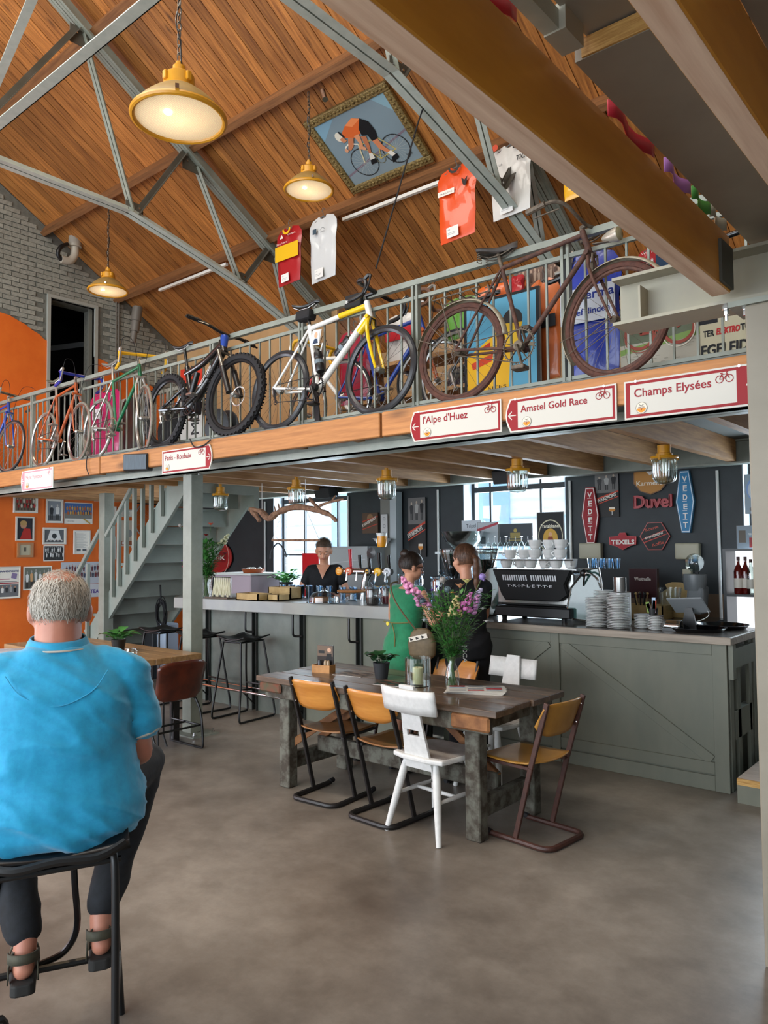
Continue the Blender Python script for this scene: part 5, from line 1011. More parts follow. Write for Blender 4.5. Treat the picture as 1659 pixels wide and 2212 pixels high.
def folds(amp, k=(3, 3, 9), k2=(14, 14, 20)):
    def f(c): a = NZ.noise(Vector((c.x * k[0] + c.z * 4, c.y * k[1], c.z * k[2] - c.x * 5))); return amp * ((1 - abs(a) * 3) * .8 + .4 * NZ.noise(Vector((c.x * k2[0], c.y * k2[1], c.z * k2[2]))))
    return f
def hand(w, d, up, s=1., curl=.5, side=1):
    "palm and five fingers from the wrist w along d; up = back of the hand"
    w = Vector(w); d = Vector(d).normalized(); up = Vector(up); up = (up - d * up.dot(d)).normalized(); x = d.cross(up) * side; out = [('c', w, w + d * .05 * s, .026 * s, .032 * s)]
    for q in (-1, 1): out.append(('c', w + d * .02 * s + x * .014 * q * s, w + d * .085 * s + x * .024 * q * s, .017 * s, .014 * s))
    for i, L_ in enumerate((.062, .074, .068, .052)):
        a = w + d * .085 * s + x * (.028 - i * .0187) * s; e = (d * cos(curl) - up * sin(curl)); b = a + e * L_ * .5 * s; e2 = (d * cos(curl * 2.2) - up * sin(curl * 2.2)); out += [('c', a, b, .0098 * s, .0088 * s), ('c', b, b + e2 * L_ * .5 * s, .0088 * s, .0072 * s)]
    a = w + d * .025 * s + x * .03 * s; b = a + (d * .6 + x * .7 - up * .25).normalized() * .04 * s; out += [('c', a, b, .013 * s, .011 * s), ('c', b, b + (d * .9 + x * .2 - up * .3).normalized() * .032 * s, .0105 * s, .0085 * s)]
    return out
def head_prims(c, yaw=0., nod=0., s=1.):
    M = Matrix.Rotation(yaw, 3, 'Z') @ Matrix.Rotation(-nod, 3, 'X'); c = Vector(c); f = lambda x, y, z: c + M @ (Vector((x, y, z)) * s)
    pr = [('e', f(0, -.008, .02), (.077 * s, .098 * s, .096 * s), M), ('e', f(0, .025, -.045), (.058 * s, .066 * s, .072 * s), M), ('e', f(0, .06, -.085), (.026 * s, .024 * s, .022 * s), M), ('c', f(0, .088, -.005), f(0, .108, -.034), .009 * s, .013 * s), ('c', f(-.03, .082, .016), f(.03, .082, .016), .013 * s, .013 * s)]
    for q in (-1, 1): pr += [('c', f(q * .05, .06, -.03), f(q * .03, .075, -.05), .018 * s, .015 * s), ('e', f(q * .082, -.005, -.015), (.012 * s, .02 * s, .033 * s), M @ Matrix.Rotation(q * .35, 3, 'Z')), ('c', f(q * .084, .004, -.03), f(q * .078, .008, -.042), .009 * s, .008 * s)]
    return pr, f, M
def face(par, f, s=1., brow='#4a3a2e'):
    for q in (-1, 1):
        m = MB(); m.ball(f(q * .031, .083, -.003), .0105 * s, 12, 8); e = m.build('eye', mat('eye_white', '#cfc9c2', rough=.25), par, smooth=True)
        m = MB(); m.ball(f(q * .031, .0905, -.006), .0048 * s, 10, 6); m.build('iris', mat('iris', '#2d241d', rough=.2), e, smooth=True)
        m = MB(); m.tube([f(q * .015, .094, .022), f(q * .03, .095, .026), f(q * .05, .083, .021)], [.0025 * s, .003 * s, .0015 * s], 6); m.build('eyebrow', mat('brow_' + brow.strip('#'), brow, rough=.8), par, smooth=True)
        m = MB(); m.ball(f(q * .031, .084, .003), .0108 * s, 12, 8, sc=(1, 1, .7)); m.build('eyelid', SKIN, par, smooth=True)
    m = MB(); m.tube([f(-.023, .083, -.062), f(-.01, .092, -.06), f(0, .092, -.062), f(.01, .092, -.06), f(.023, .083, -.062)], [.002, .0045, .004, .0045, .002], 8); m.build('lips', mat('lips', '#a8645a', rough=.45), par, smooth=True)
def strands(par, c, R, M, m, n, p0, p1, L_, width=.0016, lift=.003, az=(0, 2 * pi), drift=.3, keep=None, seed=3, name='hair_strands'):
    "thin hair ribbons lying on an ellipsoid, combed downward"
    rr = random.Random(seed); b = MB(); c = Vector(c); Mi = M.inverted()
    for i in range(n):
        a = rr.uniform(*az); ph = rr.uniform(p0, p1)
        if keep and not keep(a, ph): continue
        da = rr.uniform(-drift, drift); l = L_ * rr.uniform(.5, 1.1); pts = []; lf = lift * rr.uniform(.3, 1.6)
        for k in range(5):
            t = k / 4; q = ph + l * t; aa = a + da * t + .05 * sin(t * 4 + i); e = Vector((R[0] * sin(q) * cos(aa), R[1] * sin(q) * sin(aa), R[2] * cos(q)))
            nn = Vector((sin(q) * cos(aa), sin(q) * sin(aa), cos(q))); pts.append(c + M @ (e + nn * (lf * (1 + t * 1.5))))
        o = len(b.v); nn = (pts[2] - c).normalized()
        for k, p in enumerate(pts):
            d = (pts[min(k + 1, 4)] - pts[max(k - 1, 0)]).normalized(); sx = d.cross(nn).normalized() * width * (1 - .15 * k); b.v += [tuple(p - sx), tuple(p + sx)]
        for k in range(4): b.f.append((o + 2 * k, o + 2 * k + 1, o + 2 * k + 3, o + 2 * k + 2)); b.m.append(0)
    return b.build(name, m, par, kind='stuff')

# ---------------------------------------------------------------- seated man in the turquoise polo shirt, seen from behind
ST = Vector((-2.47, 1.247, 0)); ROT = radians(62.9)
man = thing('person', 'seated grey-haired man seen from behind in a turquoise polo shirt, dark jeans and sandals', 'person', ST, ROT)
hp, hf, hM = head_prims((0.005, .075, 1.455), 0, .22, 1.1)
A = dict(hipz=.83)
arms = []
for q in (-1, 1):
    sh, el, wr = Vector((q * .21, .02, 1.235)), Vector((q * .262, .04, .955)), Vector((q * .10, .27, .98)); arms += [('c', sh, el, .056, .046), ('c', el, wr, .044, .029)] + hand(wr, (-q * .5, .8, -.1), (0, 0, 1), 1.0, .35, -q)
legs = []
KN = {-1: Vector((-.2, .42, .80)), 1: Vector((.30, .36, .83))}; AN = {-1: Vector((-.09, .10, .36)), 1: Vector((.145, .14, .38))}; HL = {-1: Vector((-.095, .07, .285)), 1: Vector((.145, .10, .30))}; TO = {-1: Vector((-.10, .30, .25)), 1: Vector((.17, .33, .26))}
for q in (-1, 1):
    legs += [('c', (q * .1, .02, .83), KN[q], .093, .068), ('c', KN[q], AN[q], .062, .038), ('c', AN[q], HL[q], .038, .034), ('c', HL[q], HL[q] + (TO[q] - HL[q]) * .65, .034, .036), ('c', HL[q] + (TO[q] - HL[q]) * .6, TO[q], .038, .026)]
    for i in range(5): legs.append(('c', TO[q] + Vector(((i - 2) * .016, 0, -.004)), TO[q] + Vector(((i - 2) * .018, .04 - .005 * abs(i - 1.5), -.012)), .011, .008))
tor = [('l', [((0, .02, .76), .19, .13), ((0, .02, .84), .235, .165), ((0, .03, .95), .245, .17), ((0, .02, 1.08), .235, .155), ((0, .02, 1.18), .225, .135), ((0, .02, 1.25), .2, .105), ((0, .02, 1.30), .12, .075)]), ('c', (0, .02, 1.26), (0, .055, 1.40), .078, .074), ('c', (-.15, .02, 1.25), (.15, .02, 1.25), .058, .058)]
bod = body('body', tor + hp + arms + legs, SKINP, man, .0085, 5)
face(man, hf, 1.1, '#8d8578')
TURQ = mat('turquoise_jersey_cloth', '#0a90bd', '#1299c4', rough=.75, scale=60, sheen=.3, bump=.1); PIPC = mat('collar_stripe', '#b8b4a8', rough=.8)
def mfold(c):
    a = NZ.noise(Vector((c.x * 1.6 + 3, c.y * 2, c.z * 6.5 + c.x * 3.4))); r_ = (1 - min(1, abs(a) * 3.2)) ** 2; lowf = .55 + .6 * max(0, min(1, (1.2 - c.z) / .35)); s_ = 1 if abs(c.x) < .24 else .6
    return .019 * r_ * lowf * s_ + .006 * NZ.noise(Vector((c.x * 9, c.y * 9, c.z * 16))) + .007 * max(0, 1 - abs(NZ.noise(Vector((c.x * 4 + 9, c.y * 3, c.z * 15 + c.x * 8)))) * 6) * lowf
sht = [('l', [((.0, .005, .728), .245, .165), ((0, .0, .77), .278, .19), ((0, .01, .86), .276, .195), ((0, .025, .95), .252, .188), ((0, .02, 1.03), .232, .175), ((0, .02, 1.10), .232, .165), ((0, .018, 1.19), .236, .148), ((0, .018, 1.25), .205, .118), ((0, .02, 1.305), .14, .09), ((0, .025, 1.335), .09, .08)])]
for q in (-1, 1): sht += [('c', (q * .13, .02, 1.25), (q * .215, .02, 1.225), .075, .078), ('c', (q * .215, .02, 1.225), (q * .262, .03, 1.07), .078, .073)]
sh_ = body('polo_shirt', sht, TURQ, man, .0095, 4, mfold)
m = MB()
cpt = [Vector((.088 * cos(a), .04 + .084 * sin(a), 1.335 - .015 * sin(a))) for a in [2 * pi * i / 32 for i in range(32)]]
m.grid(lambda u, v: Vector(((.098 - .014 * v + .004 * sin(v * pi)) * cos(2 * pi * u), .035 + .01 * v + (.094 - .012 * v) * sin(2 * pi * u), 1.318 + .042 * v + .01 * sin(2 * pi * u) * v)), 36, 5, True); m.build('collar', TURQ, sh_, smooth=True, solid=.006)
m = MB(); m.tube([Vector((.103 * cos(2 * pi * i / 36), .035 + .1 * sin(2 * pi * i / 36), 1.325)) for i in range(36)], .0035, 5, closed=True); m.build('collar_stripe', PIPC, sh_, smooth=True)
for q in (-1, 1):
    c0 = Vector((q * .262, .03, 1.07)); d = Vector((q * .047, .01, -.155)).normalized(); a, b_, _ = frame(d); c0 = c0 + d * .045
    m = MB(); m.tube([c0 + a * (.058 * cos(2 * pi * i / 24)) + b_ * (.058 * sin(2 * pi * i / 24)) for i in range(24)], .0045, 5, closed=True); m.build('cuff_stripe', PIPC, sh_, smooth=True)
m = MB(); m.tube(bez([(-.15, -.1, 1.262), (-.10, -.124, 1.20), (0, -.141, 1.165), (.10, -.124, 1.20), (.15, -.1, 1.262)], 6), .002, 5); m.build('yoke_seam', TURQ, sh_, smooth=True)
JEAN = mat('dark_jeans', '#131519', '#1a1d23', rough=.85, scale=40, bump=.15)
tr = [('l', [((0, .02, .745), .225, .165), ((0, .03, .83), .24, .17), ((0, .03, .9), .235, .165)])]
for q in (-1, 1): tr += [('c', (q * .12, .02, .83), KN[q], .108, .086), ('c', KN[q], AN[q] + (KN[q] - AN[q]) * .14, .082, .062), ('c', AN[q] + (KN[q] - AN[q]) * .2, AN[q] + (KN[q] - AN[q]) * .08, .062, .060)]
body('trousers', tr, JEAN, man, .010, 4, folds(.006))
SAN = mat('sandal_olive', '#3b392d', '#494637', rough=.75, scale=30); SOLE = mat('sandal_sole', '#232220', rough=.8)
for q in (-1, 1):
    h, t_ = HL[q], TO[q]; d = (t_ - h).normalized(); x = Vector((1, 0, 0)); u = x.cross(d)
    out = [(-.034, -.05), (-.02, -.062), (.02, -.062), (.034, -.05), (.036, .05), (.045, .15), (.046, .22), (.03, .265), (0, .278), (-.03, .265), (-.046, .22), (-.045, .15), (-.036, .05)]
    M = Matrix(((x.x, d.x, u.x, h.x), (x.y, d.y, u.y, h.y), (x.z, d.z, u.z, h.z), (0, 0, 0, 1))); m = MB(); m.prism([(a * 1.1, b_) for a, b_ in out], -.064, -.028, M); so = m.build('sandal', SOLE, man, bevel=.006, seg=2)
    for (y0, z0, wd, rad) in ((-.01, .035, .028, .045), (.10, -.0, .03, .045), (.2, -.008, .03, .048)):
        m = MB(); m.grid(lambda a, b_: M @ Vector((rad * cos(pi * (1 + .0) * a * 1.0), y0 + (b_ - .5) * wd + (.02 * sin(pi * a) if y0 < 0 else 0), -.034 + (z0 + .075) * sin(pi * a) ** .6 if y0 >= 0 else -.034 + .1 * sin(pi * a) ** .5)), 14, 3); m.build('strap', SAN, so, smooth=True, solid=.005)
    m = MB(); m.grid(lambda a, b_: M @ Vector((.046 * cos(pi * a), .0 - .055 * sin(pi * a), .028 + .03 * b_)), 16, 3); m.build('heel_strap', SAN, so, smooth=True, solid=.006)
GREY = mat('grey_hair', '#a39c90', '#847d70', rough=.75, scale=40, contrast=.3); GREYD = mat('grey_hair_dark', '#7d7567', '#a59e92', rough=.75, scale=30); GREYL = mat('grey_hair_light', '#c2bcb0', '#a8a195', rough=.7, scale=30)
hc = hf(0, -.008, .02); RH = (.0895, .113, .107); cv = lambda a: 1.95 + .42 * max(0, -sin(a)) - (.55 * max(0, sin(a)) ** .6)
m = MB()
def cap(u, v):
    a = 2 * pi * u; p0 = .7 + .45 * max(0, -sin(a)) ** .7 + .25 * max(0, sin(a)) + .08 * NZ.noise(Vector((cos(a) * 3, sin(a) * 3, 0))); p = p0 + (cv(a) - p0) * v; k = .004 * (NZ.noise(Vector((a * 6, p * 3, 1))) + .6) * (1 if 0 < v < 1 else -.5) + .004 * sin(pi * v)
    return hc + hM @ Vector(((RH[0] + k) * sin(p) * cos(a), (RH[1] + k) * sin(p) * sin(a), (RH[2] + k) * cos(p)))
m.grid(cap, 60, 16, True); hr = m.build('hair', GREY, man, smooth=True)
strands(hr, hc, RH, hM, GREYD, 1500, 1.0, 1.9, .5, drift=.2, keep=lambda a, p: p < cv(a) - .15 and (sin(a) < .75), lift=.003, seed=3); strands(hr, hc, RH, hM, GREYL, 1500, .6, 1.9, .5, keep=lambda a, p: .66 + .3 * max(0, -sin(a)) < p < cv(a) - .1 and (sin(a) < .8), lift=.0035, seed=5, drift=.25); strands(hr, hc, (RH[0] - .002, RH[1] - .002, RH[2] - .002), hM, GREYL, 260, .05, .7, .5, width=.0008, lift=.003, seed=8, drift=1.2)

# ---------------------------------------------------------------- standing people at the bar
def standing(label, loc, rot, H, skin, sex, headyaw=0., nod=0., armsf=None, belly=.0, hipw=.165, voxel=.0095, torso_w=.0, lean=0.):
    k = H / 1.7; t = thing('person', label, 'person', loc, rot); V = lambda x, y, z: Vector((x * k, (y + lean * max(0, z - .95)) * k, z * k)); w = 1. if sex == 'f' else 1.1
    hp, f, M = head_prims(V(0, .035, 1.572), headyaw, nod, 1.0 * k)
    pr = hp + [('l', [(V(0, 0, .86), (hipw - .0) * k, .115 * k), (V(0, 0, .95), hipw * k, .12 * k), (V(0, 0, 1.06), .128 * k * w, .09 * k), (V(0, 0, 1.15), .135 * k * w, .092 * k), (V(0, 0, 1.28), .158 * k * w, .1 * k), (V(0, 0, 1.36), .15 * k * w, .08 * k), (V(0, 0, 1.405), .07 * k, .055 * k)]), ('c', V(0, .0, 1.36), V(0, .02, 1.49), .05 * k, .047 * k), ('c', V(-.13, 0, 1.355), V(.13, 0, 1.355), .047 * k, .047 * k)]
    lg = []
    for q in (-1, 1): lg += [('c', V(q * .085, 0, .88), V(q * .085, .01, .47), .083 * k, .052 * k), ('c', V(q * .085, .01, .47), V(q * .085, -.01, .09), .05 * k, .034 * k), ('c', V(q * .085, -.02, .05), V(q * .1, .13, .035), .035 * k, .028 * k)]
    am = []
    for q, (el, wr, hd, up, curl) in armsf.items(): sh = V(q * .165 * w, 0, 1.35); am += [('c', sh, V(*el), .045 * k, .036 * k), ('c', V(*el), V(*wr), .035 * k, .023 * k)] + hand(V(*wr), hd, up, .88 * k, curl, -q)
    body('body', pr + lg + am, skin, t, voxel, 4); return t, V, f, M, k
# woman in the green dress
GD = mat('green_dress_cloth', '#0b7048', '#0d7a50', rough=.8, sheen=.3, scale=40)
g, V, f, M, k = standing('woman in a sleeveless green dress with dark hair in a bun, leaning on the bar', (-3.86, 4.80, 0), radians(-6), 1.62, SKIN, 'f', radians(-28), .2, {-1: ((-.27, .10, 1.12), (-.17, .26, 1.14), (.5, .8, 0), (0, 0, 1), .3), 1: ((.27, .04, 1.12), (.2, .25, 1.15), (-.4, .9, 0), (0, 0, 1), .3)}, hipw=.175, lean=.08)
dp = [('l', [(V(0, 0, .50), .185 * k, .14 * k), (V(0, -.005, .70), .195 * k, .15 * k), (V(0, -.02, .88), .186 * k, .15 * k), (V(0, -.01, .96), .185 * k, .138 * k), (V(0, 0, 1.07), .145 * k, .108 * k), (V(0, 0, 1.18), .155 * k, .108 * k), (V(0, 0, 1.30), .172 * k, .11 * k), (V(0, 0, 1.385), .16 * k, .07 * k)]), ('c', V(-.14, 0, 1.36), V(.14, 0, 1.36), .058 * k, .058 * k)]
dr_ = body('green_dress', dp, GD, g, .01, 4, folds(.004, (2, 2, 10)))
m = MB(); m.tube(bez([V(-.145, -.12, 1.115), V(-.07, -.128, 1.11), V(.02, -.13, 1.11), V(.14, -.11, 1.12)], 4), .004, 5); m.tube(bez([V(-.04, -.13, 1.11), V(.02, -.15, 1.02), V(.03, -.155, .92)], 4), .005, 5); m.build('waist_cord', mat('khaki_cord', '#6d6a3a', rough=.8), dr_)
m = MB(); m.lathe([(.016, 0), (.016, .006)], 14, Matrix.Translation(V(-.085, -.13, 1.10)) @ Matrix.Rotation(pi / 2, 4, 'X')); m.build('yellow_button', mat('yellow_disc', '#d8c32a', rough=.4), dr_, smooth=True)
DK = mat('dark_hair', '#221812', '#33241a', rough=.5, scale=60); hc = f(0, -.01, .022)
m = MB(); m.grid(lambda u, v: hc + M @ (Vector((.086 * sin(.05 + v * (2.1 - .9 * max(0, sin(2 * pi * u)) ** .5)) * cos(2 * pi * u), .108 * sin(.05 + v * (2.1 - .9 * max(0, sin(2 * pi * u)) ** .5)) * sin(2 * pi * u), .106 * cos(.05 + v * (2.1 - .9 * max(0, sin(2 * pi * u)) ** .5)))) * k), 32, 14, True); hr = m.build('hair', DK, g, smooth=True)
m = MB(); m.ball(f(0, -.075, .095), .042, 16, 10, sc=(1.1, 1, .85)); m.build('hair_bun', DK, hr, smooth=True); strands(hr, hc, (.087 * k, .109 * k, .107 * k), M, DK, 500, .2, 1.7, .5, keep=lambda a, p: sin(a) < .3, seed=9)
m = MB()
for q in (-1, 1): m.tube([f(q * .075, .0, 0), f(q * .07, .075, .005)], .0025, 5); m.tube([f(q * .035 + .022 * cos(a), .088, -.004 + .017 * sin(a)) for a in [2 * pi * i / 14 for i in range(14)]], .002, 5, closed=True)
m.build('spectacles', BLACK, g)
for q in (-1, 1): m = MB(); m.prism([(-.04, -.06), (.04, -.06), (.045, .1), (.03, .19), (-.03, .19), (-.045, .1)], 0, .06, Matrix.Translation(V(q * .09, 0, 0))); m.build('shoe', mat('canvas_shoe', '#8fa3b8', rough=.7), g, bevel=.018, seg=2)
OL = mat('olive_leather', '#5a4b33', '#66563b', rough=.6, scale=30)
bag = thing('shoulder_bag', 'olive brown crossbody bag with a pattern band hanging from the green dress woman', 'bag', (-3.6, 4.68, .80), radians(10)); body('pouch', [('l', [((0, 0, 0), .07, .03), ((0, 0, .03), .11, .045), ((0, 0, .12), .12, .045), ((0, 0, .2), .09, .035), ((0, 0, .235), .05, .02)])], OL, bag, .008, 4)
p = Print(.16, .035, '#d2cbbd'); [p.poly([(x, .005), (x + .03, .012), (x, .03)], '#2a2826') for x in (.01, .06, .11)]; p.build('pattern_band', plane_M((-.08, -.053, .13), (1, 0, .25), (0, 0, 1)), bag)
m = MB(); inv = bag.matrix_basis.inverted() if False else None; q0 = Vector((-.04, -.02, .22)); m.tube(bez([q0, (-.13, -.05, .34), (-.21, -.05, .45), (-.27, .0, .56), (-.25, .08, .58)], 5), .007, 6); m.build('strap', OL, bag, smooth=True)
# woman in black with the ponytail
BKC = mat('black_cloth', '#0e0f12', '#15161a', rough=.85, scale=40); TRC = mat('charcoal_trousers', '#16161a', '#1d1d22', rough=.85, scale=30)
w_, V, f, M, k = standing('woman in black top and trousers with a long brown ponytail beside the counter', (-3.40, 5.0, 0), radians(64), 1.68, SKIN, 'f', radians(14), .06, {-1: ((-.2, .1, 1.12), (-.13, .28, 1.08), (.2, 1, .1), (0, 0, 1), .5), 1: ((.21, .08, 1.12), (.12, .27, 1.1), (-.3, 1, .1), (0, 0, 1), .5)}, hipw=.175)
body('black_top', [('l', [(V(0, 0, .97), .17 * k, .13 * k), (V(0, 0, 1.05), .15 * k, .115 * k), (V(0, 0, 1.16), .155 * k, .115 * k), (V(0, .0, 1.3), .175 * k, .118 * k), (V(0, 0, 1.385), .165 * k, .08 * k), (V(0, 0, 1.42), .08 * k, .065 * k)]), ('c', V(-.14, 0, 1.36), V(.14, 0, 1.36), .062 * k, .062 * k)] + [('c', V(q * .165, 0, 1.35), V(q * .19, .05, 1.22), .058 * k, .056 * k) for q in (-1, 1)], BKC, w_, .01, 4, folds(.005))
body('trousers', [('l', [(V(0, 0, .8), .185 * k, .13 * k), (V(0, -.01, .9), .2 * k, .145 * k), (V(0, 0, 1.0), .175 * k, .13 * k)])] + [('c', V(q * .09, 0, .86), V(q * .095, .0, .12), .105 * k, .07 * k) for q in (-1, 1)], TRC, w_, .011, 4, folds(.005))
for q in (-1, 1): m = MB(); m.prism([(-.04, -.07), (.04, -.07), (.045, .1), (.03, .18), (-.03, .18), (-.045, .1)], 0, .06, Matrix.Translation(V(q * .095, 0, 0))); m.build('shoe', BLACK, w_, bevel=.018, seg=2)
BR = mat('brown_hair', '#4a3020', '#684630', rough=.5, scale=50); hc = f(0, -.01, .022); hairp = lambda u, v: .05 + v * (2.15 - .95 * max(0, sin(2 * pi * u)) ** .5)
m = MB(); m.grid(lambda u, v: hc + M @ (Vector((.087 * sin(hairp(u, v)) * cos(2 * pi * u), .11 * sin(hairp(u, v)) * sin(2 * pi * u), .107 * cos(hairp(u, v)))) * k), 32, 14, True); hr = m.build('hair', BR, w_, smooth=True); strands(hr, hc, (.088 * k, .111 * k, .108 * k), M, BR, 600, .2, 1.7, .5, keep=lambda a, p: sin(a) < .3, seed=11)
m = MB(); m.tube(bez([f(0, -.10, .03), f(0, -.135, -.01), f(0, -.135, -.09), f(.01, -.12, -.17), f(.0, -.11, -.26)], 5), [.02 + .014 * sin(pi * i / 20) + .004 * sin(i * 1.7) for i in range(20)] + [.004], 10, flat=.8); m.build('ponytail', BR, hr, smooth=True)
p = Print(.3, .1, None); p.text('JOCA', 0, 0, .045, '#b9b9b5', width=.13); p.build('trouser_lettering', plane_M(V(-.12, -.135, .92), (0, 0, -1), (1, -.4, 0)), w_)
# bartender behind the bar
b_, V, f, M, k = standing('bartender with short hair in a black V-neck T-shirt, looking down behind the bar', (-6.03, 6.08, 0), radians(216), 1.76, SKIN, 'f', radians(4), .42, {1: ((.26, .04, 1.13), (.36, .2, 1.17), (.3, .8, -.1), (.3, .1, 1), .7), -1: ((-.25, .03, 1.11), (-.1, .25, 1.07), (.7, .7, 0), (0, 0, 1), .3)}, hipw=.165)
face(b_, f, k)
body('t_shirt', [('l', [(V(0, 0, .88), .185 * k, .135 * k), (V(0, 0, 1.0), .172 * k, .125 * k), (V(0, 0, 1.14), .15 * k, .12 * k), (V(0, .0, 1.28), .165 * k, .125 * k), (V(0, 0, 1.37), .15 * k, .09 * k), (V(0, -.01, 1.405), .09 * k, .055 * k)]), ('c', V(-.14, 0, 1.36), V(.14, 0, 1.36), .062 * k, .062 * k)] + [('c', V(q * .15, 0, 1.355), V(q * .195, .02, 1.25), .058 * k, .057 * k) for q in (-1, 1)], BKC, b_, .01, 4, folds(.006))
m = MB(); vv = [V(-.062, .085, 1.405), V(.062, .085, 1.405), V(0, .128, 1.285), V(-.03, .118, 1.35), V(.03, .118, 1.35)]; m.add([V(-.075, .07, 1.42), V(0, .088, 1.42), V(.075, .07, 1.42), V(.038, .122, 1.355), V(0, .138, 1.27), V(-.038, .122, 1.355), V(0, .13, 1.355)], [(0, 1, 6, 5), (1, 2, 3, 6), (5, 6, 4), (6, 3, 4)]); m.build('bare_neckline', SKIN, b_, smooth=True)
body('trousers', [('l', [(V(0, 0, .78), .18 * k, .13 * k), (V(0, 0, .95), .17 * k, .125 * k)])] + [('c', V(q * .09, 0, .84), V(q * .09, .0, .1), .1 * k, .065 * k) for q in (-1, 1)], TRC, b_, .012, 3)
SHH = mat('short_hair', '#4b3a2c', '#5e4a39', rough=.7, scale=60); hc = f(0, -.012, .026); m = MB(); hp2 = lambda u, v: .05 + v * (1.75 - .72 * max(0, sin(2 * pi * u)) ** .5)
m.grid(lambda u, v: hc + M @ (Vector((.083 * sin(hp2(u, v)) * cos(2 * pi * u), .105 * sin(hp2(u, v)) * sin(2 * pi * u), .102 * cos(hp2(u, v)))) * k * (1 + .01 * NZ.noise(Vector((u * 40, v * 20, 0))))), 40, 14, True); hr = m.build('hair', SHH, b_, smooth=True); strands(hr, hc, (.084 * k, .106 * k, .103 * k), M, SHH, 700, .05, 1.5, .25, keep=lambda a, p: p < 1.45 - .6 * max(0, sin(a)), seed=13, lift=.005, drift=.9)
# ================================================================== chairs, stools and tables
HONEY = mat('honey_ply', '#b8742c', '#cf8d40', rough=.35, scale=3, stretch=(1, 1, 6), coat=.3); HONEYD = mat('worn_ply_seat', '#6e4522', '#98683a', rough=.4, scale=5, contrast=.2, coat=.2)
OCHRE = mat('ochre_ply', '#9a6a24', '#b28034', rough=.4, scale=4, coat=.2); FRD = mat('dark_frame', '#1d1a1a', rough=.45); FRB = mat('brown_frame', '#3a211b', '#4a2b22', rough=.5, scale=20); LIPE = mat('ply_lip', '#c79a62', rough=.5)
def school_chair(label, loc, rot, wood, seatw, fr):
    t = thing('school_chair', label, 'chair', loc, rot, 'plywood school chairs at the long table')
    def path(b, pts, w=.022, h=.03, up=(1, 0, 0)): 
        for a, c in zip(pts, pts[1:]): b.bar(a, c, w, h, up)
    m = MB(); pts = [(-.18, .2, .016), (-.18, -.14, .016)] + [(-.18 + .06 - .06 * cos(a), -.14 - .06 * sin(a), .016) for a in (pi / 6, pi / 3, pi / 2)] + [(.18 - .06 + .06 * sin(a), -.14 - .06 * cos(a), .016) for a in (0, pi / 6, pi / 3)] + [(.18, -.14, .016), (.18, .2, .016)]
    m.tube(pts, .016, 8, flat=1.0); m.build('base_loop', fr, t, smooth=True)
    for s in (-1, 1):
        m = MB(); path(m, [(s * .18, .02, .03), (s * .18, -.09, .43), (s * .18, -.205, .80)], .03, .018); m.build('side_post', fr, t, bevel=.003); m = MB(); path(m, [(s * .165, -.09, .425), (s * .165, .26, .425)], .02, .03); m.build('seat_rail', fr, t, bevel=.003)
        m = MB(); m.tube([(s * .18, .19, .02), (s * .18, .23, .025)], .017, 8); m.build('end_cap', RUB, t)
    def st(u, v, o=0):
        x = (u - .5) * .40; y = -.13 + .41 * v; e = abs(2 * u - 1); yy = y - .04 * (e ** 3) * (v > .5) * (v - .5) * 2 + .02 * e ** 3 * (v < .3); x *= 1 - .12 * max(0, (.3 - v) / .3) ** 2
        return Vector((x, yy, .447 + o + .012 * e * e - .012 * sin(pi * v) - .02 * max(0, v - .85) * 3 + .008 * (v < .1)))
    def slab(name, fn, mt, nu=13, nv=11, th=.009, par=t):
        m = MB(); m.grid(fn, nu, nv); return m.build(name, mt, par, smooth=True, solid=th)
    slab('seat', st, seatw)
    def bk(u, v):
        e = 2 * u - 1; z0 = .60 + .05 * e ** 4 - .0; z1 = .79 - .01 * e ** 6; x = e * .193; y = -.142 - .062 * v - .03 * (1 - e * e) + .012; r_ = 1 - max(0, abs(e) - .8) * .9 * abs(2 * v - 1) ** 4
        return Vector((x * (1 - .05 * (1 - v) * 0), y, z0 + (z1 - z0) * v if abs(e) < .85 else (z0 + z1) / 2 + (z1 - z0) * (v - .5) * (1 - (abs(e) - .85) * 1.6)))
    slab('backrest', bk, wood, 21, 9)
    for s in (-1, 1):
        for z in (.64, .75): m = MB(); m.ball((s * .175, -.148 - (z - .6) * .31, z), .007, 8, 6); m.build('rivet', CHROME, t)
    return t
school_chair('honey plywood school chair on dark frame, leftmost at the near side of the table', (-3.64, 3.73, 0), radians(4), HONEY, HONEYD, FRD)
school_chair('honey plywood school chair between the leftmost one and the white chair', (-3.10, 3.69, 0), radians(-3), HONEY, HONEYD, FRD)
school_chair('ochre school chair on a rusty brown frame at the right end of the table', (-2.235, 3.965, 0), radians(84), OCHRE, OCHRE, FRB)
school_chair('school chair on the far side of the table behind the green dress', (-3.90, 4.66, 0), radians(180), HONEY, HONEYD, FRD)
school_chair('school chair on the far side of the table behind the vase', (-3.38, 4.64, 0), radians(180), HONEY, HONEYD, FRD)
WCH = mat('chipped_white_paint', '#cfcfcc', '#dadad7', rough=.45, scale=30, bump=.1); SEATW = mat('worn_white_seat', '#9a8f86', '#b9b3ad', rough=.5, scale=8)
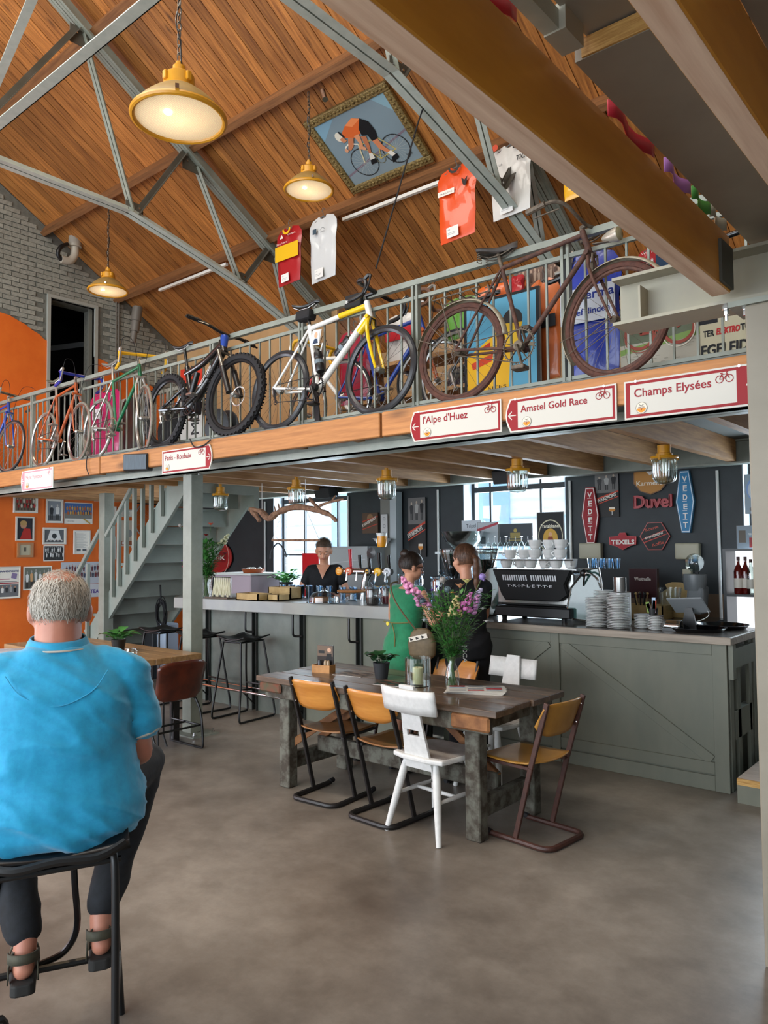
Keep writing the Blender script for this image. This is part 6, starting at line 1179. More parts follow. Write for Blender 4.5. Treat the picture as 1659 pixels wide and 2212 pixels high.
def white_chair(label, loc, rot):
    t = thing('white_chair', label, 'chair', loc, rot, 'white painted wooden chairs')
    m = MB(); out = [(-.19, -.17), (-.08, -.2), (.08, -.2), (.19, -.17), (.215, .05), (.2, .18), (.12, .215), (-.12, .215), (-.2, .18), (-.215, .05)]; m.prism(out, .425, .455); m.build('seat', WCH, t, bevel=.01, seg=2)
    m = MB(); m.prism([(x * .93, y * .9 + .01) for x, y in out], .4545, .4565); m.build('seat_top', SEATW, t)
    lg = {(-1, -1): ((-.11, -.13, .43), (-.2, -.22, 0)), (1, -1): ((.11, -.13, .43), (.2, -.22, 0)), (-1, 1): ((-.12, .13, .43), (-.19, .2, 0)), (1, 1): ((.12, .13, .43), (.19, .2, 0))}
    for a, c in lg.values(): a, c = Vector(a), Vector(c); m = MB(); m.tube([a, a.lerp(c, .18), a.lerp(c, .35), a.lerp(c, .6), c], [.016, .023, .024, .021, .016], 12); m.build('leg', WCH, t, smooth=True)
    L_ = lambda k, f: Vector(lg[k][0]).lerp(Vector(lg[k][1]), f)
    for p0, p1 in ((L_((-1, -1), .5), L_((-1, 1), .5)), (L_((1, -1), .5), L_((1, 1), .5))): m = MB(); m.tube([p0, p0.lerp(p1, .5), p1], [.009, .014, .009], 10); m.build('stretcher', WCH, t, smooth=True)
    a, c = L_((-1, -1), .5).lerp(L_((-1, 1), .5), .5), L_((1, -1), .5).lerp(L_((1, 1), .5), .5); m = MB(); m.tube([a, a.lerp(c, .5), c], [.009, .013, .009], 10); m.build('cross_stretcher', WCH, t, smooth=True)
    # splat with a hand slot: built of four plates round the opening
    T = Matrix.Translation((0, -.165, .455)) @ Matrix.Rotation(radians(12), 4, 'X'); wz = lambda z: .095 - .04 * z / .42; M = T @ Matrix(((1, 0, 0, 0), (0, 0, -1, 0), (0, 1, 0, 0), (0, 0, 0, 1)))
    m = MB(); z0, z1 = .12, .155
    m.prism([(-wz(-.08), -.08), (wz(-.08), -.08), (wz(z0), z0), (-wz(z0), z0)], -.009, .009, M); m.prism([(-wz(z1), z1), (wz(z1), z1), (wz(.42), .42), (-wz(.42), .42)], -.009, .009, M)
    for s in (-1, 1): m.prism(sorted([(s * wz(z0), z0), (s * .045, z0), (s * .045, z1), (s * wz(z1), z1)], key=lambda q: atan2(q[1] - (z0 + z1) / 2, q[0] - s * .07)), -.009, .009, M)
    m.build('back_splat', WCH, t, bevel=.002)
    m = MB(); out = [(-.19, .26), (.19, .26), (.2, .28), (.2, .39), (.185, .405), (-.185, .405), (-.2, .39), (-.2, .28)]
    m.grid(lambda u, v: M @ Vector(((u - .5) * .4, .262 + .14 * v, .03 - .1 * (u - .5) ** 2 * 1.0 - .004)), 13, 4); m.build('top_rail', WCH, t, smooth=True, solid=.018, bevel=0)
    return t
white_chair('white wooden chair with a T-shaped back and hand slot, near side of the table', (-2.75, 3.70, 0), radians(-4)); white_chair('white wooden chair on the far right side of the table, half hidden', (-2.93, 4.62, 0), radians(176))
# long worn table
OLDT = mat('old_table_top', '#33271f', '#6e5844', rough=.38, scale=3.2, stretch=(.7, 6, 6), contrast=.2, knots=1.5, bump=.25, coat=.25); OLDP = mat('flaking_green_paint', '#3d352b', '#66655a', rough=.8, scale=14, contrast=.7, bump=.5, detail=8); OLDB = mat('bare_edge', '#6e4526', '#97663c', rough=.7, scale=9, contrast=.5)
t = thing('work_table', 'long weathered timber work table with flaking green legs in the middle of the floor', 'table', (0, 0, 0))
ys = [3.575, 3.78, 3.98, 4.175, 4.37]
for i in range(4):
    m = MB(); y0, y1 = ys[i] + .002, ys[i + 1] - .003; n_ = 24; rq = random.Random(i); X0, X1 = -4.23 + .03 * (i % 2), -2.255 - .015 * (i == 1)
    m.box(X0, y0, .722, X1, y1, .76); o = m.build('plank', OLDT, t, bevel=.005, seg=2)
m = MB(); m.box(-4.16, 3.60, .62, -2.31, 3.635, .7215); m.build('apron', OLDP, t, bevel=.006); m = MB(); m.box(-4.16, 4.28, .60, -2.31, 4.315, .7215); m.build('apron', OLDP, t, bevel=.006)
for x_ in (-2.50, -4.10): m = MB(); m.box(x_, 3.635, .61, x_ + .08, 4.28, .7215); m.build('end_rail', OLDP, t, bevel=.006)
m = MB(); m.box(-2.56, 3.575, .635, -2.30, 3.6, .7215); m.build('bare_block', OLDB, t, bevel=.015)
m = MB(); m.box(-4.20, 3.577, .655, -3.98, 3.6, .7215); m.build('bare_block', mat('red_scrap', '#6d3a28', '#4b4a34', rough=.8, scale=12), t, bevel=.02)
for x_, y_ in ((-2.47, 3.70), (-4.03, 3.70), (-2.45, 4.27), (-4.03, 4.27)): m = MB(); m.bar((x_, y_, 0), (x_ - .02 * (x_ + 3.25 > 0) * 0, y_ - (.03 if y_ < 4 else -.03) * 0, .70), .10, .085, (0, 1, 0)); m.build('leg', OLDP, t, bevel=.006)
for x_ in (-2.46, -4.03): m = MB(); m.box(x_ - .03, 3.74, .12, x_ + .03, 4.23, .23); m.build('foot_rail', OLDP, t, bevel=.006)
m = MB(); m.box(-4.0, 3.95, .20, -2.49, 4.0, .31); m.build('stretcher', OLDP, t, bevel=.006)
for a, c in (((-4.0, 3.72, .30), (-3.62, 3.98, .60)), ((-2.5, 3.98, .28), (-2.95, 3.98, .60)), ((-4.0, 3.98, .28), (-3.55, 3.98, .60))): m = MB(); m.bar(a, c, .035, .05); m.build('brace', OLDB, t, bevel=.004)
# bar stools
SLED = mat('stool_black', '#101113', rough=.35)
def bar_stool(label, loc, rot, sh=.78):
    t = thing('bar_stool', label, 'stool', loc, rot, 'black sled base bar stools'); 
    m = MB(); m.grid(lambda u, v: Vector(((u - .5) * .37, (v - .5) * .36, sh - .02 + .05 * (2 * u - 1) ** 2 * .6 + .012 * cos(2 * pi * v))), 13, 11); m.build('seat', SLED, t, smooth=True, solid=.014)
    for s in (-1, 1):
        pts = bez([(s * .12, -.15, sh - .025), (s * .165, -.19, sh * .5), (s * .19, -.235, .06), (s * .19, -.21, .012)], 4) + bez([(s * .19, -.18, .011), (s * .19, .18, .011)], 2) + bez([(s * .19, .21, .012), (s * .19, .235, .06), (s * .165, .19, sh * .5), (s * .12, .15, sh - .025)], 4)
        m = MB(); m.tube(pts, .0105, 8); m.build('side_frame', SLED, t, smooth=True); m = MB(); m.tube([(s * .12, -.15, sh - .03), (s * .12, .15, sh - .03)], .009, 8); m.build('seat_bar', SLED, t)
    for y in (-.15, .15): m = MB(); m.tube([(-.12, y, sh - .03), (.12, y, sh - .03)], .009, 8); m.build('seat_bar', SLED, t)
    m = MB(); m.tube([(-.175, .2, .3), (.175, .2, .3)], .009, 8); m.build('foot_bar', SLED, t)
    return t
bar_stool('black bar stool in the middle of the bar front, right of the grey post', (-5.98, 4.90, 0), radians(4)); bar_stool('black bar stool mostly hidden behind the grey post', (-6.62, 4.86, 0), radians(-6)); bar_stool('black bar stool at the far left end of the bar, beyond the post', (-7.35, 4.9, 0), radians(5))
# the stool the man sits on
t = thing('tall_stool', 'tall black metal stool carrying the man in turquoise, cut off by the lower left corner', 'stool', ST, ROT); T_ = .742
m = MB(); m.grid(lambda u, v: Vector(((u - .5) * .43, -.20 + v * .38, T_ - .015 + .016 * (2 * u - 1) ** 2 - .02 * (v < .12) + .006)), 15, 11); m.build('seat', SLED, t, smooth=True, solid=.018)
m = MB(); m.tube(bez([(-.2, -.19, T_ - .01), (-.12, -.215, T_ - .035), (0, -.215, T_ - .025), (.12, -.215, T_ - .03), (.2, -.19, T_ - .005)], 4), .014, 8); m.build('seat_rear_lip', SLED, t, smooth=True)
for s in (-1, 1):
    m = MB(); m.tube(bez([(s * .165, -.17, T_ - .03), (s * .172, -.19, T_ - .12), (s * .174, -.2, .2), (s * .176, -.205, .0)], 4), .0125, 10); m.build('rear_leg', SLED, t, smooth=True); m = MB(); m.tube([(s * .17, .15, T_ - .03), (s * .22, .2, .0)], .0125, 10); m.build('front_leg', SLED, t, smooth=True)
    m = MB(); m.tube([(s * .175, -.2, .225), (s * .207, .185, .225)], .0105, 8); m.build('side_rung', SLED, t)
m = MB(); m.tube(bez([(.05, .13, T_ - .02), (.06, .17, .5), (.07, .21, .33), (.03, .22, .245), (-.05, .2, .226)], 5), .0115, 8); m.build('front_hoop', SLED, t, smooth=True)
m = MB(); m.tube([(-.207, .19, .215), (.207, .19, .215)], .0125, 8); m.build('foot_bar', SLED, t); m = MB(); m.tube([(-.19, -.17, T_ - .07), (.19, -.17, T_ - .06)], .01, 8); m.build('seat_bar', SLED, t)
m = MB(); m.tube(bez([(-.2, -.13, .215), (-.15, -.06, .21), (-.13, -.05, .12), (-.13, -.05, 0)], 4), .012, 8); m.build('lower_hoop', SLED, t, smooth=True)
# leather chairs and the small table behind the man
LEA = mat('oxblood_leather', '#3c160c', '#5a2412', rough=.35, scale=7, coat=.35)
def leather_chair(label, loc, rot):
    t = thing('leather_chair', label, 'chair', loc, rot, 'oxblood leather bucket chairs')
    def sh(u, v):
        a = (u - .5) * 2; x = a * (.2 + .03 * v); 
        if v < .5: y = .2 - .42 * (v * 2); z = .44 + .05 * abs(a) ** 3 + .0 - .01 * sin(pi * v)
        else: q = (v - .5) * 2; y = -.22 - .05 * q + .05 * abs(a) ** 3 * (1 - .4 * q); z = .445 + .31 * q - .04 * abs(a) ** 4 * q
        if v < .55 and abs(a) > .75: z += .05 * (abs(a) - .75) * 4 * (v / .55)
        return Vector((x, y, z))
    m = MB(); m.grid(sh, 15, 21); m.build('shell', LEA, t, smooth=True, solid=.012)
    for s in (-1, 1):
        m = MB(); m.tube(bez([(s * .18, .16, .42), (s * .205, .2, .3), (s * .215, .22, .05), (s * .215, .19, .012)], 4) + bez([(s * .215, .1, .011), (s * .215, -.1, .011)], 2) + bez([(s * .215, -.19, .012), (s * .215, -.22, .05), (s * .205, -.2, .3), (s * .18, -.16, .42)], 4), .0105, 8); m.build('side_frame', SLED, t, smooth=True)
        m = MB(); m.tube([(s * .2, .2, .2), (s * .2, -.2, .2)], .009, 8); m.build('rung', SLED, t); m = MB(); m.tube([(s * .18, .16, .425), (s * .18, -.16, .425)], .009, 8); m.build('seat_bar', SLED, t)
    for y in (-.2, .0): m = MB(); m.tube([(-.2, y, .2), (.2, y, .2)], .009, 8); m.build('rung', SLED, t)
    for x in (-.05, .05): m = MB(); m.tube([(x, .1, .42), (x, .1, .1), (x, .05, .012)], .008, 8); m.build('inner_leg', SLED, t)
    return t
leather_chair('oxblood leather chair at the right end of the small table beside the post', (-5.53, 3.71, 0), radians(90)); leather_chair('dark leather chair mostly hidden behind the turquoise sleeve', (-6.1, 3.15, 0), radians(10))
t = thing('oak_table', 'light timber cafe table behind the man, near the grey post', 'table', (0, 0, 0)); OAK = mat('oak_top', '#7e5e3b', '#a07d52', rough=.5, scale=3, stretch=(.6, 8, 8), contrast=.3, coat=.2)
for i in range(5): m = MB(); m.box(-7.6, 3.30 + i * .15, .71, -5.50, 3.448 + i * .15, .76); m.build('plank', OAK, t, bevel=.003)
for x_ in (-5.75, -7.4):
    for y_ in (3.38, 3.95): m = MB(); m.box(x_ - .03, y_ - .03, 0, x_ + .03, y_ + .03, .71); m.build('leg', FRD, t)
# ================================================================== bar, counter, platform, stair
CONC = mat('bar_top_grey', '#888a88', '#96978f', rough=.4, scale=3, coat=.2); GALV = mat('zinc_panel', '#5c645e', '#757c74', rough=.45, scale=4, contrast=.3); TOPW = mat('pale_counter_edge', '#85796a', '#a39584', rough=.5, scale=4, stretch=(.5, 8, 8)); TOPS = mat('counter_top_dark', '#5f5a55', '#6f6a64', rough=.2, scale=3)
t = thing('bar', 'long grey bar with a thick concrete-look top and zinc front panels', 'bar', (0, 0, 0))
m = MB(); m.prism([(-7.2, 4.93), (-3.95, 5.24), (-3.95, 5.80), (-7.2, 5.80)], 1.015, 1.13); m.build('bar_top', CONC, t, bevel=.006, seg=2)
px_ = [-7.12, -6.95, -6.17, -5.46, -4.72, -3.97]
for a, c in zip(px_[1:], px_[2:]): m = MB(); m.box(a + .035, 5.215, 0, c - .035, 5.235, 1.015); m.build('front_panel', GALV if a < -5.5 else CGREEN, t)
m = MB(); m.box(-7.12, 5.215, 0, -6.99, 5.235, 1.015); m.build('front_panel', GALV, t); m = MB(); m.box(-7.12, 5.24, 0, -7.10, 5.78, 1.015); m.build('side_panel', CGREEN, t)
for x_ in px_[1:]: m = MB(); m.box(x_ - .035, 5.19, 0, x_ - .028, 5.25, 1.015); m.box(x_ - .03, 5.235, 0, x_ + .035, 5.245, 1.015); m.box(x_ + .028, 5.19, 0, x_ + .035, 5.25, 1.015); m.build('steel_upright', mat('dark_channel', '#2f3330', rough=.5), t)
for x_ in px_[2:5]: m = MB(); m.tube(bez([(x_ - .05, 5.12, 1.01), (x_ - .05, 5.12, .86), (x_ - .05, 5.125, .815), (x_ - .045, 5.15, .80), (x_ - .0, 5.19, .80)], 3), .011, 8); m.build('bag_hook', BLACK, t, smooth=True)
for y_, z_, r_ in ((5.0, .225, .014), (5.14, .24, .008)): m = MB(); m.tube([(-7.1, y_, z_), (-4.0, y_, z_)], r_, 10); m.build('foot_rail', CHROME, t, smooth=True)
for x_ in px_[1:]: m = MB(); m.bar((x_, 5.0, .225), (x_, 5.2, .225), .012, .02); m.bar((x_, 5.03, .22), (x_, 5.2, .06), .01, .012); m.build('rail_bracket', BLACK, t)
t = thing('counter', 'long sage green counter with diagonal braces and a pale timber top, right', 'counter', (0, 0, 0))
m = MB(); m.prism([(-3.93, 5.36), (-1.56, 5.36), (-1.56, 6.12), (-3.93, 6.12)], .985, 1.035); o = m.build('worktop', TOPW, t, bevel=.003); m = MB(); m.box(-3.93, 5.372, 1.035, -1.575, 6.12, 1.037); m.build('worktop_surface', TOPS, t)
m = MB(); m.box(-3.94, 5.43, 0, -1.62, 5.445, .985); m.build('front_board', CGREEN, t)
for a, c in ((-3.94, -3.85), (-2.905, -2.835), (-1.70, -1.605)): m = MB(); m.box(a, 5.412, 0, c, 5.431, .985); m.build('stile', CGREEN, t, bevel=.002)
for z0, z1 in ((.905, .985), (.11, .19), (0, .1)):
    for a, c in ((-3.85, -2.905), (-2.835, -1.70)): m = MB(); m.box(a + .001, 5.415, z0, c - .001, 5.431, z1); m.build('rail', CGREEN, t, bevel=.002)
for a, c in (((-3.84, .2), (-2.93, .9)), ((-2.81, .9), (-1.72, .2))): m = MB(); m.bar((a[0], 5.424, a[1]), (c[0], 5.424, c[1]), .012, .07, (0, 0, 1)); m.build('brace', CGREEN, t, bevel=.002)
for y_ in (5.46, 5.62, 5.9, 6.02): m = MB(); m.box(-1.625, y_, 0, -1.60, y_ + .07, .985); m.build('end_board', CGREEN, t, bevel=.002)
m = MB(); m.box(-1.655, 5.55, .33, -1.60, 5.95, .52); m.build('end_shelf', CGREEN, t); m = MB(); m.box(-1.60, 5.50, .82, -1.57, 5.95, .95); m.build('end_rail', CGREEN, t); m = MB(); m.box(-1.67, 5.45, .02, -1.655, 6.1, .98); m.build('inner_side', CGREEN, t); m = MB(); m.box(-1.6, 5.43, .75, -1.57, 5.50, .98); m.build('corner_block', CGREEN, t)
t = thing('platform', 'low raised floor of pale boards with a plywood edge behind the counter end', 'platform', (0, 0, 0)); PLW = mat('pale_floor_board', '#b3a08e', '#c9b8a8', rough=.45, scale=5, stretch=(.6, 5, 5), rnd=.06)
for i in range(15): m = MB(); y0 = 5.28 + i * .138; m.box(-1.52, y0, .135, 2.9, y0 + .135, .155); m.build('board', PLW, t)
m = MB(); m.box(-1.52, 5.262, .115, 2.9, 5.278, .155); m.build('ply_edge', PLYE, t); m = MB(); m.box(-1.52, 5.266, 0, 2.9, 5.276, .114); m.box(-1.52, 5.28, 0, 2.9, 7.3, .13); m.build('riser', CGREEN, t)
m = MB(); m.box(-7.0, 5.9, 0, -1.7, 7.2, .10); o = m.build('bar_floor', mat('duckboard', '#5a544c'), None); tag(o, 'dark raised floor behind the bar', 'floor', kind='structure')
# stair
t = thing('staircase', 'grey painted timber staircase rising from the far left to the mezzanine', 'stairs', (0, 0, 0)); STG = mat('stair_grey', '#838b82', '#8e968d', rough=.5, scale=3)
xb, xt, n = -9.75, -7.15, 12; rise = 2.56 / n; run = (xt - xb) / n
for y_ in (5.0, 5.98):
    m = MB(); M = Matrix(((1, 0, 0, 0), (0, 0, -1, y_ + .04), (0, 1, 0, 0), (0, 0, 0, 1))); m.prism([(xb - .05, 0), (xb + .24, 0), (xt + .05, 2.28), (xt + .05, 2.535), (xt - .12, 2.535)], 0, .04, M); m.build('stringer', STG, t, bevel=.003)
for i in range(n): m = MB(); m.box(xb + run * i, 5.042, rise * (i + 1) - .035, xb + run * (i + 1) + .03, 5.938, rise * (i + 1)); m.build('tread', STG, t); m = MB(); m.box(xb + run * (i + 1) - .0, 5.042, rise * i + (.0 if i else .02), xb + run * (i + 1) + .015, 5.938, rise * (i + 1) - .036); m.build('riser', STG, t)
m = MB(); m.box(xt + .05, 5.0, 2.28, xt + .09, 6.02, 2.535); m.build('head_board', STG, t); m = MB(); m.box(xt - .02, 5.945, 1.6 + .5, xt + .09, 6.02, 2.28); m.build('hanger_post', STG, t)
m = MB(); m.bar((-9.75, 4.96, .95), (-8.79, 4.96, 1.9 - .0), .05, .045); m.build('handrail', STG, t, bevel=.005); m = MB(); m.bar((-8.65, 4.96, 1.82), (-7.85, 4.96, 2.62), .05, .045); m.build('handrail', STG, t, bevel=.005)
for i, x_ in enumerate((-9.6, -9.35, -9.1, -8.52, -8.38, -8.22, -8.05, -7.88, -7.7, -7.5)): zb = max(0, (x_ - xb) / (xt - xb) * 2.4 - .05); zt = min(2.5, zb + .93 if x_ < -8.8 else x_ + 10.5 - .04); m = MB(); m.box(x_ - .02, 4.95, zb, x_ + .02, 4.99, max(zt, zb + .2)); m.build('baluster', STG, t)
# ---------------------------------------------------------------- wall signs
def wsign(name, label, box, deco, Y=7.335, th=.015, outline=None, back=None, edge=None, cat='sign', group='beer signs on the dark wall', rough=.35):
    x0, y0, x1, y1 = box; ym, xm = (y0 + y1) / 2, (x0 + x1) / 2; a, b, c, d = P(x0, ym, Y=Y), P(x1, ym, Y=Y), P(xm, y0, Y=Y), P(xm, y1, Y=Y); w, h = b.x - a.x, c.z - d.z
    t = thing(name, label, cat, (a.x, Y - .001, d.z), group=group); out = [(x * w, y * h) for x, y in (outline or [(0, 0), (1, 0), (1, 1), (0, 1)])]; M = Matrix(((1, 0, 0, 0), (0, 0, -1, 0), (0, 1, 0, 0), (0, 0, 0, 1)))
    m = MB(); m.prism(out, 0, th, M); m.build('plate', mat('plate_' + (edge or '#333').strip('#'), edge or '#333', rough=.4), t, bevel=.012 if .05 < th < .1 else 0, seg=2); p = Print(w, h, None); 
    if back: p.poly([((x / w - .5) * .94 * w + w / 2, (y / h - .5) * .97 * h + h / 2) for x, y in out], back)
    deco(p, w, h); p.build('print', M @ Matrix.Translation((0, 0, th + .001)), t, rough=rough); return t
DIA = [(.28, 0), (.72, 0), (1, .5), (.74, 1), (.26, 1), (0, .5)]
def vedett(p, w, h): [p.text(ch, w / 2, h * (.82 - i * .148), h * .125, '#e9e6df', center=True, width=w * .24, bold=.003) for i, ch in enumerate('VEDETT')]; [p.rect(w * .38, h * (.80 - i * .148), w * .24, h * .006, '#e9e6df') for i in range(5)]
def d(p, w, h): p.poly([((x - .5) * .84 * w + w / 2, (y - .5) * .94 * h + h / 2) for x, y in DIA], '#94101c'); vedett(p, w, h)
wsign('diamond_sign', 'red diamond-shaped sign reading VEDETT', (1260, 1053, 1297, 1175), d, outline=DIA, back='#e2ded8', edge='#94101c', th=.04)
def d2(p, w, h): p.poly([((x - .5) * .84 * w + w / 2, (y - .5) * .94 * h + h / 2) for x, y in DIA], '#2f7cab'); vedett(p, w, h)
wsign('diamond_sign', 'blue diamond-shaped sign reading VEDETT', (1463, 1017, 1503, 1151), d2, outline=DIA, back='#cfe0ea', edge='#2f6f96', th=.04)
def kware(p, w, h, top='#6f6d6b'): p.rect(0, 0, w, h, '#242322').rect(0, h * .55, w, h * .45, top).people(w * .05, h * .62, w * .9, h * .34, ['#3a3a3b', '#a9a7a3', '#1f1f20'], 3, 1, '#b5a493', '#2a2a2a').poly([(0, h * .38), (w, h * .56), (w, h * .6), (0, h * .42)], '#c2452f').poly([(0, h * .27), (w, h * .45), (w, h * .47), (0, h * .29)], '#c2452f').text('KWAREMONT', w * .02, h * .31, h * .11, '#e2ddd4', width=w * .95, rot=atan2(h * .18, w), bold=.002).disc(w * .72, h * .17, w * .14, '#c9812f', 14, h * .055).rect(w * .6, h * .18, w * .24, h * .04, '#e6dccb').rect(w * .70, h * .04, w * .04, h * .09, '#b9b9b6')
wsign('beer_poster', 'tall black and white KWAREMONT poster of cyclists, beside the grey pilaster', (884, 1075, 921, 1203), kware, cat='poster', edge='#222')
wsign('beer_poster', 'KWAREMONT poster with a beer glass behind the red diamond sign', (1287, 1022, 1338, 1117), kware, cat='poster', edge='#222', Y=7.345)
wsign('beer_poster', 'small brown KWAREMONT poster above the steel cabinet', (785, 1108, 818, 1152), lambda p, w, h: p.rect(0, 0, w, h, '#5a4636').disc(w * .5, h * .75, w * .2, '#8a6a4a').poly([(0, h * .55), (w, h * .8), (w, h * .85), (0, h * .6)], '#b8402c').poly([(0, h * .18), (w, h * .43), (w, h * .47), (0, h * .22)], '#b8402c').text('KWAREMONT', w * .02, h * .3, h * .2, '#ddd6ca', width=w * .97, rot=.42, bold=.002), cat='poster', edge='#4a3a2c', Y=7.2)
wsign('shield_sign', 'orange shield sign reading Karmeliet partly behind the rightmost jar lamp', (1369, 1000, 1444, 1069), lambda p, w, h: p.poly([(w * .5, h * .0 + h * .04), (w * .78, h * .14), (w * .96, h * .4), (w * .96, h), (w * .04, h), (w * .04, h * .4), (w * .22, h * .14)], '#b9813d').poly([(w * .38, h), (w * .62, h), (w * .6, h * .7), (w * .5, h * .6), (w * .4, h * .7)], '#d9d5cf').poly([(w * .44, h * .95), (w * .56, h * .95), (w * .5, h * .68)], '#b0222c').text('Karmeliet', w * .08, h * .3, h * .2, '#efe3cd', width=w * .84, bold=.002), outline=[(.5, 0), (.8, .12), (1, .38), (1, 1), (0, 1), (0, .38), (.2, .12)], back='#8a5a26', edge='#6b4520')
t = thing('letter_sign', 'red gothic cut-out letters reading Duvel', 'sign', P(1370, 1098, Y=7.33), group='beer signs on the dark wall'); vs, fs = text_shapes('Duvel'); mx = max(v[0] for v in vs); w = P(1453, 1098, Y=7.33).x - P(1370, 1098, Y=7.33).x; m = MB(); [m.add([(x / mx * w + dx, -.03 - dx * .1, y * .17 + dz) for x, y in vs], fs) for dx, dz in ((-.006, 0), (0, .005), (.006, 0), (0, -.005), (.01, .003))]; o = m.build('letters', mat('duvel_red', '#a3141f', rough=.4), t, solid=.02); 
wsign('texel_sign', 'small red sign reading TEXELS on the dark wall', (1317, 1150, 1376, 1188), lambda p, w, h: p.text('TEXELS', w * .08, h * .32, h * .35, '#e7e3da', width=w * .84, bold=.003), outline=[(.02, .3), (.25, .22), (.5, .0), (.75, .22), (.98, .3), (1, .75), (.66, .8), (.6, .98), (.4, .98), (.34, .8), (0, .75)], back='#a3222c', edge='#c9433f', Y=7.32)
HEX = [(.27, 0), (.73, 0), (1, .5), (.73, 1), (.27, 1), (0, .5)]
wsign('hexagon_sign', 'black hexagonal sign with red border reading Koerse Kwaremont Koffie', (1383, 1129, 1449, 1188), lambda p, w, h: p.text('Koerse', w * .2, h * .68, h * .16, '#c9553f', width=w * .45, rot=.25).poly([(w * .06, h * .36), (w * .86, h * .72), (w * .88, h * .76), (w * .07, h * .40)], '#b8433a').text('KWAREMONT', w * .2, h * .38, h * .13, '#e4ded4', width=w * .62, rot=.3, bold=.001).poly([(w * .14, h * .25), (w * .93, h * .58), (w * .93, h * .61), (w * .12, h * .28)], '#b8433a').text('Koffie', w * .42, h * .12, h * .16, '#c9553f', width=w * .4, rot=.25), outline=HEX, back='#181516', edge='#b8433a')
for bx, lab in (((1257, 1173, 1304, 1207), 'under the red diamond sign'), ((1463, 1173, 1515, 1208), 'under the blue diamond sign')):
    t = wsign('junction_box', 'old cream electrical junction box ' + lab, bx, lambda p, w, h: p.frame(w * .08, h * .1, w * .84, h * .8, .006, '#a9a58f'), th=.07, edge='#aaa58e', cat='box', group='cream junction boxes'); m = MB(); m.tube([(.1, -.03, 0), (.1, -.03, -.09)], .015, 8); m.box(.06, -.05, -.2, .14, 0, -.09); m.build('switch', mat('cream_plastic', '#b3ae98', rough=.5), t, bevel=.004)
# pilaster with leaflets, white bracketed column
m = MB(); m.box(0, 0, .1, .15, .14, 2.33); o = m.build('pilaster', mat('pilaster_grey', '#77766e', rough=.5), None, loc=(P(822, 1150, Y=7.2).x, 7.2, 0)); tag(o, 'grey pilaster with a pale side on the back wall behind the beer tap', 'pillar', kind='structure')
m = MB(); m.box(.152, .0, .1, .25, .12, 2.33); o = m.build('pilaster', mat('pale_side', '#aeb8bc', rough=.5), None, loc=(P(822, 1150, Y=7.2).x, 7.2, 0)); tag(o, 'pale narrow column right of the grey pilaster', 'pillar', kind='structure')
wsign('leaflet', 'white sheet with three small sketches on the grey pilaster', (823, 1110, 838, 1163), lambda p, w, h: [p.disc(w / 2, h * q, w * .2, '#8c8c8e', 10).disc(w / 2, h * q, w * .14, '#c4c4c4', 10) for q in (.2, .5, .8)], back='#c9c9c8', Y=7.19, th=.002, cat='paper', group=None)
# ================================================================== props
GL = glass('clear_glass', '#f6fbfb', .16, .02); GLB = glass('blue_tint_glass', '#cfe4f2', .2, .03); LEAF = mat('leaf_green', '#2c5f2a', '#46853a', rough=.45, scale=12); LEAFD = mat('leaf_dark', '#173820', '#24532b', rough=.35, scale=12); STEM = mat('stem_green', '#46662f', rough=.6); CER = mat('white_porcelain', '#d3d3d0', rough=.2, coat=.4); BRZ = mat('brushed_steel', '#9a9a98', rough=.25, metal=.9)
def one(name, label, cat, loc, prof, m_, n=24, group=None, rot=0, smooth=True, **k):
    m = MB(); m.lathe(prof, n, cap=k.pop('cap', True)); o = m.build(name, m_, None, smooth=smooth, loc=loc); tag(o, label, cat, group); return o
def leaf(b, p, d, L_, w, droop=.3, up=Vector((0, 0, 1))):
    d = Vector(d).normalized(); s = d.cross(up); s = s.normalized() if s.length > .01 else Vector((1, 0, 0)); n = s.cross(d); vs = []
    for i in range(5): q = i / 4; c = Vector(p) + d * (L_ * q) - up * (droop * L_ * q * q) ; ww = w * sin(pi * min(.97, q * .9 + .08)); vs += [c - s * ww + n * ww * .25, c, c + s * ww + n * ww * .25]
    fs = [];
    for i in range(4): a = i * 3; fs += [(a, a + 1, a + 4, a + 3), (a + 1, a + 2, a + 5, a + 4)]
    b.add(vs, fs)
def pot_plant(label, loc, r, h, potm, n, L_, w, mt, seed=1):
    t = thing('potted_plant', label, 'plant', loc); m = MB(); m.lathe([(r * .72, 0), (r, h), (r * .93, h), (r * .9, h * .9), (.001, h * .88)], 24); m.build('pot', potm, t, smooth=True); rq = random.Random(seed)
    for i in range(n): a = i * 2.4; e = .25 + 1.0 * rq.random(); p = Vector((r * .4 * cos(a), r * .4 * sin(a), h)); d = Vector((cos(a) * e, sin(a) * e, 1.1 - e * .5)).normalized(); q = p + d * L_ * (.2 + (.9 if n > 30 else .5) * rq.random()); m = MB(); m.tube([p, q], .0022, 5); leaf(m, q, (cos(a), sin(a), .35 + .5 * rq.random()), L_ * rq.uniform(.6, 1.0), w * rq.uniform(.9, 1.3), .35); m.build('leaf', mt, t, smooth=True)
    return t
DARKP = mat('charcoal_pot', '#24272a', rough=.6)
pot_plant('dark pot with round glossy leaves on the long table', P(824, 1466, Z=.76), .058, .11, DARKP, 18, .085, .045, LEAFD, 4)
pot_plant('small dark pot plant on the cafe table in front of the stair', P(256, 1408, Z=.76), .065, .11, BLACK, 18, .12, .045, LEAF, 5)
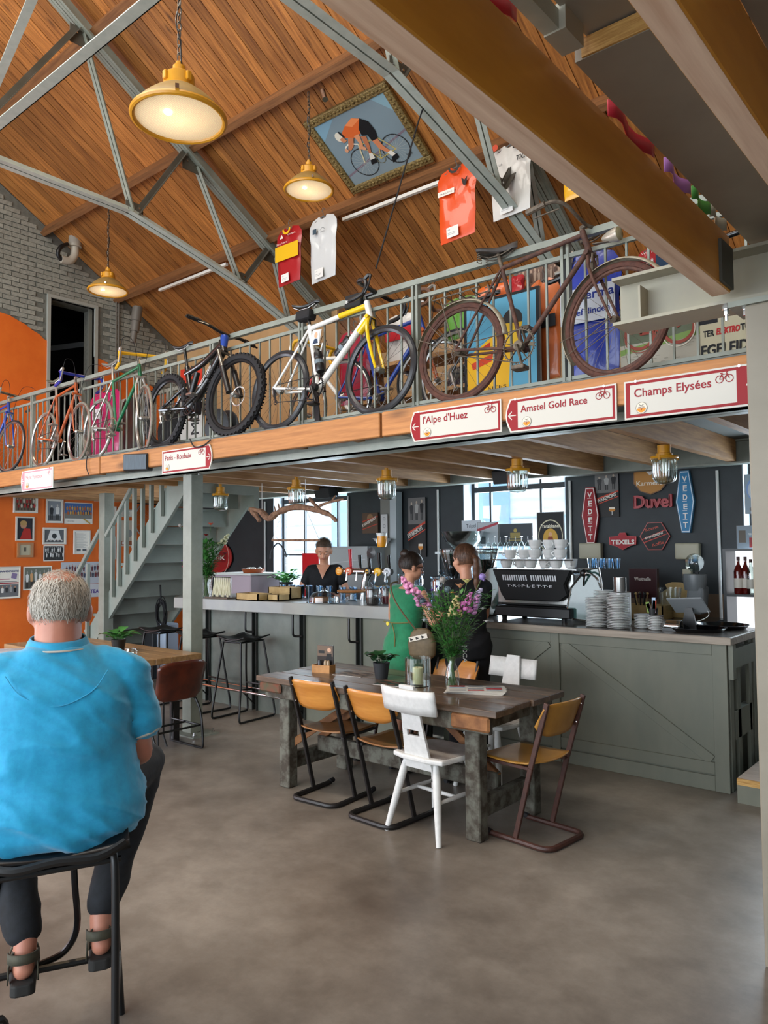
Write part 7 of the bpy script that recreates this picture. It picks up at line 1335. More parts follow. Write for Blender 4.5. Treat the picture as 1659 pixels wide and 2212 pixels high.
# hurricane glass with candle
q = P(903, 1481, Z=.76); t = thing('candle_glass', 'tall clear glass cylinder holding a cream pillar candle', 'candle holder', q); m = MB(); m.lathe([(.001, .006), (.08, .006), (.08, .18), (.084, .18), (.084, 0), (.001, 0)], 36); m.build('glass_cylinder', GL, t, smooth=True); m = MB(); m.lathe([(.035, .012), (.035, .115), (.03, .118), (.001, .112)], 24); c = m.build('candle', mat('wax', '#d9cfa0', rough=.4, sss=.1), t, smooth=True); m = MB(); m.tube([(0, 0, .11), (.001, 0, .122)], .0015, 5); m.build('wick', BLACK, c)
# bouquet
def bouquet(name, label, loc, glassprof, h0, stems, seed, spread=.25, fol=500, dens=(.2, .5), ls=1.):
    t = thing(name, label, 'flowers', loc); m = MB(); m.lathe(glassprof, 28, cap=False); m.build('glass_vase', GL, t, smooth=True); rq = random.Random(seed); sm = MB(); fo = MB()
    for i, (x, y, z, kind, col) in enumerate(stems):
        tip = Vector((x, y, z)); base = Vector((-x * .12, -y * .12, .02)); mid = Vector((x * .1, y * .1, h0)); path = bez([base, mid, mid.lerp(tip, .5) + Vector((x * -.08, y * -.08, .02)), tip], 5); m = MB(); m.tube(path, .0022, 5); s_ = m.build('stem', STEM, t)
        cm = mat('petal_' + col.strip('#'), col, rough=.5); m = MB(); d = (path[-1] - path[-3]).normalized()
        if kind == 'spike':
            for k in range(22): c = tip - d * (.012 * (k // 2)) * 1.0; a = k * 2.4; o_ = Vector((cos(a), sin(a), .1)) * (.008 + .0013 * k); m.ball(c + o_, .0085 + .0006 * k, 7, 5, sc=(1, 1, .8))
        elif kind == 'disc':
            for k in range(12): a = k * pi / 6; leaf(m, tip, (cos(a), sin(a), .2), .022, .006, .1)
            m.ball(tip, .008, 8, 6)
        elif kind == 'ball': m.ball(tip, .022, 10, 8); [leaf(m, tip, (cos(a_), sin(a_), sin(a_ * 3)), .036, .006, .1) for a_ in [k * .7 for k in range(20)]]
        else:
            for k in range(6): a = k * pi / 3; leaf(m, tip, (cos(a) * .7, sin(a) * .7, .7), .05, .016, .2)
        m.build('flower', cm, t, smooth=True)
    for i in range(fol):
        a = rq.uniform(0, 2 * pi); q = rq.uniform(*dens); r = spread * (q - h0 * .7) / (dens[1] - h0 * .6) * sqrt(rq.random()) * 1.1; p = Vector((r * cos(a), r * sin(a), q)); leaf(fo, p, (cos(a) + rq.uniform(-.5, .5), sin(a) + rq.uniform(-.5, .5), rq.uniform(-.1, 1.2)), rq.uniform(.02, .05) * ls, rq.uniform(.003, .009) * ls, .2)
    fo.build('foliage', LEAF, t, smooth=True, kind='stuff')
    for i in range(14): a = i * .45; m = MB(); m.tube(bez([(.03 * cos(a + 2), .03 * sin(a + 2), .012), (.012 * cos(a), .012 * sin(a), h0), (.12 * cos(a), .12 * sin(a), h0 + .2)], 4), .002, 4); m.build('stem', STEM, t)
    return t
RX = Vector((cos(radians(40)), sin(radians(40)), 0))
def S_(u, z, k, c, dpt=0.): v = RX * u + Vector((-RX.y, RX.x, 0)) * dpt; return (v.x, v.y, z, k, c)
bouquet('flower_vase', 'wild bouquet of pink, purple and yellow flowers in a bottle vase on the long table', P(977, 1487, Z=.76),
    [(.001, .004), (.04, .004), (.046, .03), (.046, .08), (.038, .12), (.021, .165), (.02, .19), (.026, .20)], .19,
    [S_(-.31, .70, 'spike', '#d78fb8'), S_(-.24, .62, 'spike', '#c983ad', .04), S_(-.12, .62, 'disc', '#4a2a86'), S_(-.09, .64, 'disc', '#3e2478', .03), S_(.10, .66, 'bud', '#d9cf8a'), S_(.06, .63, 'bud', '#dba27a', .03), S_(.12, .60, 'spike', '#c56fae', -.03), S_(.17, .58, 'spike', '#c78ac0'), S_(.2, .70, 'ball', '#8c79b8'), S_(.19, .62, 'spike', '#b9b1cf', .03), S_(.03, .58, 'spike', '#cfc18a', -.04), S_(.01, .60, 'disc', '#c98b2a'), S_(-.02, .62, 'ball', '#4c5f66', .03), S_(-.18, .55, 'ball', '#43525c'), S_(-.14, .50, 'disc', '#b8c3d6'), S_(.2, .5, 'disc', '#cfd0d0'), S_(.22, .42, 'disc', '#d0d0cd'), S_(-.05, .68, 'ball', '#8f8a86', .05), S_(-.17, .43, 'disc', '#c3cad6')], 5, .24, 1100, (.19, .60), 1.25)
bouquet('flower_vase', 'tall vase of flowers and leaves on the bar behind the grey post', P(445, 1291, Z=1.13),
    [(.001, .004), (.05, .004), (.055, .03), (.062, .15), (.075, .24)], .22,
    [S_(-.28, .78, 'ball', '#8e8a83'), S_(-.24, .60, 'disc', '#5b4696'), S_(-.2, .52, 'disc', '#b0708a'), S_(-.26, .40, 'disc', '#7a52a8'), S_(-.24, .32, 'bud', '#a83a5c'), S_(-.22, .27, 'disc', '#4a2a80'), S_(.05, .78, 'bud', '#c8543f'), S_(.0, .66, 'bud', '#7c1f22'), S_(.24, .68, 'spike', '#c9c7a0'), S_(.2, .46, 'bud', '#7a2430')], 8, .19, 700, (.2, .60), 2.1)
# items on the long table
q = P(699, 1452, Z=.76); t = thing('menu_box', 'small pine box with a menu card, salt shakers and cutlery on the long table', 'box', q, radians(12)); 
for b_ in ((-.075, -.04, 0, .075, -.034, .055), (-.075, .034, 0, .075, .04, .055), (-.075, -.034, 0, -.069, .034, .055), (.069, -.034, 0, .075, .034, .055), (-.069, -.034, 0, .069, .034, .006)): m = MB(); m.box(*b_); m.build('side', mat('pine_box', '#9b6a35', '#b9844a', rough=.5, scale=12), t)
m = MB(); m.box(-.062, .018, .01, .072, .024, .19); c = m.build('menu_card', BLACK, t); p = Print(.13, .175, '#2e2622'); p.rect(.0, .1, .13, .075, '#6c5a4c').poly([(.06, .02), (.125, .02), (.12, .12), (.08, .12)], '#191717').disc(.1, .145, .016, '#c39a80').rect(.01, .12, .05, .02, '#2a2a2a').rect(0, .0, .13, .015, '#7a2c24'); p.build('print', plane_M((-.062, .0165, .012), (1, 0, 0), (0, 0, 1)), c)
for x_, mm in ((-.03, 'shaker_dark'), (.02, 'shaker_tan'), (.045, 'shaker_tan')): m = MB(); m.lathe([(.013, .006), (.013, .07), (.009, .085), (.001, .088)], 12, Matrix.Translation((x_, -.005, 0))); m.build('shaker', mat(mm, '#3b3f46' if 'dark' in mm else '#9a8468', rough=.3), t, smooth=True)
def sheet(name, label, cat, q, w, h, rot, cols, th=.004, group=None, n=1):
    t = thing(name, label, cat, q, rot, group)
    for i in range(n): m = MB(); m.box(-w / 2, -h / 2, i * th, w / 2, h / 2, (i + 1) * th - .0006, Matrix.Rotation(i * .08, 4, 'Z')); m.build('layer', mat('paper_' + name, '#c4c0b8', rough=.7), t)
    p = Print(w, h, cols[0]); [p.rect(w * (.05 + .31 * (k % 3)), h * (.08 + .22 * (k // 3)), w * .27, h * .17, cols[1 + k % (len(cols) - 1)]) for k in range(12)]; p.build('print', Matrix.Rotation((n - 1) * .08, 4, 'Z') @ Matrix.Translation((-w / 2, -h / 2, n * th)), t); return t
sheet('newspaper', 'stack of folded newspapers with a red masthead on the long table', 'newspaper', P(1028, 1494, Z=.76), .36, .19, radians(22), ['#bdbab4', '#8d8f93', '#a2222c', '#9aa3ad', '#bdbab4'], .005, n=4)
sheet('flyer', 'brown printed leaflet lying between the menu box and the dark pot', 'leaflet', P(762, 1457, Z=.76), .24, .16, radians(8), ['#5d4c42', '#7d6a5a', '#3e352f']); sheet('flyer', 'dark green leaflet lying between the dark pot and the candle glass', 'leaflet', P(852, 1478, Z=.76), .24, .15, radians(10), ['#1c2a26', '#2c443c', '#6a4b3e']); sheet('open_magazine', 'white paper lying in front of the seated man at the left edge', 'paper', P(35, 1406, Z=.77), .5, .3, radians(50), ['#c9ccd2', '#b5b8c0', '#c9ccd2'])
q = P(281, 1419, Z=.76); t = thing('tealight_bowl', 'small clear glass bowl on the cafe table beside the pot plant', 'bowl', q); m = MB(); m.lathe([(.001, .003), (.035, .003), (.058, .03), (.058, .05), (.04, .07), (.045, .075)], 24, cap=False); m.build('glass_bowl', GL, t, smooth=True)
# plates, cups, trays on the counter
def plates(x, y, n, r, z0, label, dz=.0115, group='white saucers and plates stacked on the counter'):
    m = MB(); m.lathe([(r * .55, 0), (r * .62, .0035), (r, .011), (r, .0135), (r * .6, .007), (.001, .006)], 24); me = bpy.data.meshes.new('plate'); me.from_pydata(m.v, [], m.f); me.materials.append(CER); me.shade_smooth()
    for i in range(n):
        o = bpy.data.objects.new('plate', me); COL.objects.link(o); o.location = (x + R.uniform(-.002, .002), y + R.uniform(-.002, .002), z0 + dz * i); tag(o, 'topmost ' + label if i == n - 1 else 'lowest ' + label if i == 0 else label, 'plate', group if 0 < i < n - 1 else None)
ZC = 1.037
plates(-2.565, 5.51, 19, .083, ZC, 'white plate in the left front stack beside the green machine wing'); plates(-2.385, 5.49, 22, .083, ZC, 'white plate in the tallest stack on the counter'); plates(-2.60, 5.72, 23, .08, ZC, 'white plate in the stack behind the left front stack')
plates(-2.25, 5.60, 9, .058, ZC, 'white plate in the small saucer stack right of the tallest stack'); plates(-2.13, 5.55, 9, .055, ZC, 'white plate in the rightmost small saucer stack')
one('milk_pitcher', 'steel milk pitcher standing behind the tallest plate stack', 'pitcher', (-2.45, 5.68, ZC + .26), [(.048, 0), (.05, .02), (.05, .11), (.047, .11), (.046, .01), (.001, .01)], BRZ); one('pitcher_stand', 'white plates pile under the steel pitcher', 'plate', (-2.45, 5.68, ZC), [(.07, 0), (.08, .02), (.08, .255), (.001, .258)], CER)
t = thing('sugar_holder', 'small dark holder with orange and green sugar sachets on the saucers', 'holder', (-2.15, 5.56, ZC + .105)); m = MB(); m.lathe([(.03, 0), (.035, .05), (.03, .05)], 14); m.build('cup', BLACK, t); [(lambda m: (m.box(-.004 + x_, -.022, .02, .022 + x_, -.016, z_, Matrix.Rotation(a_, 4, 'Y')), m.build('sachet', mat('sachet_' + c_.strip('#'), c_), t)))(MB()) for x_, z_, a_, c_ in ((0, .11, .1, '#d9481c'), (-.025, .1, -.2, '#7a9a3a'), (-.01, .09, -.35, '#5a2a1c'), (.004, .13, 0, '#a9bfd6'))]
for (x_, y_, lab) in ((-1.87, 5.66, 'round black serving tray, nearer one on the counter'), (-1.80, 5.96, 'round black serving tray, farther one at the counter end')): one('serving_tray', lab, 'tray', (x_, y_, ZC), [(.001, .004), (.16, .004), (.19, .028), (.196, .028), (.165, 0), (.001, 0)], mat('tray_black', '#0d0d0f', rough=.15, coat=.5), 40, 'black serving trays')
t = thing('napkin_dispenser', 'chrome rounded napkin dispenser right of the saucers', 'dispenser', (-2.02, 5.58, ZC)); m = MB(); m.grid(lambda u, v: Vector(((u - .5) * .13, .04 * cos(pi * v), .02 + .055 * sin(pi * v))), 6, 12); m.build('shell', CHROME, t, smooth=True, solid=.003); m = MB(); m.box(-.065, -.04, 0, .065, .04, .02); m.build('base', BLACK, t)
t = thing('till_tablet', 'tablet till on a black stand seen from behind on the counter', 'tablet', (-1.98, 5.80, ZC)); m = MB(); m.box(-.13, -.006, -.09, .13, .006, .09, Matrix.Translation((0, 0, .17)) @ Matrix.Rotation(.9, 4, 'X') @ Matrix.Rotation(-.1, 4, 'Y')); m.build('tablet', mat('tablet_grey', '#8e9294', rough=.3), t, bevel=.003); m = MB(); m.prism([(-.05, 0), (.06, 0), (.03, .15), (-.02, .15)], -.01, .01, Matrix.Rotation(pi / 2, 4, 'X')); m.build('stand', BLACK, t); m = MB(); m.tube(bez([(.1, .02, .17), (.13, .05, .1), (.05, .02, .05), (-.1, -.02, .03)]), .003, 5); m.build('cable', WHITE, t)
# espresso machine seen from the back
t = thing('espresso_machine', 'large black espresso machine with a slotted back panel reading TRIPLETTE', 'coffee machine', (-3.2, 5.78, ZC)); M = Matrix(((1, 0, 0, 0), (0, 0, -1, 0), (0, 1, 0, 0), (0, 0, 0, 1)))
m = MB(); m.prism([(-.37, .42), (.36, .42), (.30, .30), (.33, .22), (.25, .165), (-.25, .165), (-.29, .22)], .10, .14, M); o = m.build('back_panel', mat('machine_black', '#08090a', rough=.6, spec=.25), t, bevel=.006)
p = Print(.7, .3, None); [p.poly([(x, .13), (x + .013, .13), (x + .005, .175), (x - .008, .175)], '#c9ccd0') for x in [.09 + .022 * i for i in range(11)] + [.36 + .022 * i for i in range(11)]]; p.text('T·R·I·P·L·E·T·T·E', .13, .075, .03, '#cfd2d4', width=.42, bold=.001); p.build('panel_print', M @ Matrix.Translation((-.355, .20, .1415)), t)
m = MB(); m.box(-.36, -.09, .12, .36, .28, .40); m.build('boiler_body', BRZ, t, bevel=.02, seg=2); m = MB(); m.box(-.34, -.16, .03, .36, .30, .115); m.build('drip_tray', mat('tray_steel_black', '#0c0d0f', rough=.5), t, bevel=.01)
for x_ in (-.28, .28):
    for y_ in (-.1, .24): m = MB(); m.lathe([(.02, 0), (.025, .03)], 12, Matrix.Translation((x_, y_, 0))); m.build('foot', BLACK, t)
TEAL = mat('teal_glass_wing', '#2d4a46', '#3a5a55', rough=.08, coat=.8); wing = [(-.14, .03), (-.18, .12), (-.15, .28), (-.05, .42), (.04, .44), (.06, .30), (.05, .12), (.0, .02)]
m = MB(); m.prism([(x * 1.25, y) for x, y in wing], -.01, .0, Matrix.Translation((.53, -.1, 0)) @ M); m.build('side_wing', TEAL, t, bevel=.004); m = MB(); m.tube([Vector((.53 + x * 1.25, -.1, y)) for x, y in wing], .008, 6, closed=True); m.build('wing_trim', CHROME, t)
m = MB(); m.prism([(x * 1.0, y) for x, y in wing], -.01, 0, Matrix.Translation((-.42, -.06, 0)) @ M); m.build('side_wing', TEAL, t, bevel=.004); m = MB(); m.tube(bez([(.45, -.1, .3), (.5, -.16, .4), (.58, -.14, .36), (.6, -.1, .25)]), .008, 6); m.build('steam_wand', CHROME, t); m = MB(); m.ball((.47, -.14, .40), .03, 12, 8); m.build('valve_knob', BLACK, t, smooth=True)
m = MB(); m.tube([(-.4, -.1, .50), (.37, -.1, .50)], .006, 8); m.build('cup_rail', CHROME, t); m = MB(); m.box(-.38, -.08, .415, .38, .28, .425); m.build('cup_tray', BRZ, t)
def cup(loc, label, s=1.):
    t = thing('coffee_cup', label, 'cup', loc, R.uniform(0, 6), 'cups warming on the espresso machine'); m = MB(); m.lathe([(.025 * s, 0), (.04 * s, .03 * s), (.044 * s, .062 * s), (.041 * s, .062 * s), (.035 * s, .01 * s), (.001, .008 * s)], 18); m.build('bowl', CER, t, smooth=True); m = MB(); m.tube([(.038 * s + .02 * s * sin(pi * q / 6), 0, .05 * s - .03 * s * q / 6) for q in range(7)], .004 * s, 5); m.build('handle', CER, t, smooth=True); return t
for j, (zz, n_, x0) in enumerate(((.428, 6, -3.50), (.508, 5, -3.46), (.588, 3, -3.22))):
    for i in range(n_): cup((x0 + i * .118, 5.76 + .03 * (i % 2), ZC + zz), 'white coffee cup in the %s row on top of the espresso machine' % ('lower', 'middle', 'top')[j], 1.27)
for i in range(4): one('glass_cup', 'clear glass cup beside the white cups on the espresso machine', 'glass', (-2.78 + i * .07 - .0, 5.9, ZC + .43), [(.025, 0), (.035, .08), (.033, .08), (.024, .006)], GLB, 16, 'glass cups on the machine')
for x_, lab in ((-4.13, 'coffee grinder with a dark cone hopper left of the ponytail woman'), (-3.78, 'coffee grinder with a clear hopper right of the ponytail')):
    t = thing('coffee_grinder', lab, 'grinder', (x_, 5.85, ZC)); m = MB(); m.box(-.08, -.08, 0, .08, .1, .30); m.build('body', mat('grinder_silver', '#a9adb0', rough=.25, metal=.7), t, bevel=.02, seg=2); m = MB(); m.lathe([(.04, .30), (.05, .34), (.12, .56), (.12, .585)], 24, cap=False); h_ = m.build('hopper', glass('smoked_glass', '#b9bdb9', .2), t, smooth=True); m = MB(); m.lathe([(.038, .305), (.046, .34), (.098, .50), (.001, .50)], 24); m.build('coffee_beans', mat('beans', '#1a120d', rough=.6, scale=80, bump=.8), h_); m = MB(); m.lathe([(.122, .585), (.12, .60), (.001, .60)], 24); m.build('lid', BLACK, t, smooth=True); m = MB(); m.tube([(-.02, -.1, .16), (-.02, -.16, .12)], .02, 8); m.build('dosing_fork', CHROME, t)
# window shelf with bowl, glasses, cards
m = MB(); m.box(-5.15, 6.95, 1.575, -3.75, 7.34, 1.60); o = m.build('window_shelf', mat('shelf_glass_green', '#9aa8a6', rough=.15), None); tag(o, 'bright shelf in front of the wide window', 'shelf')
one('mixing_bowl', 'large shiny steel mixing bowl in the wide window', 'bowl', (-4.86, 7.08, 1.602), [(.06, 0), (.09, .02), (.2, .12), (.24, .22), (.245, .22), (.2, .11), (.05, .015), (.001, .012)], CHROME, 40)
for i in range(13): one('wine_glass', 'upturned stemmed glass on the shelf in front of the wide window', 'glass', (-4.62 + i * .056 + .02 * (i % 2), 7.05 + .06 * (i % 3), 1.602), [(.032, 0), (.035, .04), (.02, .085), (.005, .1), (.005, .15), (.03, .155)], GL, 16, 'upturned glasses on the window shelf', cap=False)
def stand(name, label, box, deco, Y, back, th=.01, edge='#777'): return wsign(name, label, box, deco, Y=Y, th=th, back=back, edge=edge, cat='sign', group=None)
stand('tripel_card', 'white handwritten card reading Tripel in the wide window', (998, 1124, 1040, 1148), lambda p, w, h: p.text('Tripel', w * .25, h * .3, h * .5, '#30333a', width=w * .5, rot=.06), 7.3, '#b9bfc6')
stand('grey_brand_panel', 'dark panel with a small golden ornament in the wide window', (1078, 1131, 1152, 1180), lambda p, w, h: p.rect(w * .35, h * .35, w * .3, h * .25, '#8a7a44').disc(w * .5, h * .7, w * .05, '#a8944e').rect(w * .3, h * .25, w * .4, h * .04, '#8a7a44'), 7.3, '#3a4045')
stand('franz_sign', 'black arched sign reading Franziskaner with a monk portrait in the wide window', (1161, 1106, 1220, 1195), lambda p, w, h: p.disc(w * .5, h * .42, w * .45, '#c9c3a6', 24, h * .4).disc(w * .5, h * .42, w * .42, '#101416', 24, h * .37).text('Franziskaner', w * .14, h * .62, h * .12, '#e2ddc8', width=w * .72, bold=.002).disc(w * .5, h * .36, w * .27, '#c79a3c', 20, h * .24).poly([(w * .36, h * .2), (w * .64, h * .2), (w * .58, h * .4), (w * .42, h * .4)], '#8a3a26').disc(w * .5, h * .46, w * .07, '#d6a27c', 12), 7.28, '#15181a')
stand('white_leaflet', 'white and red leaflet standing in the wide window', (1032, 1128, 1078, 1180), lambda p, w, h: p.poly([(0, h * .6), (w, h * .9), (w, h), (0, h * .72)], '#a8404a').rect(w * .1, h * .1, w * .3, h * .3, '#4a4c50'), 7.29, '#a9adb2')
# back counter, crate, juicer, box
t = thing('back_counter', 'dark back counter with a steel top along the charcoal wall', 'counter', (0, 0, 0)); m = MB(); m.box(-5.3, 6.72, .1, -2.15, 7.3, .95); m.build('carcass', mat('carcass', '#202527', rough=.6), t); m = MB(); m.box(-5.3, 6.68, .951, -2.15, 7.32, .985); m.build('steel_top', BRZ, t); m = MB(); m.box(-3.1, 7.33, .986, -2.15, 7.345, 1.2); m.build('splashback', mat('splash_wood', '#6b5138', rough=.5, scale=4), t)
t = wsign('wooden_case', 'dark red case reading Westmalle on the back counter', (1363, 1228, 1424, 1292), lambda p, w, h: p.text('Westmalle', w * .2, h * .6, h * .16, '#d9d0c6', width=w * .58, bold=.002), Y=7.0, th=.05, back='#3c1418', edge='#34100f', cat='box', group=None)
def crate(label, c, w, d, h, m_): 
    t = thing('wooden_crate', label, 'crate', c)
    for b_ in ((-w, -d, 0, w, -d + .012, h), (-w, d - .012, 0, w, d, h), (-w, -d, 0, -w + .012, d, h), (w - .012, -d, 0, w, d, h), (-w, -d, 0, w, d, .01)): m = MB(); m.box(*b_); m.build('board', m_, t)
    return t
PB = mat('crate_pine', '#a98a54', '#c2a46c', rough=.6, scale=8); q = P(1395, 1322, Y=6.85); q.z = .986; crate('yellow pine crate with cutlery on the back counter', q, .2, .12, .13, PB)
for i in range(9): a = i * .7; m = MB(); m.tube([(0, 0, 0), (.04 * cos(a), .03 * sin(a), .2)], .006, 6); m.ball((.04 * cos(a), .03 * sin(a), .215), .014, 8, 6); o = m.build('utensil', BLACK if i % 3 else PB, None, smooth=True, loc=(q.x - .04 + .02 * cos(a), q.y + .02 * sin(a), 1.0)); tag(o, 'kitchen utensil standing in the yellow pine crate', 'utensil', 'utensils in the pine crate')
t = thing('chopping_board', 'scalloped wooden board leaning behind the grey juicer', 'board', P(1462, 1310, Y=7.1)); m = MB(); m.prism([(-.14, -.1), (.14, -.1), (.14, .12), (.08, .16), (.1, .2), (.04, .22), (-.04, .22), (-.1, .2), (-.08, .16), (-.14, .12)], -.01, .01, M); m.build('slab', PB, t)
one('glass_jug', 'wide clear glass vessel in front of the wooden board', 'jug', P(1448, 1318, Y=6.9), [(.05, 0), (.09, .01), (.1, .2), (.097, .2)], GL, 24, cap=False)
t = thing('citrus_juicer', 'grey citrus juicer machine on the back counter under the blue diamond sign', 'juicer', P(1503, 1325, Y=6.85)); m = MB(); m.box(-.07, -.07, 0, .07, .1, .24, Matrix.Rotation(.1, 4, 'Y')); m.build('body', mat('juicer_grey', '#6f7376', rough=.35), t, bevel=.02, seg=2); m = MB(); m.lathe([(.085, .2), (.1, .3), (.095, .34), (.001, .34)], 20); m.build('drum', mat('juicer_grey', '#6f7376'), t, smooth=True); m = MB(); m.lathe([(.07, 0), (.08, .04), (.03, .06), (.001, .05)], 20, Matrix.Translation((.02, -.02, .44)) @ Matrix.Rotation(pi / 2, 4, 'X')); m.build('glass_dome', GL, t, smooth=True); m = MB(); m.tube([(.02, 0, .33), (.02, 0, .42)], .015, 8); m.build('neck', BLACK, t)
# bottle shelf at the right
t = thing('bottle_shelf', 'dark metal bottle shelf at the far right with bright glowing back', 'shelf', (-2.08, 6.98, .155)); SHF = mat('shelf_dark', '#25282a', rough=.4)
for x_ in (0, .72): m = MB(); m.box(x_, 0, 0, x_ + .025, .3, 1.46); m.build('upright', SHF, t)
for z_ in (.55, 1.05, 1.44): m = MB(); m.box(.025, 0, z_, .72, .3, z_ + .02); m.build('shelf_board', SHF, t)
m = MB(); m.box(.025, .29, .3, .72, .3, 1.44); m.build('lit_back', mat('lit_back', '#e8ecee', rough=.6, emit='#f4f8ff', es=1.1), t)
def bottle(name, label, loc, r, h, cm, lab, cap_='#3a1512', group='syrup and spirit bottles on the right shelf', neck=.6):
    t = thing(name, label, 'bottle', loc, 0, group); m = MB(); m.lathe([(r * .9, 0), (r, .01), (r, h * neck), (r * .8, h * (neck + .08)), (r * .35, h * (neck + .2)), (r * .33, h * .95), (.001, h * .95)], 18); m.build('glass_body', cm, t, smooth=True); m = MB(); m.lathe([(r * 1.01, h * .16), (r * 1.01, h * .42)], 18, cap=False); m.build('label', mat('label_' + lab.strip('#'), lab, rough=.5), t, smooth=True); m = MB(); m.lathe([(r * .38, h * .9), (r * .38, h), (.001, h)], 12); m.build('cap', mat('cap_' + cap_.strip('#'), cap_), t); return t
RG = mat('red_syrup', '#5a1410', rough=.08, coat=.5); GG = mat('green_bottle', '#2d4a2a', rough=.08, coat=.5); CB = glass('bottle_glass', '#dfe8e4', .25)
for i, (x_, y_, r_, h_, cm, lb, lab) in enumerate(((.11, .1, .038, .32, RG, '#cfc7ba', 'red syrup bottle leftmost on the right shelf'), (.2, .12, .036, .32, RG, '#cfc7ba', 'red syrup bottle with a cream label, second from the left on the shelf'), (.29, .09, .036, .30, CB, '#b9b4a8', 'clear bottle with a pale label on the right shelf'), (.38, .12, .042, .32, RG, '#a8241c', 'square-shouldered bottle with a red label on the right shelf'), (.36, .22, .036, .36, GG, '#cfcf60', 'green bottle at the back of the right shelf'), (.50, .12, .038, .31, CB, '#d0bfa8', 'clear bottle with a round label at the right of the shelf'), (.60, .13, .038, .33, GG, '#c9a23a', 'green bottle half behind the big post'))): bottle('bottle', lab, (-2.08 + .035 + x_ * .58, 6.98 + y_, 1.225), r_, h_, cm, lb)
for i in range(5): one('tumbler', 'clear tumbler on the lower shelf at the right', 'glass', (-2.0 + i * .085, 7.1, .725), [(.035, 0), (.04, .11), (.037, .11), (.033, .008)], GLB, 18, 'tumblers on the lower right shelf', cap=False)
for i, (bx, lab, bk, dc) in enumerate((((1609, 1024, 1650, 1110), 'blue and white world map style poster in the right window', '#8a9aa6', lambda p, w, h: p.disc(w * .6, h * .62, w * .5, '#7a98c9', 20, h * .3).disc(w * .6, h * .6, w * .42, '#b9c3cf', 20, h * .25).disc(w * .35, h * .12, w * .1, '#6a6a6c')), ((1592, 1135, 1642, 1188), 'photo card of bottles in front of the right window', '#7d8a94', lambda p, w, h: p.rect(w * .1, h * .3, w * .3, h * .5, '#5a5248').rect(w * .55, h * .1, w * .35, h * .4, '#8a2a2c').text('PERFECT', w * .5, h * .6, h * .12, '#ddd', width=w * .4)))): stand('window_poster', lab, bx, dc, 7.34 - .012 * i, bk)
# chalkboard between counter and post
t = thing('chalkboard', 'black chalkboard with handwritten lines standing behind the counter end', 'board', P(1640, 1540, Y=6.9)); m = MB(); m.box(-.1, 0, -.05, .4, .02, .35); m.build('slate', BLACK, t); p = Print(.5, .4, None); [p.text(s_, .04, y_, .05, '#b9bdbb') for s_, y_ in (('Cowlo', .30), ('winter', .23), ('&', .17), ('IPA', .11), ('TC', .05))]; p.build('chalk', plane_M((-.1, -.001, -.05), (1, 0, 0), (0, 0, 1)), t)
# left part of the bar
t = thing('beer_tap', 'chrome beer tap column with a horizontal bar of five badges and handles', 'beer tap', (-4.98, 5.62, 1.13)); m = MB(); m.tube([(-.06, 0, 0), (-.03, 0, .2), (.0, 0, .27)], [.04, .035, .04], 14); m.build('column', CHROME, t, smooth=True); m = MB(); m.tube([(-.36, 0, .29), (.30, 0, .29)], .032, 14); m.build('cross_bar', CHROME, t, smooth=True)
for x_, c1, c2, hc_, hh in ((-.35, '#e0902a', '#f0c070', None, 0), (-.22, '#c9583a', '#e6c9b0', '#b01c26', .19), (.03, '#1c1814', '#d8a53a', '#131313', .13), (.16, '#d9a21e', '#eec860', '#131313', .15), (.28, '#c9ccd0', '#8a8c90', '#131313', .13), (-.09, None, None, '#131313', .13)):
    if c1: m = MB(); m.lathe([(.042, 0), (.042, .015), (.038, .018), (.001, .018)], 20, Matrix.Translation((x_, -.03, .29)) @ Matrix.Rotation(pi / 2, 4, 'X')); b_ = m.build('badge', mat('badge_' + c1.strip('#'), c1, rough=.3), t, smooth=True); p = Print(.05, .05, None); p.disc(.025, .025, .022, c2).rect(.008, .018, .034, .012, c1); p.build('badge_print', plane_M((x_ - .025, -.0495, .265), (1, 0, 0), (0, 0, 1)), b_)
    if hc_: m = MB(); m.tube([(x_, -.0, .32), (x_, -.01, .32 + hh * .5), (x_, -.015, .32 + hh)], [.012, .017, .02], 10); m.build('tap_handle', mat('handle_' + hc_.strip('#'), hc_, rough=.25), t, smooth=True); m = MB(); m.tube([(x_, -.06, .28), (x_, -.075, .2)], .009, 8); m.build('spout', CHROME, t)
m = MB(); m.lathe([(.001, 0), (.04, .005), (.05, .05), (.045, .11)], 18, Matrix.Translation((.2, -.02, .52))); g_ = m.build('beer_glass_badge', mat('beer_amber', '#cf8a1e', rough=.2), t, smooth=True); m = MB(); m.lathe([(.045, .11), (.05, .14), (.001, .145)], 18, Matrix.Translation((.2, -.02, .52))); m.build('foam', CER, g_, smooth=True); m = MB(); m.lathe([(.001, 0), (.055, .0), (.001, .012)], 20, Matrix.Translation((.07, -.03, .47)) @ Matrix.Rotation(pi / 2, 4, 'X')); m.build('oval_badge', BLACK, t)
for i, (px1, py1, lab) in enumerate(((752, 1286, 'left of the pie stand'), (664, 1290, 'left of the cake dome'), (645, 1287, 'next to the wooden boxes'), (770, 1280, 'behind the pie'), (815, 1290, 'beside the dark sweets jar'))):
    q = P(px1, py1, Z=1.13)
    for j in range(4): one('beer_glass', 'clear beer glass on the bar ' + lab, 'glass', (q.x + .075 * j, min(q.y + .1, 5.62) + .07 * (j % 2), 1.13), [(.03, 0), (.036, .13), (.034, .13), (.028, .008)], GLB, 16, 'clear glasses on the bar', cap=False)
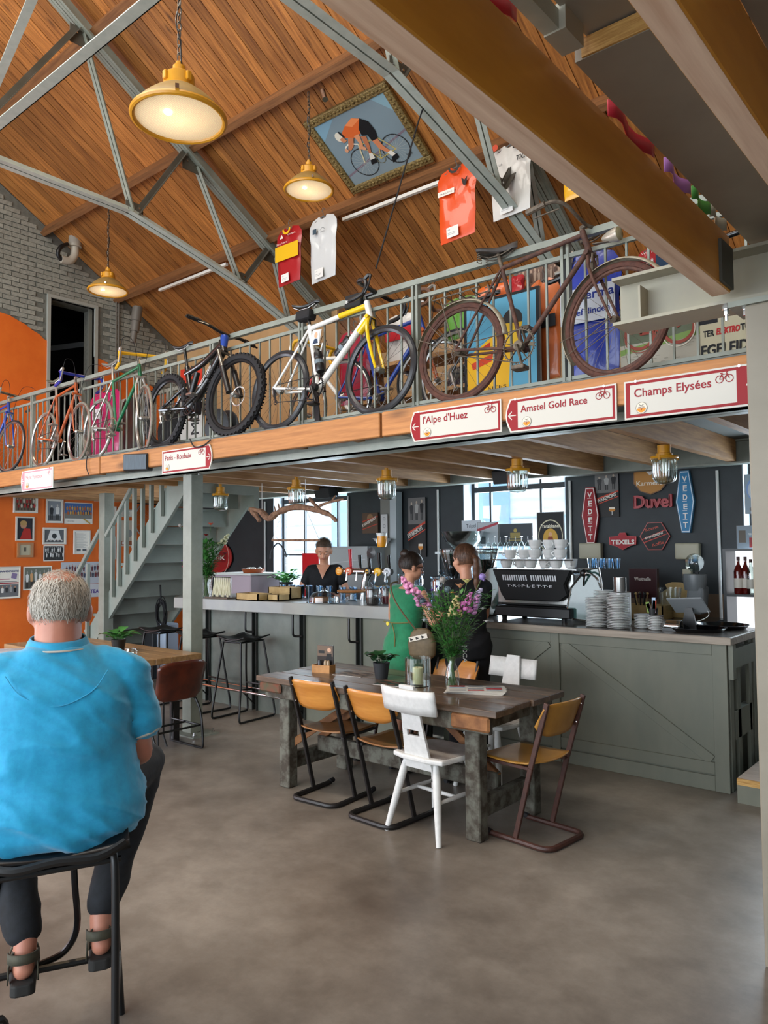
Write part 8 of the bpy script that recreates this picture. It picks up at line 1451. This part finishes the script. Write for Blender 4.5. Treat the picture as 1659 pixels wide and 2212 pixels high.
q = P(700, 1303, Z=1.13); t = thing('cake_dome', 'slice of cake under a low glass dome on the bar', 'cake stand', q); m = MB(); m.lathe([(.001, 0), (.16, .004), (.17, .012), (.001, .01)], 32); m.build('glass_plate', GLB, t, smooth=True); m = MB(); m.lathe([(.145, .013), (.14, .06), (.1, .1), (.03, .115), (.015, .12), (.02, .14), (.001, .15)], 32, cap=False); m.build('glass_dome', GL, t, smooth=True); m = MB(); m.box(-.1, -.04, .013, .02, .04, .06); m.build('cake_slice', mat('cake', '#8a5a36', '#a8754a', rough=.8, scale=30), t, bevel=.005)
q = P(760, 1299, Z=1.13); t = thing('pie_stand', 'flat golden pie on a glass stand beside the tap', 'pie', q); m = MB(); m.lathe([(.06, 0), (.02, .02), (.015, .07), (.14, .085), (.145, .09)], 28, cap=False); m.build('glass_stand', GL, t, smooth=True); m = MB(); m.lathe([(.001, .088), (.13, .088), (.145, .10), (.14, .112), (.12, .105), (.001, .11)], 32); m.build('pie', mat('pie_crust', '#8f5a2c', '#b57a42', rough=.8, scale=40, bump=.5), t, smooth=True)
for q, r_, h_, fill, lab, lm in ((P(806, 1307, Z=1.13), .07, .15, '#1b1412', 'round glass jar of dark sweets on the bar', GL), (P(835, 1305, Z=1.13), .05, .15, '#7a1f2a', 'small glass jar with dark red sweets at the bar end', GL), (Vector((-4.45, 5.62, 1.13)), .12, .26, None, 'big clear storage jar with a pale blue lid left of the green dress', GLB), (Vector((-4.12, 5.66, 1.13)), .10, .24, None, 'clear storage jar with pale blue lid right of the green dress', GLB)):
    t = thing('glass_jar', lab, 'jar', q); m = MB(); m.lathe([(.001, .003), (r_ * .9, .003), (r_, .02), (r_, h_ * .85), (r_ * .9, h_)], 28, cap=False); m.build('glass_body', lm, t, smooth=True); m = MB(); m.lathe([(r_, h_), (r_ * 1.02, h_ + .015), (r_ * .3, h_ + .025), (r_ * .12, h_ + .03), (r_ * .3, h_ + .055), (r_ * .2, h_ + .075), (.001, h_ + .08)], 28); m.build('lid', GLB, t, smooth=True)
    if fill: m = MB(); m.lathe([(r_ * .85, .006), (r_ * .93, .02), (r_ * .93, h_ * .45), (.001, h_ * .5)], 24); m.build('sweets', mat('sweets_' + fill.strip('#'), fill, rough=.4, scale=90, bump=1), t)
for c, w_, d_, h_, lab in ((P(548, 1296, Z=1.13), .17, .09, .07, 'low open pine box at the front of the bar'), (P(600, 1294, Z=1.13) + Vector((0, .1, 0)), .17, .08, .12, 'taller pine wine box behind the low one'), (P(602, 1297, Z=1.13), .08, .08, .06, 'small pine box right of the low open one')): crate(lab, c, w_, d_, h_, PB)
t = thing('candle_bundle', 'bundle of long cream dip candles hanging over a stand on the bar', 'candles', P(481, 1292, Z=1.13)); m = MB(); m.box(-.19, -.09, 0, .19, .09, .012); m.build('tray', mat('tray_wood', '#5a4638'), t)
WX = mat('dip_wax', '#c9c3a4', rough=.45)
for i in range(18): x_ = -.135 + .0155 * i; m = MB(); m.tube([(x_, -.03 + .012 * (i % 3), .015 + .02 * (i % 2)), (x_ + .003, -.01, .13), (x_, .0 - .01 * (i % 2), .215)], [.009, .008, .004], 7); m.build('candle', WX, t, smooth=True)
m = MB(); m.tube([(-.14, 0, .22), (.14, 0, .22)], .006, 6); m.tube([(-.14, 0, .0), (-.14, 0, .22)], .006, 6); m.tube([(.14, 0, .0), (.14, 0, .22)], .006, 6); m.build('stand', BRZ, t)
t = thing('cake_fridge', 'pale pink cool cabinet behind the bar left of the bartender', 'fridge', (-8.15, 6.2, 0)); m = MB(); m.box(0, 0, 0, .72, .5, 1.32); m.build('cabinet', mat('pale_pink_enamel', '#b6a4ad', rough=.4), t, bevel=.01); m = MB(); m.box(-.01, -.01, 1.32, .73, .51, 1.345); m.build('lid', WHITE, t)
one('terracotta_dish', 'low terracotta dish of white lumps on the cool cabinet', 'dish', (-7.62, 6.4, 1.346), [(.12, 0), (.15, .05), (.14, .05), (.12, .02), (.001, .02)], mat('terracotta', '#9a4a22', rough=.5), 28)
for i in range(12): a = i * 2.4; m = MB(); m.ball((-7.62 + .09 * cos(a) * (i % 3) / 2, 6.4 + .09 * sin(a) * (i % 3) / 2, 1.39), .028, 9, 7); o = m.build('garlic_bulb', CER, None, smooth=True); tag(o, 'white garlic bulb in the terracotta dish', 'garlic', 'garlic bulbs in the dish')
t = wsign('round_sign', 'big round red sign with pale letters IK behind the stair', (437, 1170, 503, 1238), lambda p, w, h: p.disc(w * .5, h * .5, w * .43, '#9a2626', 28, h * .45).ring(w * .5, h * .5, w * .4, .01, '#d8bfae', 28).poly([(w * .2, h * .35), (w * .8, h * .35), (w * .85, h * .62), (w * .5, h * .72), (w * .15, h * .62)], '#7f1c1e').text('TIK', w * .42, h * .42, h * .18, '#e4ddd6', width=w * .35, bold=.004), Y=7.33, outline=[(.5 + .5 * cos(2 * pi * i / 28), .5 + .5 * sin(2 * pi * i / 28)) for i in range(28)], back='#b03330', edge='#8f2422', group=None)
pot_plant('bushy basil plant behind the bar in front of the tall window', P(618, 1278, Y=6.6), .09, .12, DARKP, 46, .13, .045, mat('basil_green', '#3f8a3a', '#5aa84a', rough=.5, scale=10), 9)
t = wsign('steel_cabinet', 'pale steel wall cabinet behind the beer tap', (765, 1180, 846, 1268), lambda p, w, h: p.rect(w * .05, h * .05, w * .9, h * .9, '#a2a6a6').line([(w * .05, h * .6), (w * .95, h * .7)], .01, '#b9bcbc'), Y=7.33, th=.45, edge='#9a9e9e', cat='cabinet', group=None, rough=.2)
one('white_funnel', 'white conical dish on top of the steel cabinet', 'dish', P(826, 1181, Y=7.05), [(.03, 0), (.12, .1), (.115, .1), (.02, .006)], CER, 24)
t = wsign('red_sign', 'bright red board with a pale arch leaning in the tall window behind the bartender', (655, 1195, 690, 1338), lambda p, w, h: p.ring(w * .8, h * .45, w * .55, w * .14, '#d8c9d2', 20, 0, pi), Y=7.34, back='#c41a20', edge='#b5161c', group=None)
# hanging branch with a bar and a coat hanger
BARK = mat('bark', '#6b4a38', '#a07a5e', rough=.8, scale=18, contrast=.4, bump=.5); t = thing('driftwood_branch', 'gnarled driftwood branch hung under the mezzanine in front of the tall window', 'branch', (0, 0, 0)); Yb = 5.35
pts = [(566, 1135), (556, 1118), (535, 1104)]; def_ = lambda a: P(a[0], a[1], Y=Yb)
for pl, rr in (([(540, 1100), (562, 1104), (580, 1120), (596, 1110), (612, 1102), (640, 1095), (668, 1098), (690, 1104), (712, 1112), (727, 1126)], [.022, .034, .034, .032, .034, .032, .028, .026, .02, .01]), ([(545, 1103), (556, 1118), (562, 1127)], [.03, .022, .004]), ([(692, 1104), (680, 1090), (668, 1075)], [.022, .018, .012]), ([(690, 1093), (708, 1086), (742, 1078)], [.014, .012, .008]), ([(716, 1083), (725, 1070)], [.008, .004]), ([(596, 1108), (592, 1092)], [.008, .003]), ([(604, 1104), (601, 1087)], [.008, .003])):
    path = bez([def_(a) for a in pl], 4); rs = [rr[min(len(rr) - 1, int(i / 4))] for i in range(len(path))]; m = MB(); m.tube(path, [r_ * (1 + .12 * sin(i * 1.3)) for i, r_ in enumerate(rs)], 9); m.build('limb', BARK, t, smooth=True)
m = MB(); a, b_ = P(588, 1167, Y=Yb), P(690, 1167, Y=Yb); m.tube([a, b_], .012, 7); m.build('hanging_rod', BARK, t)
for s_, e_ in (((612, 1100), a), ((660, 1098), b_), ((566, 1104), None), ((660, 1092), None)): p0 = def_(s_); m = MB(); m.tube([p0, e_ if e_ else Vector((p0.x, p0.y, 2.34))], .003, 5); m.build('rope', WHITE, t)
t = thing('coat_hanger', 'dark coat hanger hooked on the branch rod', 'hanger', P(600, 1180, Y=Yb)); m = MB(); m.tube(bez([(-.12, 0, -.13), (-.1, 0, -.05), (0, 0, .03), (.1, 0, -.04), (.13, 0, -.11)]), .008, 6); m.tube(bez([(0, 0, .03), (.01, 0, .07), (-.02, 0, .09)]), .003, 5); m.build('hanger_body', mat('hanger_dark', '#2b2f33'), t)
for px1, py1, lab in ((704, 1062, 'small black ceiling speaker above the tall window'), (1095, 1027, 'black ceiling speaker above the wide window')): q = P(px1, py1, Y=6.7); t = thing('ceiling_speaker', lab, 'speaker', (q.x, q.y, min(q.z, 2.45))); m = MB(); m.box(-.13, -.08, -.07, .13, .08, .07, Matrix.Rotation(.3, 4, 'X')); m.build('cabinet', mat('speaker_black', '#17191c'), t, bevel=.01)
# under the stair: cable coil, pale tower, dark machine, ball bits
t = thing('cable_coil', 'coil of black cable hanging under the staircase', 'cable', P(348, 1325, Y=5.5)); m = MB()
for k in range(9): m.tube([(.09 * (1 + .12 * sin(k * 2)) * cos(a_) , .02 * sin(k * 1.7), .16 * (1 + .1 * cos(k * 3)) * sin(a_) + .01 * k - .04) for a_ in [2 * pi * i / 26 for i in range(26)]], .006, 5, closed=True)
m.build('loops', RUB, t, smooth=True, kind='stuff'); m = MB(); m.tube([(0, 0, .1), (-.02, 0, .35)], .012, 6); m.build('tie', RUB, t)
for bx, z1, mm, lab in (((335, 1395), .62, mat('dark_plastic', '#33373b', rough=.4), 'dark grey plastic tower standing under the stair'), ((362, 1398), .72, mat('white_plastic', '#a9b8c9', rough=.3), 'pale blue-white tower fan under the stair')): q = P(bx[0], bx[1], Y=5.7); m = MB(); m.box(-.1, -.1, 0, .1, .1, z1); o = m.build('tower_heater', mm, None, bevel=.02, seg=2, loc=(q.x, q.y, 0)); tag(o, lab, 'heater')
RPT = mat('red_pattern', '#7a1f1c', '#34110f', rough=.6, scale=30, contrast=.9); m = MB(); m.box(-7.75, 5.9, 0, -7.3, 6.0, 1.0); o = m.build('patterned_screen', RPT, None); tag(o, 'dark red patterned screen at the left end of the bar', 'screen')
t = thing('push_bike_box', 'black bag with an orange flap on the floor behind the cafe table', 'bag', (-8.3, 4.7, 0)); m = MB(); m.grid(lambda u, v: Vector((.35 * cos(2 * pi * u) * sin(pi * v) ** .5, .2 * sin(2 * pi * u) * sin(pi * v) ** .5, .3 * (1 - cos(pi * v)))), 20, 12, True); m.build('bag_body', mat('bag_cloth', '#101114'), t, smooth=True); t.name = 'duffel_bag'
